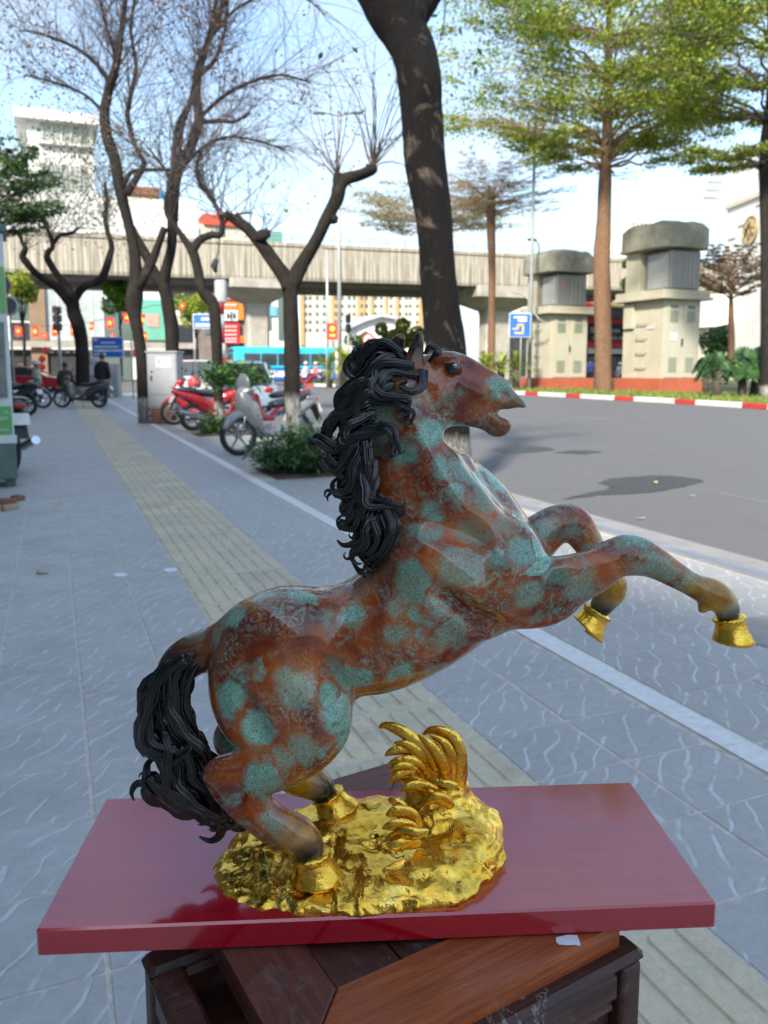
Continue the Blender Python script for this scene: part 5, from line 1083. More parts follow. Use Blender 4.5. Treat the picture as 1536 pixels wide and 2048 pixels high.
def scooter(label, pos, heading, paint, seatm=SEATM, lean=.07, big=1., helmet=None, rimm=RIM, group='scooters and motorbikes parked on the pavement', steer=.25, plate=True, screen=False):
    root = thing('scooter', label, 'scooter', (pos.x, pos.y, 0), heading, group); root.rotation_euler = (lean, 0, heading); root.scale = (big,)*3
    key = 'shell'
    if key not in SHELL:
        SHELL['body'] = sdf_mesh('body', (-1.05, -.24, .15), (.62, .24, 1.1), .0125, [
            ([(.50, 0, .88, .085, 1.2), (.47, 0, .74, .12, 1.15), (.42, 0, .60, .12, 1.2), (.36, 0, .44, .10, 1.5)], .03),
            ([(.40, 0, .98, .05, 2.4), (.46, 0, .93, .07, 1.9)], .03),
            ([(.36, -.10, .72, .05, 1.5), (.33, -.13, .52, .05, 1.2), (.25, -.12, .34, .05, 1.), (.05, -.10, .28, .05, 1.4), (-.20, -.11, .30, .06, 1.2)], .03),
            ([(.36, .10, .72, .05, 1.5), (.33, .13, .52, .05, 1.2), (.25, .12, .34, .05, 1.), (.05, .10, .28, .05, 1.4), (-.20, .11, .30, .06, 1.2)], .03),
            ([(.02, 0, .32, .06, 2.), (-.25, 0, .42, .10, 1.4), (-.50, 0, .60, .12, 1.35), (-.78, 0, .72, .085, 1.4), (-.98, 0, .80, .04, 1.4)], .04),
            ([(-.28, -.10, .52, .07, .8), (-.55, -.11, .63, .07, .8), (-.85, -.07, .74, .04, .8)], .03), ([(-.28, .10, .52, .07, .8), (-.55, .11, .63, .07, .8), (-.85, .07, .74, .04, .8)], .03)], None,
            [([(.02, 0, .47, .08, 2.), (.14, 0, .52, .09, 2.)], .03)])
        SHELL['fender'] = sdf_mesh('front_fender', (.25, -.1, .25), (.98, .1, .72), .012, [([(.36, 0, .50, .055, 1.1), (.46, 0, .575, .062, 1.15), (.62, 0, .59, .062, 1.15), (.76, 0, .52, .055, 1.1), (.86, 0, .42, .035, 1.)], .02)], None, [([(.60, 0, .28, .27, .25)]*2, .01)])
        SHELL['seat'] = sdf_mesh('seat', (-.98, -.2, .6), (.05, .2, .95), .0125, [([(-.10, 0, .72, .055, 2.), (-.30, 0, .745, .062, 2.1), (-.50, 0, .775, .055, 2.1), (-.62, 0, .815, .055, 1.9), (-.85, 0, .85, .045, 1.7)], .03)], None)
        SHELL[key] = 1
    for nm, mt in (('body', paint), ('fender', paint), ('seat', seatm)):
        me = SHELL[nm].copy(); me.materials.clear(); me.materials.append(mt); link({'fender': 'front_fender'}.get(nm, nm), me, root)
    wheel(root, .62, .285, .085, rimm).rotation_euler = (0, 0, steer); wheel(root, -.62, .28, .10, rimm)
    m_ = MB()
    for s in (-1, 1): m_.tube([(.62, s*.065, .285), (.52, s*.06, .56), (.44, s*.05, .74)], .016, 8)
    m_.build('front_fork', CHR, root, True)
    m_ = MB(); m_.tube([(.30, -.34, 1.0), (.34, -.24, 1.02), (.42, -.12, 1.0), (.43, 0, .98), (.42, .12, 1.0), (.34, .24, 1.02), (.30, .34, 1.0)], [.017, .016, .013, .013, .013, .016, .017], 8); m_.build('handlebar', BLK, root, True)
    for s in (-1, 1):
        m_ = MB(); m_.tube([(.38, s*.20, 1.02), (.40, s*.24, 1.12), (.37, s*.27, 1.20)], .006, 6); m_.ball((.37, s*.29, 1.24), .06, 12, 8, sc=(.3, 1.1, .75)); m_.build('mirror', BLK, root, True)
    m_ = MB(); m_.ball((.535, 0, .86), .075, 16, 10, sc=(.55, 1.25, .8)); m_.build('headlight', LENS, root, True)
    for s in (-1, 1): m_ = MB(); m_.ball((.50, s*.115, .70), .04, 10, 8, sc=(.6, .55, 1.5)); m_.build('turn_signal', AMB, root, True)
    m_ = MB(); m_.ball((-1.0, 0, .79), .05, 12, 8, sc=(.5, 1.6, .7)); m_.build('tail_light', REDL, root, True)
    m_ = MB(); m_.tube([(-.22, -.14, .25), (-.40, -.16, .26), (-.55, -.17, .30), (-.95, -.18, .40)], [.022, .03, .052, .05], 14); m_.build('exhaust', CHR, root, 40)
    m_ = MB(); m_.tube([(-.15, 0, .30), (-.35, 0, .30), (-.62, .06, .30)], [.09, .10, .06], 10); m_.box((-.30, 0, .42), (.25, .16, .12), ch=.03); m_.build('engine', BLK, root, 40)
    m_ = MB(); m_.tube([(-.10, .10, .28), (-.16, .20, .12), (-.20, .26, .015)], .011, 6); m_.build('kickstand', BLK, root, True)
    m_ = MB(); m_.tube([(-.70, .13, .80), (-.92, .12, .86), (-1.02, 0, .88), (-.92, -.12, .86), (-.70, -.13, .80)], .013, 7); m_.build('grab_rail', RIM, root, True)
    m_ = MB(); m_.box((0, 0, 0), (.004, .14, .35), ch=.0); m_.build('mudguard', BLK, root, False, (-1.0, 0, .58), (0, .5, 0))
    if plate: m_ = MB(); m_.box((0, 0, 0), (.006, .19, .14)); m_.build('number_plate', plain('white_plate', (.7, .7, .66), .5), root, False, (-1.035, 0, .64), (0, .45, 0))
    if screen: m_ = MB(); m_.ball((.46, 0, 1.03), .15, 16, 10, sc=(.22, 1.0, 1.1)); m_.build('windscreen', clear_glass('grey_screen', (.13, .14, .15), .25), root, True)
    if helmet:
        hm = sdf_mesh('helmet', (-.2, -.2, -.15), (.2, .2, .2), .01, [([(0, 0, .02, .13, .95), (.01, 0, .04, .13, .95)], .01)], helmet, [([(.0, 0, -.16, .13, 1.3)]*2, .01)])
        o = link('helmet', hm, None, None); return root, o
    return root
def parked(label, front, rear, paint, **k):
    """stands with its wheels on two ground pixels-turned-places"""
    d = front-rear; c = (front+rear)/2; return scooter(label, c, math.atan2(d.y, d.x), paint, **k)
P_GREY = plain('silver_grey_paint', (.23, .235, .23), .32, .25, .08, 5, coat=.6); P_RED = plain('glossy_red_paint', (.42, .012, .018), .3, 0, .08, 5, coat=1.); P_DRED = plain('dark_red_paint', (.26, .008, .014), .28, 0, .08, 5, coat=1.)
P_BLK = plain('black_paint', (.025, .027, .028), .3, 0, .1, 5, coat=.8); P_DGR = plain('dark_grey_paint', (.055, .058, .06), .3, .2, .1, 5, coat=.6)
parked('large silver grey scooter with blue-black seat parked nose first behind the leafy shrub', st(11.35, 2.3), st(12.1, 3.72), P_GREY, lean=.08, big=.99, screen=True, steer=-.35)
parked('bright red scooter with front wheel turned toward the grey meter cabinet', st(18.3, 2.38), st(17.9, 3.75), P_RED, lean=.08, steer=.2)
r_, hm = parked('dark red scooter seen from behind with its chrome exhaust and a helmet on top', st(16.6, 3.85), st(16.35, 2.55), P_DRED, lean=-.06, helmet=plain('dusty_red_helmet', (.42, .07, .08), .35, coat=.5))
hm.location = r_.matrix_basis @ Vector((-.55, 0, .93)); hm.name = 'helmet'; tag(hm, 'dusty red helmet resting on the seat of the dark red scooter', 'helmet')
parked('red and white scooter half hidden between the slender tree and the grey scooter', st(15.2, 3.3), st(15.7, 4.6), P_RED, lean=.07, steer=-.2)
parked('black scooter standing crosswise over the yellow path in front of two people', st(27.9, .15), st(27.2, 1.50), P_DGR, lean=.06, rimm=RIM, steer=.3)
parked('black motorbike with chrome mudguards left of the crosswise scooter', st(27.5, -.15), st(28.2, -1.5), P_BLK, lean=.06)
parked('dark motorbike between the kiosk and the crosswise scooter, facing away', st(24.5, -1.6), st(23.5, -.50), P_BLK, lean=-.05)
parked('grey motorbike farthest left behind the kiosk, under the red taxi', st(26.0, -2.3), st(24.8, -1.1), P_DGR, lean=.05)
parked('black motorbike showing only its rear wheel and plate behind the advertising kiosk', st(11.7, -.92), st(10.55, -.52), P_BLK, lean=.02, big=1.05)
# cars
def car(label, pos, heading, paint, L_=4.3, W_=1.72, H_=1.46, name='car', taxi=False, van=False):
    root = thing(name, label, 'car', (pos.x, pos.y, pos.z), heading); hw = W_/2; hl_ = L_/2
    prof = [(-hl_, .35), (-hl_-.02, .6), (-hl_+.03, .88), (-hl_+.55, .96), (hl_-1.35, .94), (hl_-.35, .80), (hl_-.03, .66), (hl_+.02, .42), (hl_-.05, .30), (hl_-.5, .26), (-hl_+.5, .26)]
    m_ = MB(); n = len(prof); ys = [(-hw, .90), (-hw+.05, 1.), (hw-.05, 1.), (hw, .90)]; vs = []
    for j, (y, sc_) in enumerate(ys): vs += [(x*(.985 if j in (0, 3) else 1), y, .58+(z-.58)*sc_) for x, z in prof]
    m_.add(vs, [tuple(range(n-1, -1, -1))]+[tuple(range(3*n, 4*n))]+[(j*n+i, j*n+(i+1) % n, (j+1)*n+(i+1) % n, (j+1)*n+i) for j in range(3) for i in range(n)])
    b = m_.build('body', paint, root, 35)
    cab = [(-hl_+.40, .93), (-hl_+.85, H_-.07), (-hl_+1.5, H_-.03), (hl_-2.0, H_-.05), (hl_-1.12, .93)] if not van else [(-hl_+.05, .93), (-hl_+.15, H_-.07), (-hl_+1.2, H_-.03), (hl_-1.6, H_-.05), (hl_-.9, .93)]
    m_ = MB(); n = len(cab); vs = []
    for sy in (-1, 1): vs += [(x, sy*(hw-.06-(z-.93)*.34), z) for x, z in cab]
    m_.add(vs, [tuple(range(n-1, -1, -1)), tuple(range(n, 2*n))]+[(i, (i+1) % n, (i+1) % n+n, i+n) for i in range(n)]); m_.build('windows', GLASS, root, 30)
    m_ = MB(); (x1, z1), (x2, z2), (x3, z3) = cab[1], cab[2], cab[3]; yy = hw-.06-(H_-.95)*.34
    m_.add([(x1-.03, -yy, z1), (x2, -yy, z2), (x3+.05, -yy, z3), (x1-.03, yy, z1), (x2, yy, z2), (x3+.05, yy, z3), (x1-.03, -yy+.08, z1+.05), (x2, -yy+.08, z2+.05), (x3+.05, -yy+.08, z3+.04), (x1-.03, yy-.08, z1+.05), (x2, yy-.08, z2+.05), (x3+.05, yy-.08, z3+.04)],
           [(0, 1, 7, 6), (1, 2, 8, 7), (6, 7, 10, 9), (7, 8, 11, 10), (3, 9, 10, 4), (4, 10, 11, 5), (2, 5, 11, 8), (0, 6, 9, 3), (0, 3, 4, 1), (1, 4, 5, 2)])
    m_.build('roof', paint, root)
    for sy in (-1, 1):
        for i in ((0, 1), (3, 4)):
            (xa, za), (xb, zb) = cab[i[0]], cab[i[1]]; m_ = MB(); m_.tube([(xa, sy*(hw-.055-(za-.93)*.34), za), (xb, sy*(hw-.055-(zb-.93)*.34), zb)], .045, 6); m_.build('pillar', paint, root, True)
        xm = (cab[1][0]+cab[3][0])/2+.05; m_ = MB(); m_.tube([(xm, sy*(hw-.055), .93), (xm-.03, sy*(hw-.05-(H_-.97)*.34), H_-.04)], .035, 6); m_.build('pillar', BLK, root, True)
    for x in (-hl_+.78, hl_-.82):
        for sy in (-1, 1): wheel(root, x, .31, .20, RIM, 7, sy*(hw-.10))
    for sy in (-1, 1):
        m_ = MB(); m_.ball((hl_-.12, sy*(hw-.28), .66), .14, 12, 8, sc=(.6, 1.3, .55)); m_.build('headlight', LENS, root, True)
        m_ = MB(); m_.ball((-hl_+.02, sy*(hw-.25), .76), .13, 12, 8, sc=(.3, 1.2, .7)); m_.build('tail_light', REDL, root, True)
        m_ = MB(); m_.ball((hl_-1.35, sy*(hw+.08), .98), .09, 10, 6, sc=(.6, 1, .7)); m_.build('mirror', paint, root, True)
    if taxi:
        m_ = MB(); m_.box((cab[2][0]+.2, 0, H_+.09), (.18, .5, .13), ch=.03); m_.build('roof_light', plain('cream_lamp', (.7, .55, .25), .4), root)
    return root
q = at(58, 745, 47); car('bright red taxi with cream roof light passing on the cross street at left', Vector((q.x, q.y, -.09)), R(8), P_RED, taxi=True)
q = at(470, 745, 23.5); car('pale blue-silver car on the road behind the parked scooters', Vector((q.x+.1, q.y, -.09)), R(105), plain('pale_blue_metallic', (.30, .38, .45), .25, .4, .05, 3, coat=1.), H_=1.55)
q = at(372, 745, 42); car('white van on the road right of the grey meter cabinet', Vector((q.x, q.y, -.09)), R(170), plain('white_car_paint', (.65, .65, .64), .3, 0, .05, 3, coat=.8), H_=1.75, van=True, name='van')
# bus
def bus(label, pos, heading):
    root = thing('bus', label, 'bus', (pos.x, pos.y, -.09), heading); L_, W_, H_ = 8.4, 2.4, 3.05
    CY = plain('cyan_paint', (.03, .42, .62), .3, 0, .06, 1, coat=.8); BL = plain('blue_paint', (.02, .12, .50), .3, 0, .06, 1, coat=.8); WH = plain('white_livery', (.7, .72, .74), .4)
    m_ = MB(); m_.box((0, 0, (1.25+H_)/2), (L_, W_, H_-1.25), ch=.16); m_.build('body', CY, root, 40)
    m_ = MB(); m_.box((0, 0, .80), (L_-.02, W_-.01, .93), ch=.10); m_.build('lower_body', BL, root, 40)
    for sy in (-1, 1):
        for i in range(5):
            m_ = MB(); x0 = -3.2+i*1.36; m_.box((x0+.5, sy*(W_/2+.004), 2.05), (1.28, .03, .95), ch=.01); m_.build('window', GLASS, root)
        pts = []; pts2 = []
        for k in range(15): t = k/14; x = L_/2-.1-t*L_*.9; pts.append((x, 1.85-1.35*math.sin(min(1, t*1.7)*1.6)+t*.75*(t > .3)+.0, .05+.18*math.sin(math.pi*t)))
        n = len(pts); m_ = MB(); m_.add([(x, sy*(W_/2+.012), z+w_) for x, z, w_ in pts]+[(x, sy*(W_/2+.012), z-w_) for x, z, w_ in pts]+[(x, sy*(W_/2+.003), z+w_) for x, z, w_ in pts]+[(x, sy*(W_/2+.003), z-w_) for x, z, w_ in pts], [(i, i+1, i+1+n, i+n) for i in range(n-1)]+[(i, i+2*n, i+1+2*n, i+1) for i in range(n-1)]+[(i+n, i+1+n, i+1+3*n, i+3*n) for i in range(n-1)]); m_.build('stripe', WH, root)
        for x, z, r_ in ((1.9, 1.0, .34), (1.2, .8, .22)): m_ = MB(); m_.lathe([(r_, -.006), (r_, .006)], 20, axis='Y'); m_.build('emblem', WH, root, loc=(x, sy*(W_/2+.022), z))
        for x in (-2.6, 2.7): wheel(root, x, .46, .28, RIM, 6, sy*(W_/2-.16))
    m_ = MB(); m_.box((L_/2+.004, 0, 2.0), (.03, W_-.45, 1.05), ch=.01); m_.build('windscreen', clear_glass('windscreen_glass', (.16, .17, .17)), root)
    m_ = MB(); m_.box((L_/2+.004, 0, 2.78), (.03, 1.5, .22)); m_.build('destination_board', BLK, root)
    for sy in (-1, 1): m_ = MB(); m_.box((L_/2, sy*.85, .80), (.08, .35, .2), ch=.03); m_.build('headlight', LENS, root)
    for sy in (-1, 1): m_ = MB(); m_.tube([(L_/2, sy*1.1, 2.75), (L_/2+.3, sy*1.3, 2.6), (L_/2+.3, sy*1.32, 2.1)], .04, 6); m_.build('mirror', BLK, root, True)
    return root
q = at(565, 745, 66); bus('cyan and blue city bus with white swoosh crossing under the overpass', q, R(180+22))
# people
SKIN = plain('skin', (.30, .16, .10), .6); HAIRM = plain('black_hair', (.012, .01, .01), .6); 
def person(label, pos, heading, top, legs, pose='stand', hat=None, scale=1., group=None):
    root = thing('person', label, 'person', (pos.x, pos.y, pos.z), heading, group); root.scale = (scale,)*3
    sit = pose == 'sit'; hp_ = .60 if sit else .90
    ch = [([(0, 0, hp_+.02, .125, 1.25), (0, 0, hp_+.22, .115, 1.2), (.01, 0, hp_+.40, .12, 1.45), (.0, 0, hp_+.52, .075, 1.9), (0, 0, hp_+.58, .05, 1.1), (.015, 0, hp_+.64, .048, 1.)], .03),
          ([(.02, 0, hp_+.72, .088, .85), (.01, 0, hp_+.77, .092, .85)], .02), ([(.10, 0, hp_+.72, .018, 1), (.105, 0, hp_+.70, .016, 1)], .01)]
    for s in (-1, 1):
        ch.append(([(0, s*.17, hp_+.50, .052, 1), (-.03, s*.23, hp_+.28, .043, 1), (.02 if not sit else .2, s*.24, hp_+.04 if not sit else hp_+.12, .034, 1), (.06 if not sit else .3, s*.23, hp_-.05 if not sit else hp_+.12, .036, .6)], .02))
        for f in range(4): ch.append(([(.06 if not sit else .32, s*.23+(f-1.5)*.018, hp_-.08 if not sit else hp_+.12, .010, 1), (.075 if not sit else .37, s*.23+(f-1.5)*.02, hp_-.16+.01*abs(f-1.5) if not sit else hp_+.10, .008, 1)], .004))
        if sit: ch.append(([(0, s*.09, hp_, .10, 1), (.25, s*.12, hp_+.0, .085, 1), (.44, s*.13, hp_-.02, .06, 1), (.43, s*.13, hp_-.3, .055, 1), (.40, s*.13, .08, .04, 1), (.52, s*.13, .04, .035, 1)], .02))
        else: ch.append(([(0, s*.085, .86, .10, 1), (.01+s*.03, s*.10, .50, .066, 1), (-.01+s*.06, s*.11, .28, .056, 1), (-.02+s*.08, s*.11, .09, .042, 1)], .02)); ch.append(([(-.03+s*.08, s*.11, .045, .04, 1), (.13+s*.08, s*.12, .035, .035, 1.2)], .015))
    S = Sdf((-.3, -.36, -.02), (.65, .36, 1.85), .014)
    for pts, k in ch: S.chain(pts, k, 3)
    V, Q = S.polys(); me = npmesh('body', V, Q, SKIN, True); link('body', me, root)
    def cloth(nm, sel, mat, grow_=.012):
        cen = V[Q].mean(1); mk = sel(cen); f = Q[mk]; me = npmesh(nm, V, f, mat, True); b = bmesh.new(); b.from_mesh(me)
        bmesh.ops.delete(b, geom=[v for v in b.verts if not v.link_faces], context='VERTS'); b.normal_update()
        for v in b.verts: v.co += v.normal*grow_*(1+.5*math.sin(v.co.z*40+v.co.y*25))
        b.to_mesh(me); b.free(); me.polygons.foreach_set('use_smooth', [True]*len(me.polygons)); link(nm, me, root)
    cloth('shirt', lambda c: (c[:, 2] > hp_-.04) & (c[:, 2] < hp_+.59) & ((np.abs(c[:, 1]) < .20) | (c[:, 2] > hp_+.02)) & ((c[:, 0] < .24) | (not sit)), top, .018)
    cloth('trousers', lambda c: (c[:, 2] <= hp_+.02) & (c[:, 2] > .08) & (np.abs(c[:, 1]) < (.19 if not sit else .21)), legs, .012)
    cloth('shoes', lambda c: c[:, 2] < .10, plain('pale_shoes', (.5, .48, .44), .6), .008)
    cloth('hair', lambda c: (c[:, 2] > hp_+.70) & ((c[:, 0] < .03) | (c[:, 2] > hp_+.80)), HAIRM, .012)
    if hat: m_ = MB(); m_.ball((.01, 0, hp_+.80), .125, 14, 8, sc=(1.05, .95, .8)); m_.build('helmet', hat, root, True)
    return root
person('man in black jacket and trousers standing with his back turned beside the crosswise scooter', st(29.2, 1.62), R(80), plain('black_cloth', (.008, .009, .014), .9), plain('dark_navy_cloth', (.008, .010, .02), .9))
person('person in a dark brown shirt sitting beyond the crosswise scooter', st(30.4, .45), R(100), plain('brown_cloth', (.05, .038, .028), .9), plain('grey_cloth', (.05, .05, .055), .9), 'sit')
person('rider in a cream jacket and white helmet behind the crosswise scooter', st(33., -.5), R(200), plain('cream_cloth', (.55, .5, .35), .8), plain('grey_cloth', (.06, .06, .065), .9), 'sit', plain('white_helmet', (.7, .7, .7), .3), 1.05)
q = gp(612, 778, 0); q = at(618, 745, 60)
for k, (u, v, Y, cl, lb, hd) in enumerate([(612, 750, 62, (.5, .5, .55), 'distant rider in a pale shirt near the tail of the bus', 150), (632, 750, 64, (.45, .15, .15), 'distant rider in a red shirt left of the cycad clump', 200), (1180, 750, 68, (.08, .12, .3), 'distant person in blue beyond the shorter tower', 90), (1240, 750, 66, (.4, .36, .33), 'distant pale clothed rider left of the taller tower', 100), (1250, 740, 72, (.05, .05, .07), 'distant dark clothed rider behind the taller tower', 60)]):
    q = at(u, v, Y); person(lb, Vector((q.x, q.y, -.09)), R(hd), plain('rider_shirt', cl, .9), plain('rider_trousers', (.05, .05, .07), .9), 'sit' if k != 2 else 'stand', plain('rider_helmet', (.6, .6, .6), .4) if k != 2 else None, 1.25)
    if k != 2: s_ = scooter('distant scooter under the '+lb.replace('distant ', ''), Vector((q.x, q.y, 0)), R(hd), P_DGR if k % 2 else P_DRED, lean=0, group='scooters riding in the junction', big=1.15); s_.location.z = -.09
# ---------------------------------------------------------------- the horse figurine on its gold rock
HO = Vector((0., .69, .80)); HY = R(3.4)
hc, hs = math.cos(HY), math.sin(HY)
def hl(u, v, w_=0.):
    """pixel + lateral offset (away from the viewer) -> figurine-local point and metres per pixel"""
    d = ray(u, v); o = np.array((0, 0, CH))-np.array(HO)
    ny = -hs*d[0]+hc*d[1]; oy = -hs*o[0]+hc*o[1]; k = (w_-oy)/ny
    P = o+d*k; return np.array((hc*P[0]+hs*P[1], w_, P[2])), k/FPX
def hp(pts, w_default=0.):
    out = []
    for p in pts:
        u, v, r = p[0], p[1], p[2]; w_ = p[3] if len(p) > 3 else w_default; q = p[4] if len(p) > 4 else 1.
        P, m = hl(u, v, w_); out.append((*P, r*m, q))
    return out
horse = thing('horse_figurine', 'glossy rearing horse figurine with green dapples and gilded rock base on the red board', 'figurine', HO, HY)

def build_horse():
    S = Sdf((-.22, -.085, .0), (.36, .085, .56), .00165)
    N, Fa = -.040, .040
    C = lambda pts, k=.012, sub=3, op='u', w_=0.: S.chain(hp(pts, w_), k, sub, op)
    # trunk, croup to chest
    C([(528, 1298, 100, 0, 1.0), (575, 1288, 104, 0, 1.05), (650, 1280, 96, 0, 1.05), (740, 1272, 108, 0, 1.05), (830, 1218, 124, 0, 1.0), (915, 1150, 126, 0, .92), (975, 1118, 98, 0, .9)], .012)
    for sgn in (-1, 1):      # croup muscles, ribs and shoulder blades give the trunk its planes
        C([(540, 1262, 62, sgn*.022, 1), (600, 1250, 58, sgn*.022, 1)], .02)
        C([(840, 1110, 60, sgn*.026, .8), (925, 1165, 74, sgn*.03, .8), (985, 1185, 60, sgn*.034, .8)], .022)
        C([(1000, 1110, 72, sgn*.024, 1.), (1020, 1140, 66, sgn*.03, 1.)], .018)
    # neck
    C([(900, 1072, 118, .004, .82), (852, 1004, 108, .004, .74), (828, 925, 84, .002, .66), (800, 868, 62, 0, .62), (800, 815, 52, 0, .6), (818, 768, 46, 0, .62)], .014)
    C([(992, 1052, 46, .018, 1.1), (972, 1012, 47, .018, 1.1), (928, 968, 42, .016, 1), (884, 930, 30, .012, 1), (868, 890, 18, .006, 1)], .012)       # breast on the far side
    C([(1000, 1065, 40, .012, 1.1), (1010, 1100, 50, .01, 1.1)], .02)
    C([(845, 870, 16, -.014, .8), (885, 960, 22, -.026, .8), (960, 1040, 24, -.03, .8)], .020)       # neck muscle strap
    # head
    C([(832, 768, 46, 0, .66), (870, 768, 54, 0, .60), (905, 774, 54, 0, .52), (945, 786, 42, 0, .5), (982, 793, 29, 0, .56), (1006, 797, 21, 0, .66)], .006)
    C([(884, 738, 24, 0, .9), (912, 738, 20, 0, .8), (960, 762, 17, 0, .7), (1004, 786, 15, 0, .8)], .010)     # flat nose bridge
    for sgn in (-1, 1):
        C([(855, 800, 44, sgn*.0085, .33), (872, 804, 44, sgn*.0085, .33)], .006)                                # round cheek
        C([(872, 722, 10, sgn*.014, 1), (895, 717, 10, sgn*.0185, 1), (914, 720, 8.5, sgn*.018, 1), (921, 732, 5, sgn*.0165, 1)], .004); C([(888, 748, 5, sgn*.0175, 1), (905, 753, 5, sgn*.018, 1), (920, 748, 4, sgn*.0165, 1)], .004)       # brow ridge
        C([(925, 770, 7, sgn*.0135, 1), (965, 790, 5, sgn*.011, 1)], .006)                                      # facial crest
        C([(1006, 792, 13, sgn*.006, .8)]*2, .006)
        C([(1010, 788, 5, sgn*.0105, .8), (1016, 794, 3.5, sgn*.0105, .8)], .003, op='s')                       # nostril
        C([(905, 738, 11.5, sgn*.0165, .6), (908, 738, 11, sgn*.0165, .6)], .003, op='s')                       # eye socket
    C([(1008, 799, 18, 0, .7), (1024, 806, 13, 0, .7), (1038, 812, 9, 0, .8), (1046, 813, 5, 0, 1)], .006)
    C([(900, 826, 22, 0, .6), (945, 832, 15, 0, .55), (974, 839, 15, 0, .6), (994, 849, 16, 0, .7), (1004, 852, 12, 0, .7)], .008)
    C([(1018, 829, 5.5, 0, 2.4), (1042, 827, 7, 0, 2.6)], .003, op='s')                                             # open mouth
    C([(1000, 826, 2.5, 0, 4), (1012, 828, 3.5, 0, 4)], .002, op='s')
    C([(888, 873, 8, 0, 4), (918, 878, 16, 0, 4), (955, 885, 18, 0, 4)], .005, op='s')
    # ears
    for sgn, pts in ((-1, [(826, 742, 16), (829, 715, 18), (836, 684, 13), (842, 656, 6)]), (1, [(796, 735, 15), (790, 708, 17), (795, 686, 14), (804, 672, 9)])):
        C([(a, b, r, sgn*.013, .5) for a, b, r in pts], .004)
        C([(a+5, b, r*.45, sgn*.013-.006, .5) for a, b, r in pts[1:3]], .003, op='s')
    # near hind leg
    C([(548, 1345, 108, -.018, .72), (556, 1395, 104, -.026, .62), (600, 1430, 82, -.032, .6)], .018)
    C([(600, 1420, 78, N, .55), (636, 1448, 50, N, .7), (600, 1485, 58, N, .55), (545, 1528, 46, N, .6), (492, 1552, 38, N, .7), (462, 1560, 33, N, .75)], .010)
    C([(470, 1545, 30, N, .7), (442, 1544, 23, N, .7), (424, 1550, 15, N, .8)], .008)
    C([(455, 1562, 34, N, .75), (490, 1598, 36, N, .7), (540, 1640, 31, N, .7), (578, 1662, 35, N, .8), (600, 1674, 32, N, .85), (620, 1700, 30, N, .95)], .007)
    C([(440, 1575, 18, N, .7), (500, 1640, 16, N, .6), (560, 1690, 14, N, .7)], .007)
    # far hind leg
    C([(560, 1370, 95, .025, .7), (570, 1420, 76, .034, .6), (530, 1460, 52, Fa, .6), (482, 1478, 36, Fa, .7), (468, 1478, 30, Fa, .7)], .012)
    C([(480, 1480, 34, Fa, .7), (540, 1522, 30, Fa, .7), (590, 1550, 34, Fa, .8), (618, 1560, 30, Fa, .85), (646, 1578, 25, Fa, .95)], .008)
    # near foreleg
    C([(990, 1170, 84, -.028, .7), (1030, 1186, 62, -.036, .7), (1100, 1174, 55, N, .68), (1180, 1146, 42, N, .72), (1232, 1114, 34, N, .8), (1262, 1112, 33, N, .85), (1300, 1120, 29, N, .85), (1345, 1146, 24, N, .85), (1390, 1172, 21, N, .9), (1430, 1190, 27, N, .9), (1450, 1208, 19, N, 1), (1456, 1228, 20, N, 1)], .007, 4)
    C([(1248, 1092, 17, N, .9), (1290, 1100, 15, N, .9)], .008)
    C([(1418, 1196, 12, N, .8), (1408, 1212, 6, N, .8), (1403, 1222, 5, N, .8)], .006)
    C([(1060, 1215, 28, -.036, .7), (1120, 1206, 20, N, .7)], .014)
    C([(1120, 1150, 20, -.05, .6), (1200, 1122, 14, -.05, .6)], .01)
    # far foreleg
    C([(1010, 1120, 70, .025, .8), (1055, 1092, 44, .034, .8), (1092, 1062, 35, .036, .8), (1118, 1046, 30, .036, .85), (1148, 1046, 29, .036, .85), (1172, 1080, 25, .036, .8), (1196, 1122, 21, .036, .85), (1216, 1160, 26, .036, .9), (1222, 1182, 25, .036, .9), (1208, 1204, 16, .036, 1), (1200, 1216, 16, .036, 1)], .008, 4)
    C([(1200, 1170, 10, .036, .8), (1182, 1178, 6, .036, .8)], .005)
    # dock of the tail
    C([(505, 1262, 50, .0, .9), (462, 1282, 34, .0, .9), (420, 1298, 30, .0, .9), (378, 1312, 30, 0, .9), (345, 1345, 30, 0, .9)], .012)
    # muscle creases
    C([(655, 1340, 9, -.062, 1.6), (668, 1400, 12, -.066, 1.6), (660, 1430, 8, -.07, 1.6)], .012, op='s')
    C([(470, 1380, 5, -.066, 1.3), (500, 1440, 8, -.066, 1.3), (520, 1480, 5, -.060, 1.3)], .012, op='s')
    C([(1078, 1085, 4, -.072, 1.2), (1090, 1120, 7, -.070, 1.2), (1080, 1165, 5, -.068, 1.2)], .008, op='s')
    C([(880, 900, 4, -.05, 1.3), (905, 960, 6, -.056, 1.3), (975, 1045, 5, -.058, 1.3)], .010, op='s')
    C([(870, 1180, 7, -.070, 1.4), (930, 1235, 10, -.072, 1.4), (1000, 1262, 8, -.06, 1.4)], .014, op='s')
    C([(800, 1000, 7, -.052, 1.4), (880, 1050, 9, -.058, 1.4), (960, 1080, 7, -.054, 1.4)], .014, op='s')
    C([(862, 838, 4, -.03, 1.2), (858, 800, 4, -.034, 1.2), (838, 770, 4, -.034, 1.)], .006, op='s')
    C([(530, 1585, 4, -.062, 1.), (480, 1575, 4, -.062, 1.)], .006, op='s')
    ph = S.phi
    for ax in (0, 1, 2):                                # smoothing of the clay
        a = np.roll(ph, 1, ax); b = np.roll(ph, -1, ax); ph = (a+b+2*ph)/4
    S.phi = ph.astype(np.float32)
    V, Q = S.polys(-.0016)
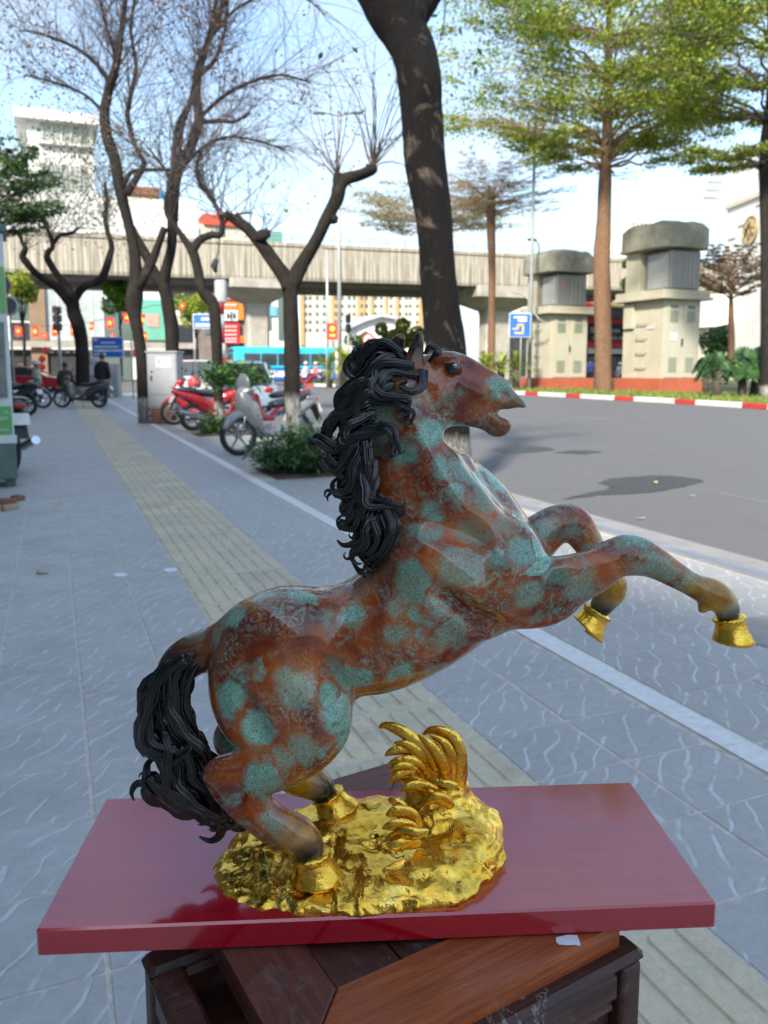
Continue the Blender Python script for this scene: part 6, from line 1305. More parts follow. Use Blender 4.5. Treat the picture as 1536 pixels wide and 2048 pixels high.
    def near(lst):
        z = np.zeros(len(V))
        for u, v, w_, r in lst:
            P, m = hl(u, v, w_); z = np.maximum(z, np.clip(1.6-np.linalg.norm(V-P, axis=1)/(r*m), 0, 1))
        return z
    keep = near([(890, 760, 0, 90), (985, 810, 0, 90), (825, 700, -.013, 50), (798, 700, .013, 50), (1430, 1200, N, 60), (1210, 1190, .036, 50), (1262, 1110, N, 40), (600, 1680, N, 40), (640, 1570, Fa, 40)])
    V = relax(V, Q, 20, 1-keep*.92)
    me = npmesh('body', V, Q, None, True)
    # painted zones: amber fetlocks, white-black pasterns, dark ears and tail
    def zone(lst):
        z = np.zeros(len(V))
        for u, v, w_, r in lst:
            P, m = hl(u, v, w_); d = np.linalg.norm((V-P)*[1, .8, 1], axis=1)/(r*m); z = np.maximum(z, np.clip(1.5-d, 0, 1))
        return z
    am = zone([(1425, 1190, N, 52), (1390, 1180, N, 36), (1218, 1178, .036, 46), (600, 1668, N, 40), (600, 1550, Fa, 85), (535, 1515, Fa, 50)])
    wh = zone([(1448, 1214, N, 20), (1209, 1206, .036, 20), (596, 1670, N, 22), (640, 1570, Fa, 26)])
    bk = zone([(1458, 1232, N, 24), (1203, 1218, .036, 24), (616, 1696, N, 32), (655, 1586, Fa, 36)])
    dk = zone([(350, 1330, 0, 60), (320, 1380, 0, 60), (834, 690, -.013, 38), (798, 700, .013, 40), (745, 1080, 0, 80), (730, 950, 0, 40)])
    br = zone([(440, 1290, 0, 60), (395, 1305, 0, 60), (480, 1270, 0, 40), (1026, 808, 0, 24), (990, 850, 0, 26), (895, 715, -.014, 20), (828, 740, -.02, 20)])
    for nm, a in (('amber', am), ('white', wh), ('black', bk), ('dark', dk), ('bare', br)):
        at_ = me.attributes.new(nm, 'FLOAT', 'POINT'); at_.data.foreach_set('value', a.astype(np.float32))
    return me

# painted glaze
def mat_glaze():
    m = NT('patina_glaze'); v = m.co('Object')
    wob = m.noise(v, 26, 3, .6, out='Color')
    vv = m.n('VectorMath', operation='MULTIPLY_ADD'); m.set(vv, 0, wob); m.set(vv, 1, (.028, .028, .028)); m.set(vv, 2, v)
    von = m.n('TexVoronoi', {'Vector': m.map(vv.outputs[0], (1, 1.3, 1)), 'Scale': 30.0, 'Randomness': .9}); cell = m.n('SeparateXYZ', {'Vector': von.outputs['Color']}).outputs
    vo = m.math('ADD', von.outputs['Distance'], m.math('MULTIPLY', m.math('SUBTRACT', cell[0], .60), .26))
    blob = m.ramp(m.math('ADD', vo, m.math('MULTIPLY', m.math('SUBTRACT', m.noise(v, 48, 4, .65, 1.), .5), .55)), [(.31, 1.), (.50, 0.)])
    scr = m.n('TexNoise', {'Vector': v, 'Scale': 150., 'Detail': 6, 'Roughness': .78, 'Distortion': 4.5}).outputs['Fac']
    wis = m.n('TexNoise', {'Vector': v, 'Scale': 75., 'Detail': 6, 'Roughness': .72, 'Distortion': 3.5}).outputs['Fac']
    big = m.noise(v, 16, 3, .55)
    px = m.n('SeparateXYZ', {'Vector': v}).outputs[0]; fwd = m.n('MapRange', {'Value': px, 1: -.02, 2: .07, 3: 0., 4: .06}).outputs[0]
    vo2 = m.math('SUBTRACT', m.math('ADD', vo, m.math('MULTIPLY', m.math('SUBTRACT', m.noise(v, 48, 4, .65, 1.), .5), .6)), fwd); blob = m.ramp(vo2, [(.32, 1.), (.52, 0.)])
    # sponge-dabbed teal: strong in the dabs, thin wisps between
    a = m.math('MULTIPLY', blob, m.ramp(scr, [(.30, .45), (.52, 1.)]))
    a = m.math('MULTIPLY', a, m.math('MULTIPLY', m.ramp(big, [(.30, .6), (.55, 1.)]), m.ramp(cell[1], [(0., .55), (.6, 1.)])))
    b = m.math('MULTIPLY', m.ramp(wis, [(.47, 0.), (.62, .8)]), m.ramp(m.noise(v, 21, 2, .5), [(.36, .0), (.56, .9)]))
    teal = m.math('MAXIMUM', a, b)
    under = m.ramp(m.noise(v, 19, 4, .6, .4), [(.28, (.06, .006, .002)), (.42, (.17, .022, .004)), (.58, (.40, .080, .005)), (.80, (.55, .19, .010))])
    mauve = m.ramp(m.noise(v, 9, 2, .5), [(.55, 0.), (.78, .3)])
    under = m.mix(mauve, under, (.20, .075, .06))
    tc_ = m.ramp(scr, [(.28, (.025, .10, .065)), (.46, (.12, .34, .24)), (.66, (.50, .76, .62))])
    tc_ = m.mix(m.math('MULTIPLY', cell[2], .45), tc_, (.06, .22, .13)); c = m.mix(teal, under, tc_)
    c = m.mix(m.math('MULTIPLY', m.attr('bare'), m.ramp(wis, [(.4, 1.), (.7, .55)]), clamp=True), c, (.15, .045, .012))
    c = m.mix(m.math('MULTIPLY', m.attr('amber'), 1., clamp=True), c, m.ramp(m.noise(v, 60, 3, .6), [(.3, (.26, .10, .004)), (.7, (.60, .30, .012))]))
    c = m.mix(m.math('MULTIPLY', m.math('POWER', m.attr('white'), 1.4), .8, clamp=True), c, (.58, .50, .36))
    c = m.mix(m.math('POWER', m.attr('dark'), 1.), c, (.028, .010, .008))
    c = m.mix(m.math('MULTIPLY', m.attr('black'), 1.3, clamp=True), c, (.012, .011, .014))
    bp = m.bump(scr, .12, .0006, m.bump(m.noise(v, 70, 3, .5), .25, .002))
    m.p(Base_Color=c, Roughness=.45, Specular_IOR_Level=.05, Coat_Weight=1., Coat_Roughness=.045, Coat_IOR=1.52, Normal=bp)
    m.set(m.b, 'Coat Normal', m.bump(m.noise(v, 55, 2, .5), .10, .0015))
    return m.mat
GLAZE = mat_glaze()
def mat_gold():
    m = NT('gilding'); v = m.co('Object')
    n1 = m.noise(v, 120, 4, .6); n2 = m.noise(v, 55, 3, .6, .6)
    c = m.ramp(m.noise(v, 45, 4, .6), [(.3, (.72, .38, .03)), (.6, (.92, .58, .09)), (.8, (1., .74, .22))])
    m.p(Base_Color=c, Metallic=1., Roughness=m.ramp(n1, [(.3, .16), (.7, .36)]), Normal=m.bump(n2, .5, .004, m.bump(n1, .55, .0018)))
    return m.mat
GOLD = mat_gold()
def mat_hair():
    m = NT('black_lacquer_hair'); v = m.co('Object')
    m.p(Base_Color=(.004, .004, .005), Roughness=.14, Specular_IOR_Level=.4, Coat_Weight=.5, Coat_Roughness=.03, Normal=m.bump(m.noise(v, 380, 3, .6, 1.), .35, .0007))
    return m.mat
HAIR = mat_hair()
bm_ = build_horse(); bm_.materials.append(GLAZE); link('body', bm_, horse)

# mane and tail locks: grooved tapering strands
rng = random.Random(5)
def lock(mb, pts, ridge=9, flat=.6, sub=7, amp=.13):
    """pts: (u, v, r, w)"""
    pts = [list(p) for p in pts]; rs = RSC; a = math.atan2(pts[-1][1]-pts[-2][1], pts[-1][0]-pts[-2][0]); tn = rng.choice((-1, 1))*rng.uniform(.7, 1.0); x, y, r0, w0 = pts[-1]; pts[-1][2] = max(r0, pts[-2][2]*.6); r0 = pts[-1][2]
    for k in range(3): a += tn; x += math.cos(a)*r0*1.3; y += math.sin(a)*r0*1.3; pts.append([x, y, r0*(.75, .5, .18)[k], w0])
    wl = rng.uniform(52, 80); ph = rng.uniform(0, 6.28); fine = crpath([(p[0], p[1], p[2], p[3]) for p in pts], sub); out = []; s_ = 0
    for i, q in enumerate(fine):
        d = fine[min(i+1, len(fine)-1)][:2]-fine[max(i-1, 0)][:2]; L0 = np.linalg.norm(d)+1e-6; s_ += L0*.5; o_ = math.sin(s_/wl*6.28+ph)*q[2]*.22
        P_, m_ = hl(q[0]-d[1]/L0*o_, q[1]+d[0]/L0*o_, q[3]); out.append((*P_, q[2]*m_*rs))
    P = np.array(out)
    mb.tube([p[:3] for p in P], [max(p[3]*.62, .0003) for p in P], ridge*5, 0, None, True, flat*2.6, (0, 1, 0), ridge, amp, rng.uniform(1.5, 4))
def small_locks(mb, path, n, length, r, side, seed):
    """thin strands that ride along a thick lock and stand proud of it"""
    g = random.Random(seed); P = crpath(path, 6)
    for i in range(n):
        a = g.randrange(0, max(1, len(P)-length-1)); off = g.uniform(-1, 1)
        seg = P[a:a+length]; pts = []
        for j, q in enumerate(seg):
            f = j/(length-1); nx = q[2]*.62*off
            d = P[min(a+j+1, len(P)-1)][:2]-P[max(a+j-1, 0)][:2]; d = d/(np.linalg.norm(d)+1e-6)
            bul = q[2]*.00042*math.sqrt(max(0, 1-off*off*.6))*.62
            pts.append((q[0]-d[1]*nx, q[1]+d[0]*nx, r*math.sin(math.pi*min(max(f, .06), .97))**.6*g.uniform(.9, 1.1), q[3]-bul))
        lock(mb, pts, 4, .8, 3, .2)
mane = MB(); RSC = .70
ML = [  # (u, v, r px, lateral)
 [(845, 745, 14, -.004), (870, 715, 14, -.012), (880, 700, 11, -.012), (862, 692, 10, -.01), (852, 706, 5, -.01)],
 [(850, 742, 14, -.016), (842, 770, 14, -.026), (818, 782, 11, -.028), (800, 772, 8, -.026), (812, 764, 4, -.027)],
 [(815, 735, 18, 0), (780, 705, 22, 0), (740, 702, 22, 0), (712, 745, 20, 0), (700, 735, 17, 0), (703, 712, 10, 0), (714, 704, 4, 0)],
 [(820, 745, 18, -.012), (780, 735, 24, -.016), (750, 750, 26, -.018), (745, 790, 22, -.02), (790, 800, 17, -.026), (815, 812, 13, -.03), (812, 835, 6, -.031)],
 [(800, 730, 20, .004), (760, 720, 26, .002), (722, 760, 26, 0), (690, 790, 22, 0), (676, 820, 14, 0), (684, 838, 5, 0)],
 [(780, 760, 20, -.014), (730, 775, 26, -.018), (700, 800, 24, -.014), (690, 830, 20, -.01), (715, 850, 12, -.014), (735, 842, 5, -.016)],
 [(760, 790, 22, -.012), (715, 820, 26, -.014), (680, 835, 22, -.008), (655, 855, 18, -.004), (652, 885, 13, -.004), (670, 898, 6, -.006)],
 [(745, 825, 20, -.016), (700, 850, 24, -.018), (690, 880, 22, -.02), (740, 862, 18, -.028), (775, 855, 18, -.032), (787, 880, 14, -.034), (788, 905, 5, -.034)],
 [(740, 850, 22, -.012), (705, 870, 28, -.014), (672, 900, 22, -.008), (645, 885, 15, -.004), (628, 880, 12, -.004), (622, 890, 7, -.004)],
 [(735, 870, 26, -.016), (712, 900, 32, -.018), (688, 940, 26, -.014), (664, 930, 18, -.008), (655, 915, 10, -.006)],
 [(735, 890, 26, -.020), (722, 930, 32, -.022), (705, 975, 28, -.02), (680, 985, 18, -.012), (668, 980, 6, -.01)],
 [(740, 920, 26, -.018), (735, 965, 30, -.024), (740, 1000, 24, -.028), (775, 1012, 14, -.034), (800, 1012, 5, -.036)],
 [(735, 950, 26, -.012), (715, 990, 30, -.012), (695, 1020, 22, -.008), (690, 1000, 12, -.006), (668, 985, 4, -.004)],
 [(745, 985, 26, -.018), (725, 1025, 30, -.020), (705, 1050, 22, -.012), (685, 1052, 12, -.008), (678, 1048, 5, -.008)],
 [(755, 1010, 24, -.022), (745, 1050, 32, -.024), (735, 1085, 28, -.022), (715, 1100, 16, -.016), (705, 1108, 7, -.014)],
 [(765, 1030, 22, -.022), (772, 1070, 28, -.026), (760, 1110, 22, -.022), (745, 1135, 12, -.016), (738, 1150, 4, -.014)],
 [(770, 1000, 18, -.026), (786, 1040, 18, -.032), (785, 1085, 18, -.032), (765, 1120, 14, -.026), (750, 1140, 6, -.02)],
 [(752, 1010, 24, 0), (725, 1060, 26, 0), (735, 1110, 22, 0), (760, 1140, 12, 0)],
 [(800, 745, 30, 0), (770, 790, 36, .002), (745, 850, 38, .002), (735, 910, 38, .0), (740, 970, 40, 0), (755, 1030, 36, 0), (762, 1090, 28, 0), (755, 1130, 12, 0)],
 [(790, 780, 20, .012), (735, 800, 26, .012), (700, 850, 24, .012), (690, 900, 20, .01), (680, 920, 8, .01)],
 [(740, 860, 24, .012), (700, 930, 30, .010), (700, 990, 26, .010), (720, 1040, 22, .01), (715, 1080, 12, .01)],
 [(760, 755, 12, -.022), (722, 790, 13, -.024), (712, 830, 11, -.022), (728, 850, 9, -.022), (742, 840, 4, -.022)],
 [(770, 745, 12, -.022), (745, 765, 14, -.026), (758, 795, 12, -.028), (795, 800, 9, -.03), (808, 812, 4, -.03)],
 [(725, 880, 12, -.028), (735, 925, 13, -.032), (722, 965, 12, -.03), (700, 975, 8, -.024), (690, 968, 4, -.02)],
 [(705, 890, 12, -.026), (690, 915, 12, -.024), (680, 945, 10, -.02), (696, 962, 5, -.02)],
 [(748, 1040, 12, -.034), (755, 1075, 12, -.036), (740, 1105, 10, -.032), (722, 1108, 5, -.028)]]
for i, l in enumerate(ML):
    lock(mane, [(u, v, r*.95, w_) for u, v, r, w_ in l], 17 if l[1][2] > 18 else 9, amp=.14)
    if i < 21 and l[1][2] > 15 and i != 18:
        for c_ in range(2):
            du, dv = rng.uniform(-13, 13), rng.uniform(-13, 13); n_ = len(l)
            lock(mane, [(u+du*(1-.3*k/n_)+rng.uniform(-4, 4), v+dv+rng.uniform(-4, 4), r*rng.uniform(.42, .55), w_-.004-.006*rng.random()) for k, (u, v, r, w_) in enumerate(l)], 8, .6, amp=.18)
for i, l in enumerate(ML[:21]):
    if l[1][2] >= 20: small_locks(mane, l, 10, 12, 4.2, -1, 100+i)
mane.build('mane', HAIR, horse, True)
tail = MB(); RSC = .66
TL_ = [
 [(372, 1312, 26, 0), (325, 1352, 34, 0), (302, 1415, 40, 0), (315, 1480, 46, 0), (370, 1535, 44, 0), (415, 1580, 38, 0), (440, 1625, 28, 0), (448, 1650, 14, 0)],
 [(385, 1310, 24, -.006), (345, 1345, 34, -.01), (335, 1400, 36, -.012), (350, 1455, 38, -.012), (395, 1500, 34, -.01), (425, 1550, 30, -.008), (448, 1600, 26, -.006), (460, 1642, 14, -.004)],
 [(372, 1318, 22, -.012), (322, 1362, 28, -.014), (295, 1430, 28, -.012), (300, 1490, 30, -.010), (350, 1515, 26, -.014), (378, 1498, 14, -.016), (385, 1485, 5, -.016)],
 [(400, 1312, 18, -.010), (376, 1350, 22, -.014), (362, 1400, 24, -.018), (375, 1450, 24, -.018), (392, 1480, 12, -.016), (396, 1500, 4, -.014)],
 [(330, 1470, 26, -.008), (345, 1530, 36, -.012), (352, 1580, 36, -.012), (400, 1620, 28, -.01), (430, 1640, 14, -.008)],
 [(325, 1480, 22, 0), (318, 1498, 14, -.004), (300, 1502, 9, -.004), (291, 1500, 4, -.004)],
 [(420, 1625, 16, -.004), (370, 1610, 30, -.006), (325, 1580, 32, -.006), (300, 1556, 22, -.004), (292, 1548, 10, -.004)],
 [(440, 1635, 16, .004), (385, 1622, 26, .004), (335, 1602, 28, .004), (300, 1585, 22, .004), (288, 1570, 10, .004)],
 [(395, 1500, 26, .006), (430, 1545, 28, .006), (450, 1600, 24, .006), (462, 1645, 14, .004)],
 [(340, 1490, 14, -.026), (335, 1545, 15, -.026), (358, 1590, 15, -.024), (398, 1612, 12, -.018), (420, 1630, 5, -.014)],
 [(375, 1500, 14, -.022), (385, 1550, 15, -.022), (415, 1590, 14, -.018), (436, 1625, 9, -.014)]]
for l in TL_:
    lock(tail, l, 21 if l[1][2] > 25 else 11, .62, amp=.13)
    if l[1][2] > 25:
        for c_ in range(3):
            du, dv = rng.uniform(-18, 18), rng.uniform(-10, 10)
            lock(tail, [(u+du*min(1, k*.5)+rng.uniform(-4, 4), v+dv+rng.uniform(-4, 4), r*rng.uniform(.3, .42), w_-.008-.010*rng.random()) for k, (u, v, r, w_) in enumerate(l)], 9, .6, amp=.18)
for i, l in enumerate(TL_[:9]): small_locks(tail, l, 16, 14, 4.4, -1, 300+i)
tail.build('tail', HAIR, horse, True)
# eyes
def eye(sgn):
    P, m = hl(906, 736, sgn*.0140)
    e = MB(); e.ball(P, 13.5*m, 20, 12, 0, None, (1, .55, .95))
    mt = NT('eye_lacquer'); mt.p(Base_Color=(.012, .006, .005), Roughness=.1, Coat_Weight=1., Coat_Roughness=.02)
    o = e.build('eye', mt.mat, horse, True); return o
eye(-1); eye(1)
P, m = hl(911, 730, -.0216); e = MB(); e.ball(P, 2.6*m, 8, 6); e.build('eye_highlight', plain('white_highlight_dot', (.85, .85, .82), .3), horse, True)  # glint on the near eye, put in as a small white ball

# gilded hooves: flared cone with raised coronet cord and a frog underneath
def hoof(name_pts, w_, rtop, rbot, label=None):
    (u0, v0), (u1, v1) = name_pts
    A, m = hl(u0, v0, w_); B, _ = hl(u1, v1, w_); A = Vector(A); B = Vector(B); ax = (B-A); Lh = ax.length; ax.normalize()
    T = Matrix.Translation(A) @ ax.to_track_quat('Z', 'Y').to_matrix().to_4x4()
    mb = MB(); n = 40; prof = [(0, -.04), (.72, -.05), (.98, 0), (1.06, .05), (1.0, .11), (.93, .18), (.95, .35), (1.03, .6), (1.18, .88), (1.22, .97), (1.10, 1.02), (.7, 1.0), (0, .97)]
    vs = []
    for i, (rr, z) in enumerate(prof):
        f = min(max(z, 0), 1); r = (rtop+(rbot-rtop)*f*.35)*m*rr
        for k in range(n):
            a = 2*math.pi*k/n; q = 1.
            if i in (3, 4): q = 1+.05*math.sin(a*14)
            # toe is longer than the heel
            fw = math.cos(a)
            vs.append((r*q*math.cos(a)*(1+.10*f*fw), r*q*math.sin(a)*.86, z*Lh*(1+.18*fw*f)))
    fs = [(i*n+k, i*n+(k+1) % n, (i+1)*n+(k+1) % n, (i+1)*n+k) for i in range(len(prof)-1) for k in range(n)]
    # orient +X local (toe) towards figurine +X
    q = T.to_3x3(); want = Vector((1, 0, 0)); lx = q.inverted() @ want; ang = math.atan2(lx.y, lx.x)
    mb.add(vs, fs, 0, T @ Matrix.Rotation(ang, 4, 'Z'))
    return mb.build('hoof', GOLD, horse, True)
hoof(((1458, 1234), (1464, 1284)), -.040, 31, 40)
hoof(((1196, 1222), (1172, 1258)), .036, 30, 36)
hoof(((621, 1708), (634, 1760)), -.042, 37, 54)
hoof(((654, 1588), (672, 1622)), .040, 32, 46)

# gilded rock, sculpted
def build_rock():
    S = Sdf((-.165, -.095, -.012), (.135, .10, .15), .0016)
    G = lambda u, v, z: gp(u, v, HO.z+z)
    def L3(p): 
        d = Vector(p)-HO; return (hc*d.x+hs*d.y, -hs*d.x+hc*d.y, d.z)
    def lump(x, y, z, rx, ry, rz, k=.012):
        m = max(rx, ry, rz)+k+.01
        sl, X, Y, Z = S.sub((x-rx-m*.5, y-ry-m*.5, z-rz-m*.5), (x+rx+m*.5, y+ry+m*.5, z+rz+m*.5))
        q = np.sqrt(((X-x)/rx)**2+((Y-y)/ry)**2+((Z-z)/rz)**2); d = (q-1)*min(rx, ry, rz)*1.0
        S.phi[sl] = S.smin(S.phi[sl], d, k)
    # slab outline from the photograph (front edge), the rest follows the legs
    lump(-.045, -.010, -.005, .090, .058, .012); lump(-.095, -.012, -.003, .048, .046, .014); lump(.02, -.012, .0, .075, .052, .016)
    lump(-.02, .034, .004, .085, .045, .022); lump(-.105, .016, .003, .032, .034, .020)
    lump(.045, -.028, .006, .042, .034, .022, .008); lump(.078, .004, .008, .032, .038, .026, .008); lump(.095, .022, .010, .020, .022, .022, .006)
    lump(.055, .030, .014, .048, .038, .034, .008); lump(.052, .030, .045, .030, .022, .030, .010); lump(.045, .034, .070, .026, .016, .026, .01)
    lump(-.012, .046, .010, .036, .024, .02, .008); lump(-.065, -.044, -.002, .038, .020, .007, .006); lump(-.005, -.052, .002, .042, .022, .014, .008)
    # crumpled facets
    sl, X, Y, Z = S.sub(S.lo, S.lo+S.n*S.h)
    band = np.abs(S.phi) < .012; idx = np.argwhere(band); P = S.lo+idx*S.h
    P = P+.006*np.stack([vnoise(P, 60, 7), vnoise(P, 60, 8), vnoise(P, 60, 9)], 1); r1 = np.abs(vnoise(P, 48, 1)-.5)*2; r2 = np.abs(vnoise(P, 105, 2)-.5)*2; r3 = vnoise(P, 34, 3)
    S.phi[band] += np.clip(.25+P[:, 2]/.014, .25, 1).astype(np.float32)*((r1-.35)*.0042+(r2-.4)*.0022+(r3-.5)*.0045).astype(np.float32)
    S.phi[:, :, :int((.0-S.lo[2])/S.h)] = .05
    V, Q = S.polys()
    return npmesh('rock_base', V, Q, GOLD, True)
link('rock_base', build_rock(), horse)
# gilded leaves standing on the rock
def leaf_blade(pts, wid, thick=.0016, curl=.25):
    P = crpath([(*hl(u, v, w_)[0],) for u, v, w_ in pts], 7); n = len(P); mb = MB(); vs = []
    for i, p in enumerate(P):
        f = i/(n-1); ww = wid*2.1*(f+.05)**.45*max(.02, 1-f)**.75
        t = Vector(P[min(i+1, n-1)]-P[max(i-1, 0)]).normalized(); sd_ = t.cross(Vector((0, 1, 0))).normalized(); nn = t.cross(sd_)
        for j in range(5):
            s_ = (j-2)/2; vs.append(Vector(p)+sd_*(s_*ww)+nn*(curl*ww*(1-s_*s_)))
    for i in range(n-1):
        pass
    m = len(vs); vs2 = vs+[v+Vector((0, thick, 0)) for v in vs]
    fs = [(i*5+j, i*5+j+1, (i+1)*5+j+1, (i+1)*5+j) for i in range(n-1) for j in range(4)]
    fs += [(a+m, d+m, c+m, b+m) for a, b, c, d in fs]
    for i in range(n-1): fs += [(i*5, (i+1)*5, (i+1)*5+m, i*5+m), (i*5+4, i*5+4+m, (i+1)*5+4+m, (i+1)*5+4)]
    mb.add(vs2, fs); return mb.build('leaf', GOLD, horse, True)
W0 = .018
EXTRA_LEAVES = [([(896, 1585, W0), (905, 1530, W0-.012), (890, 1488, W0-.016), (858, 1470, W0-.014)], .005),
 ([(915, 1592, W0), (925, 1545, W0-.004), (915, 1495, W0-.004), (888, 1472, W0)], .005), ([(860, 1545, W0-.012), (842, 1512, W0-.02), (815, 1490, W0-.022), (788, 1486, W0-.02)], .005),
 ([(845, 1560, W0-.014), (818, 1536, W0-.022), (795, 1536, W0-.024), (778, 1546, W0-.024)], .0055), ([(835, 1580, W0-.02), (860, 1590, W0-.03), (885, 1604, W0-.032), (908, 1606, W0-.03)], .005),
 ([(870, 1600, W0-.02), (850, 1575, W0-.028), (822, 1572, W0-.03), (800, 1584, W0-.03)], .005), ([(905, 1615, W0-.03), (880, 1596, W0-.036), (862, 1600, W0-.036), (845, 1612, W0-.034)], .0055)]
for pts, wd in [
 ([(905, 1590, W0), (922, 1530, W0-.006), (908, 1478, W0-.008), (870, 1460, W0-.006), (845, 1470, W0)], .0062),
 ([(880, 1580, W0), (893, 1530, W0-.012), (878, 1495, W0-.014), (850, 1478, W0-.012)], .0062),
 ([(872, 1540, W0-.016), (850, 1500, W0-.02), (812, 1468, W0-.02), (775, 1452, W0-.016), (758, 1456, W0-.012)], .006),
 ([(850, 1530, W0-.012), (822, 1500, W0-.018), (790, 1502, W0-.02), (770, 1512, W0-.018)], .0055),
 ([(860, 1560, W0-.012), (830, 1528, W0-.02), (800, 1524, W0-.022), (776, 1530, W0-.02)], .0065),
 ([(905, 1580, W0-.01), (880, 1520, W0-.022), (858, 1488, W0-.024), (838, 1470, W0-.022)], .005),
 ([(800, 1560, W0-.01), (825, 1562, W0-.022), (860, 1575, W0-.028), (895, 1590, W0-.026)], .005),
 ([(850, 1560, W0-.02), (880, 1570, W0-.028), (905, 1572, W0-.03), (918, 1582, W0-.028)], .0055),
 ([(830, 1545, W0-.02), (800, 1550, W0-.024), (778, 1566, W0-.024)], .0055),
 ([(838, 1660, -.025), (822, 1632, -.03), (795, 1622, -.034), (772, 1632, -.034)], .0065),
 ([(842, 1672, -.025), (815, 1654, -.034), (790, 1650, -.036), (765, 1658, -.036)], .0065),
 ([(780, 1680, -.03), (810, 1668, -.04), (838, 1668, -.042), (858, 1662, -.038)], .0065),
 ([(815, 1650, -.022), (805, 1622, -.026), (792, 1606, -.026), (776, 1600, -.022)], .006),
 ([(840, 1690, -.03), (812, 1688, -.038), (790, 1692, -.04), (772, 1690, -.038)], .006)]+EXTRA_LEAVES:
    leaf_blade(pts, wd)
# ---------------------------------------------------------------- red board and carved stand
def mat_redlac():
    m = NT('red_lacquer'); v = m.co('Object')
    g = m.noise(m.map(v, (2, 30, 30)), 3, 5, .6); sm = m.noise(v, 16, 5, .65, .5)
    c = m.ramp(g, [(.3, (.32, .0015, .010)), (.7, (.44, .003, .016))])
    spots = m.ramp(m.noise(v, 120, 3, .6), [(.70, 0.), (.78, .5)])
    c = m.mix(spots, c, (.05, .002, .004))
    scr = m.ramp(m.noise(m.map(v, (.5, 60, 1)), 5, 3, .6), [(.62, 0.), (.66, .25), (.70, 0.)])
    rough = m.math('ADD', m.ramp(sm, [(.35, .16), (.7, .32)]), m.math('MULTIPLY', scr, .2))
    m.p(Base_Color=c, Roughness=rough, Coat_Weight=.8, Coat_Roughness=m.ramp(sm, [(.35, .05), (.72, .15)]), Specular_IOR_Level=.4, Coat_IOR=1.85,
        Normal=m.bump(m.noise(v, 60, 3, .6), .08, .001))
    return m.mat
REDLAC = mat_redlac()
FL, FR, BR, BL = gp(75, 1860, .8), gp(1435, 1805, .8), gp(1262, 1565, .8), gp(210, 1595, .8)
mid = (FL+FR+BR+BL)/4; by = math.atan2(FR.y-FL.y, FR.x-FL.x)
bw = ((FR-FL).length+(BR-BL).length)/2; bd = ((BL-FL).length+(BR-FR).length)/2
mb = MB(); mb.box((0, 0, -.012), (bw, bd, .024), ch=.0018)
tag(mb.build('red_board', REDLAC, None, 25, (mid.x, mid.y, .8), (0, 0, by)), 'thick dark red lacquered board lying across the wooden stand under the horse figurine', 'board')

def mat_wood(name, c1, c2, rough=.42, sc=1., dust=.25, bump=.002):
    m = NT(name); v = m.co('Object'); w2 = m.map(v, (4*sc, 60*sc, 60*sc))
    g = m.noise(w2, 2.2, 6, .62, .8); f = m.noise(m.map(v, (12*sc, 260*sc, 260*sc)), 2, 3, .6)
    c = m.ramp(g, [(.28, c1), (.72, c2)])
    c = m.mix(m.ramp(f, [(.5, 0.), (.7, .35)]), c, tuple(x*.35 for x in c1))
    d = m.ramp(m.noise(v, 22, 7, .72, .7), [(.52, 0.), (.78, dust)])
    c = m.mix(d, c, (.22, .20, .18))
    c = m.mix(m.ramp(m.noise(m.map(v, (1, 1, 1), rot=(0, 0, .5)), 9, 6, .7, 2.), [(.63, 0.), (.66, .0), (.672, dust*1.6), (.69, 0.)]), c, (.4, .38, .35))
    m.p(Base_Color=c, Roughness=m.ramp(d, [(0., rough), (.4, min(1, rough+.4))]), Normal=m.bump(f, .25, bump, m.bump(g, .3, bump)))
    return m.mat
W_RED = mat_wood('red_hardwood', (.19, .034, .010), (.46, .115, .030), .36, 1, .18)
W_BRN = mat_wood('brown_hardwood', (.06, .018, .012), (.17, .046, .026), .5, 1, .5)
W_DRK = mat_wood('dark_hardwood', (.030, .010, .007), (.085, .026, .016), .40, 1, .35)
SA = R(31); Aa = Vector((math.cos(SA), math.sin(SA), 0)); Bb = Vector((-math.sin(SA), math.cos(SA), 0))
C0 = Vector((-.058, .478, 0)); ta, tb, fw = .305, .345, .062
stand = thing('wooden_stand', 'old dark hardwood stand with framed top and carved fretwork side under the red board', 'stand', C0, SA)
# local frame: +X along the right-hand side (Aa), +Y along the left-hand side (Bb); mitred frame members
TZ = .775
def slabpoly(name, poly, z0, z1, mat, ax='X', ch=.0012):
    vs = []
    cx = sum(p[0] for p in poly)/len(poly); cy = sum(p[1] for p in poly)/len(poly)
    ins = [(x+(cx-x)/max(.001, math.hypot(x-cx, y-cy))*ch*1.5, y+(cy-y)/max(.001, math.hypot(x-cx, y-cy))*ch*1.5) for x, y in poly]
    n = len(poly); vs = [(x, y, z0) for x, y in poly]+[(x, y, z1-ch) for x, y in poly]+[(x, y, z1) for x, y in ins]
    fs = [tuple(range(n-1, -1, -1)), tuple(range(2*n, 3*n))]+[(r*n+i, r*n+(i+1) % n, r*n+n+(i+1) % n, r*n+n+i) for r in (0, 1) for i in range(n)]
    m_ = MB()
    if ax == 'Y':
        m_.add([(y, -x, z) for x, y, z in vs], fs); return m_.build(name, mat, stand, 30, rot=(0, 0, math.pi/2))
    m_.add(vs, fs); return m_.build(name, mat, stand, 30)
g_ = .0006
slabpoly('top_rail', [(g_, 0), (ta, 0), (ta-fw, fw), (fw+g_, fw)], TZ-.022, TZ, W_RED)
slabpoly('top_rail', [(0, g_), (fw, fw+g_), (fw, tb-fw), (0, tb)], TZ-.022, TZ, W_BRN, 'Y')
slabpoly('top_rail', [(fw, tb-fw), (ta-fw, tb-fw), (ta-g_, tb), (g_, tb)], TZ-.022, TZ, W_BRN)
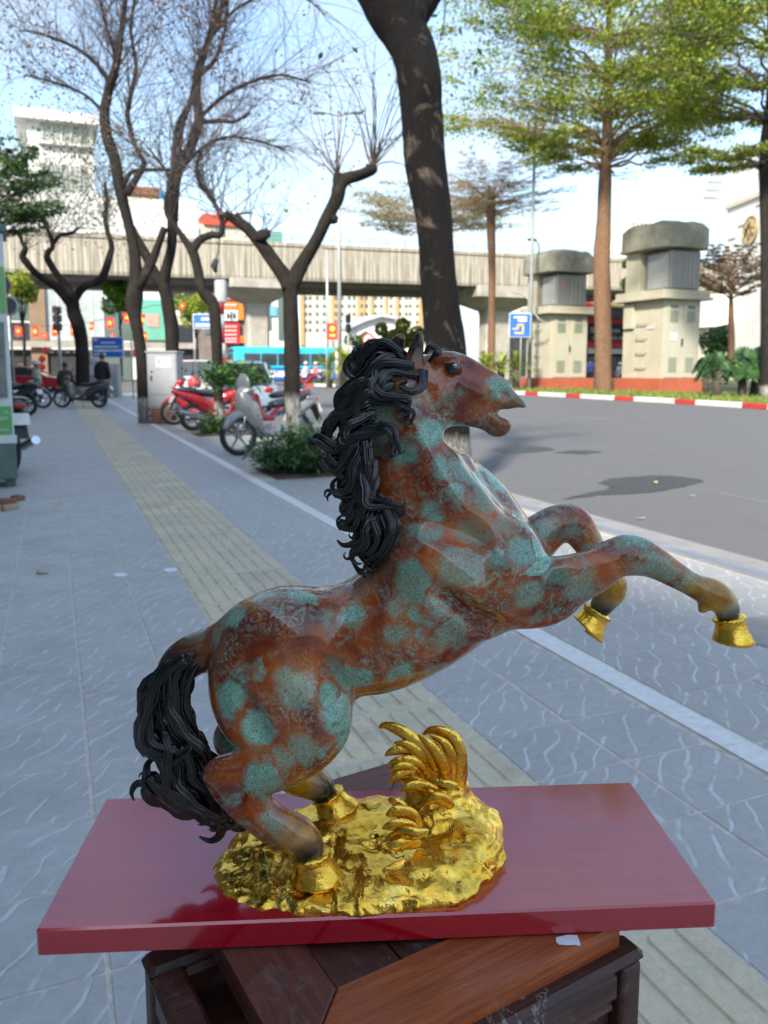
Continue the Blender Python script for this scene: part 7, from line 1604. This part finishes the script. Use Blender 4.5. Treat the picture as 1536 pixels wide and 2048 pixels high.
slabpoly('top_rail', [(ta, g_), (ta, tb-g_), (ta-fw, tb-fw-g_), (ta-fw, fw+g_)], TZ-.022, TZ, W_BRN, 'Y')
for i in range(3):
    x0 = fw+.0015+i*(ta-2*fw)/3; x1 = x0+(ta-2*fw)/3-.0015
    slabpoly('top_plank', [(x0, fw+.0015), (x1, fw+.0015), (x1, tb-fw-.0015), (x0, tb-fw-.0015)], TZ-.018, TZ-.003, W_DRK, 'Y')
# lower body: posts, rails, carved side, recessed panels
bx0, by0, bx1, by1 = -.050, -.012, .322, .206; BZ = .742
def sbox(name, x0, x1, y0, y1, z0, z1, mat, ch=.003, turn=False):
    m_ = MB(); m_.box(((x0+x1)/2, (y0+y1)/2, (z0+z1)/2), (x1-x0, y1-y0, z1-z0), ch=ch); return m_.build(name, mat, stand, 30)
pw = .024
for x0, y0 in ((bx0, by0), (bx1-pw, by0), (bx0, by1-pw), (bx1-pw, by1-pw)):
    m_ = MB(); r_ = .005
    prof = []
    for cx, cy, a0 in ((x0+pw-r_, y0+pw-r_, 0), (x0+r_, y0+pw-r_, 90), (x0+r_, y0+r_, 180), (x0+pw-r_, y0+r_, 270)):
        for k in range(5): a = R(a0+k*22.5); prof.append((cx+r_*math.cos(a), cy+r_*math.sin(a)))
    n = len(prof); vs = []
    for z, ins in ((0, 0), (BZ-.004, 0), (BZ-.001, .06), (BZ, .16)):
        vs += [(x+(x0+pw/2-x)*ins, y+(y0+pw/2-y)*ins, z) for x, y in prof]
    m_.add(vs, [(r*n+i, r*n+(i+1) % n, r*n+n+(i+1) % n, r*n+n+i) for r in range(3) for i in range(n)]+[tuple(range(3*n, 4*n))])
    m_.build('leg', W_DRK, stand, 50)
for x0, x1, y0, y1 in ((bx0+pw, bx1-pw, by0+.002, by0+.026), (bx0+pw, bx1-pw, by1-.026, by1-.002), (bx0+.002, bx0+.026, by0+pw, by1-pw), (bx1-.026, bx1-.002, by0+pw, by1-pw)):
    sbox('apron_rail', x0, x1, y0, y1, BZ-.030, BZ-.001, W_DRK, .005)
    sbox('lower_rail', x0, x1, y0, y1, BZ-.62, BZ-.585, W_DRK, .004)
sbox('moulding', bx0+pw, bx1-pw, by0+.006, by0+.018, BZ-.044, BZ-.0315, W_BRN, .005)
sbox('panel', bx0+pw, bx1-pw, by0+.014, by0+.020, BZ-.584, BZ-.046, W_DRK, .001)
sbox('panel', bx1-.016, bx1-.010, by0+pw, by1-pw, BZ-.584, BZ-.032, W_DRK, .001)
sbox('panel', bx0+pw, bx1-pw, by1-.016, by1-.010, BZ-.584, BZ-.032, W_DRK, .001)
sbox('panel_frame', bx0+pw+.022, bx1-pw-.022, by0+.008, by0+.0135, BZ-.085, BZ-.072, W_RED, .002)
for xx in (bx0+pw+.022, bx1-pw-.034): sbox('panel_frame', xx, xx+.012, by0+.008, by0+.0135, BZ-.56, BZ-.0855, W_RED, .002)
sbox('deck', bx0+.026, bx1-.026, by0+.026, by1-.026, BZ-.05, BZ-.04, W_DRK, .001)
for x0, x1, y0, y1 in ((bx0-.002, bx1+.002, by0-.002, by0+.027), (bx0-.002, bx1+.002, by1-.027, by1+.002), (bx0-.002, bx0+.027, by0+.0275, by1-.0275), (bx1-.027, bx1+.002, by0+.0275, by1-.0275)): sbox('top_frame', x0, x1, y0, y1, BZ+.0002, BZ+.011, W_DRK, .0045)
sbox('spacer', .02, ta-.02, .03, by1-.03, BZ-.0395, TZ-.0225, W_DRK, .002)
# carved fretwork on the left-hand side: interlaced scrolls in a frame
fx = bx0+.012
mbf = MB()
for zz in (BZ-.043, BZ-.30): mbf.box((fx, (by0+by1)/2, zz), (.010, by1-by0-2*pw, .010), ch=.002)
mbf.build('fret_frame', W_BRN, stand, 30)
y_c, span = (by0+by1)/2, (by1-by0-2*pw)/2
g = random.Random(3)
for row in range(5):
    for side in (-1, 1):
        z0_ = BZ-.072-row*.05; pts = []
        for k in range(15):
            a = k/14*4.2*math.pi/2.2; rr = span*.52*(1-k/14*.72)
            pts.append((fx+.002*math.sin(a*2), y_c+side*(span*.48-rr*math.cos(a)*.9), z0_+rr*math.sin(a)*.62))
        s_ = MB(); s_.tube(pts, [.0062-.0028*k/14 for k in range(15)], 8, flat=.8, up=(1, 0, 0)); s_.build('fret_scroll', W_BRN, stand, True)
sbox('fret_backing', bx0+.019, bx0+.024, by0+pw, by1-pw, BZ-.30, BZ-.032, W_DRK, .001)
# torn white paper scrap on the stand's edge
p0 = at(1138, 1884, gp(1138, 1884, TZ+.002).y)
mb = MB(); pl = [(-.011, .001), (-.009, .006), (.002, .007), (.0095, .005), (.0085, -.003), (.007, -.007), (.003, -.005), (-.004, -.004), (-.010, -.002)]
n = len(pl); mb.add([(x, y, .0) for x, y in pl]+[(x, y, .0005) for x, y in pl], [tuple(range(n-1, -1, -1)), tuple(range(n, 2*n))]+[(i, (i+1) % n, (i+1) % n+n, i+n) for i in range(n)])
tag(mb.build('paper_scrap', plain('white_paper', (.75, .76, .8), .8), None, False, (gp(1138, 1884, TZ).x, gp(1138, 1884, TZ).y, TZ+.0006), (0, 0, .2)), 'small torn scrap of white paper on the edge of the wooden stand', 'paper')
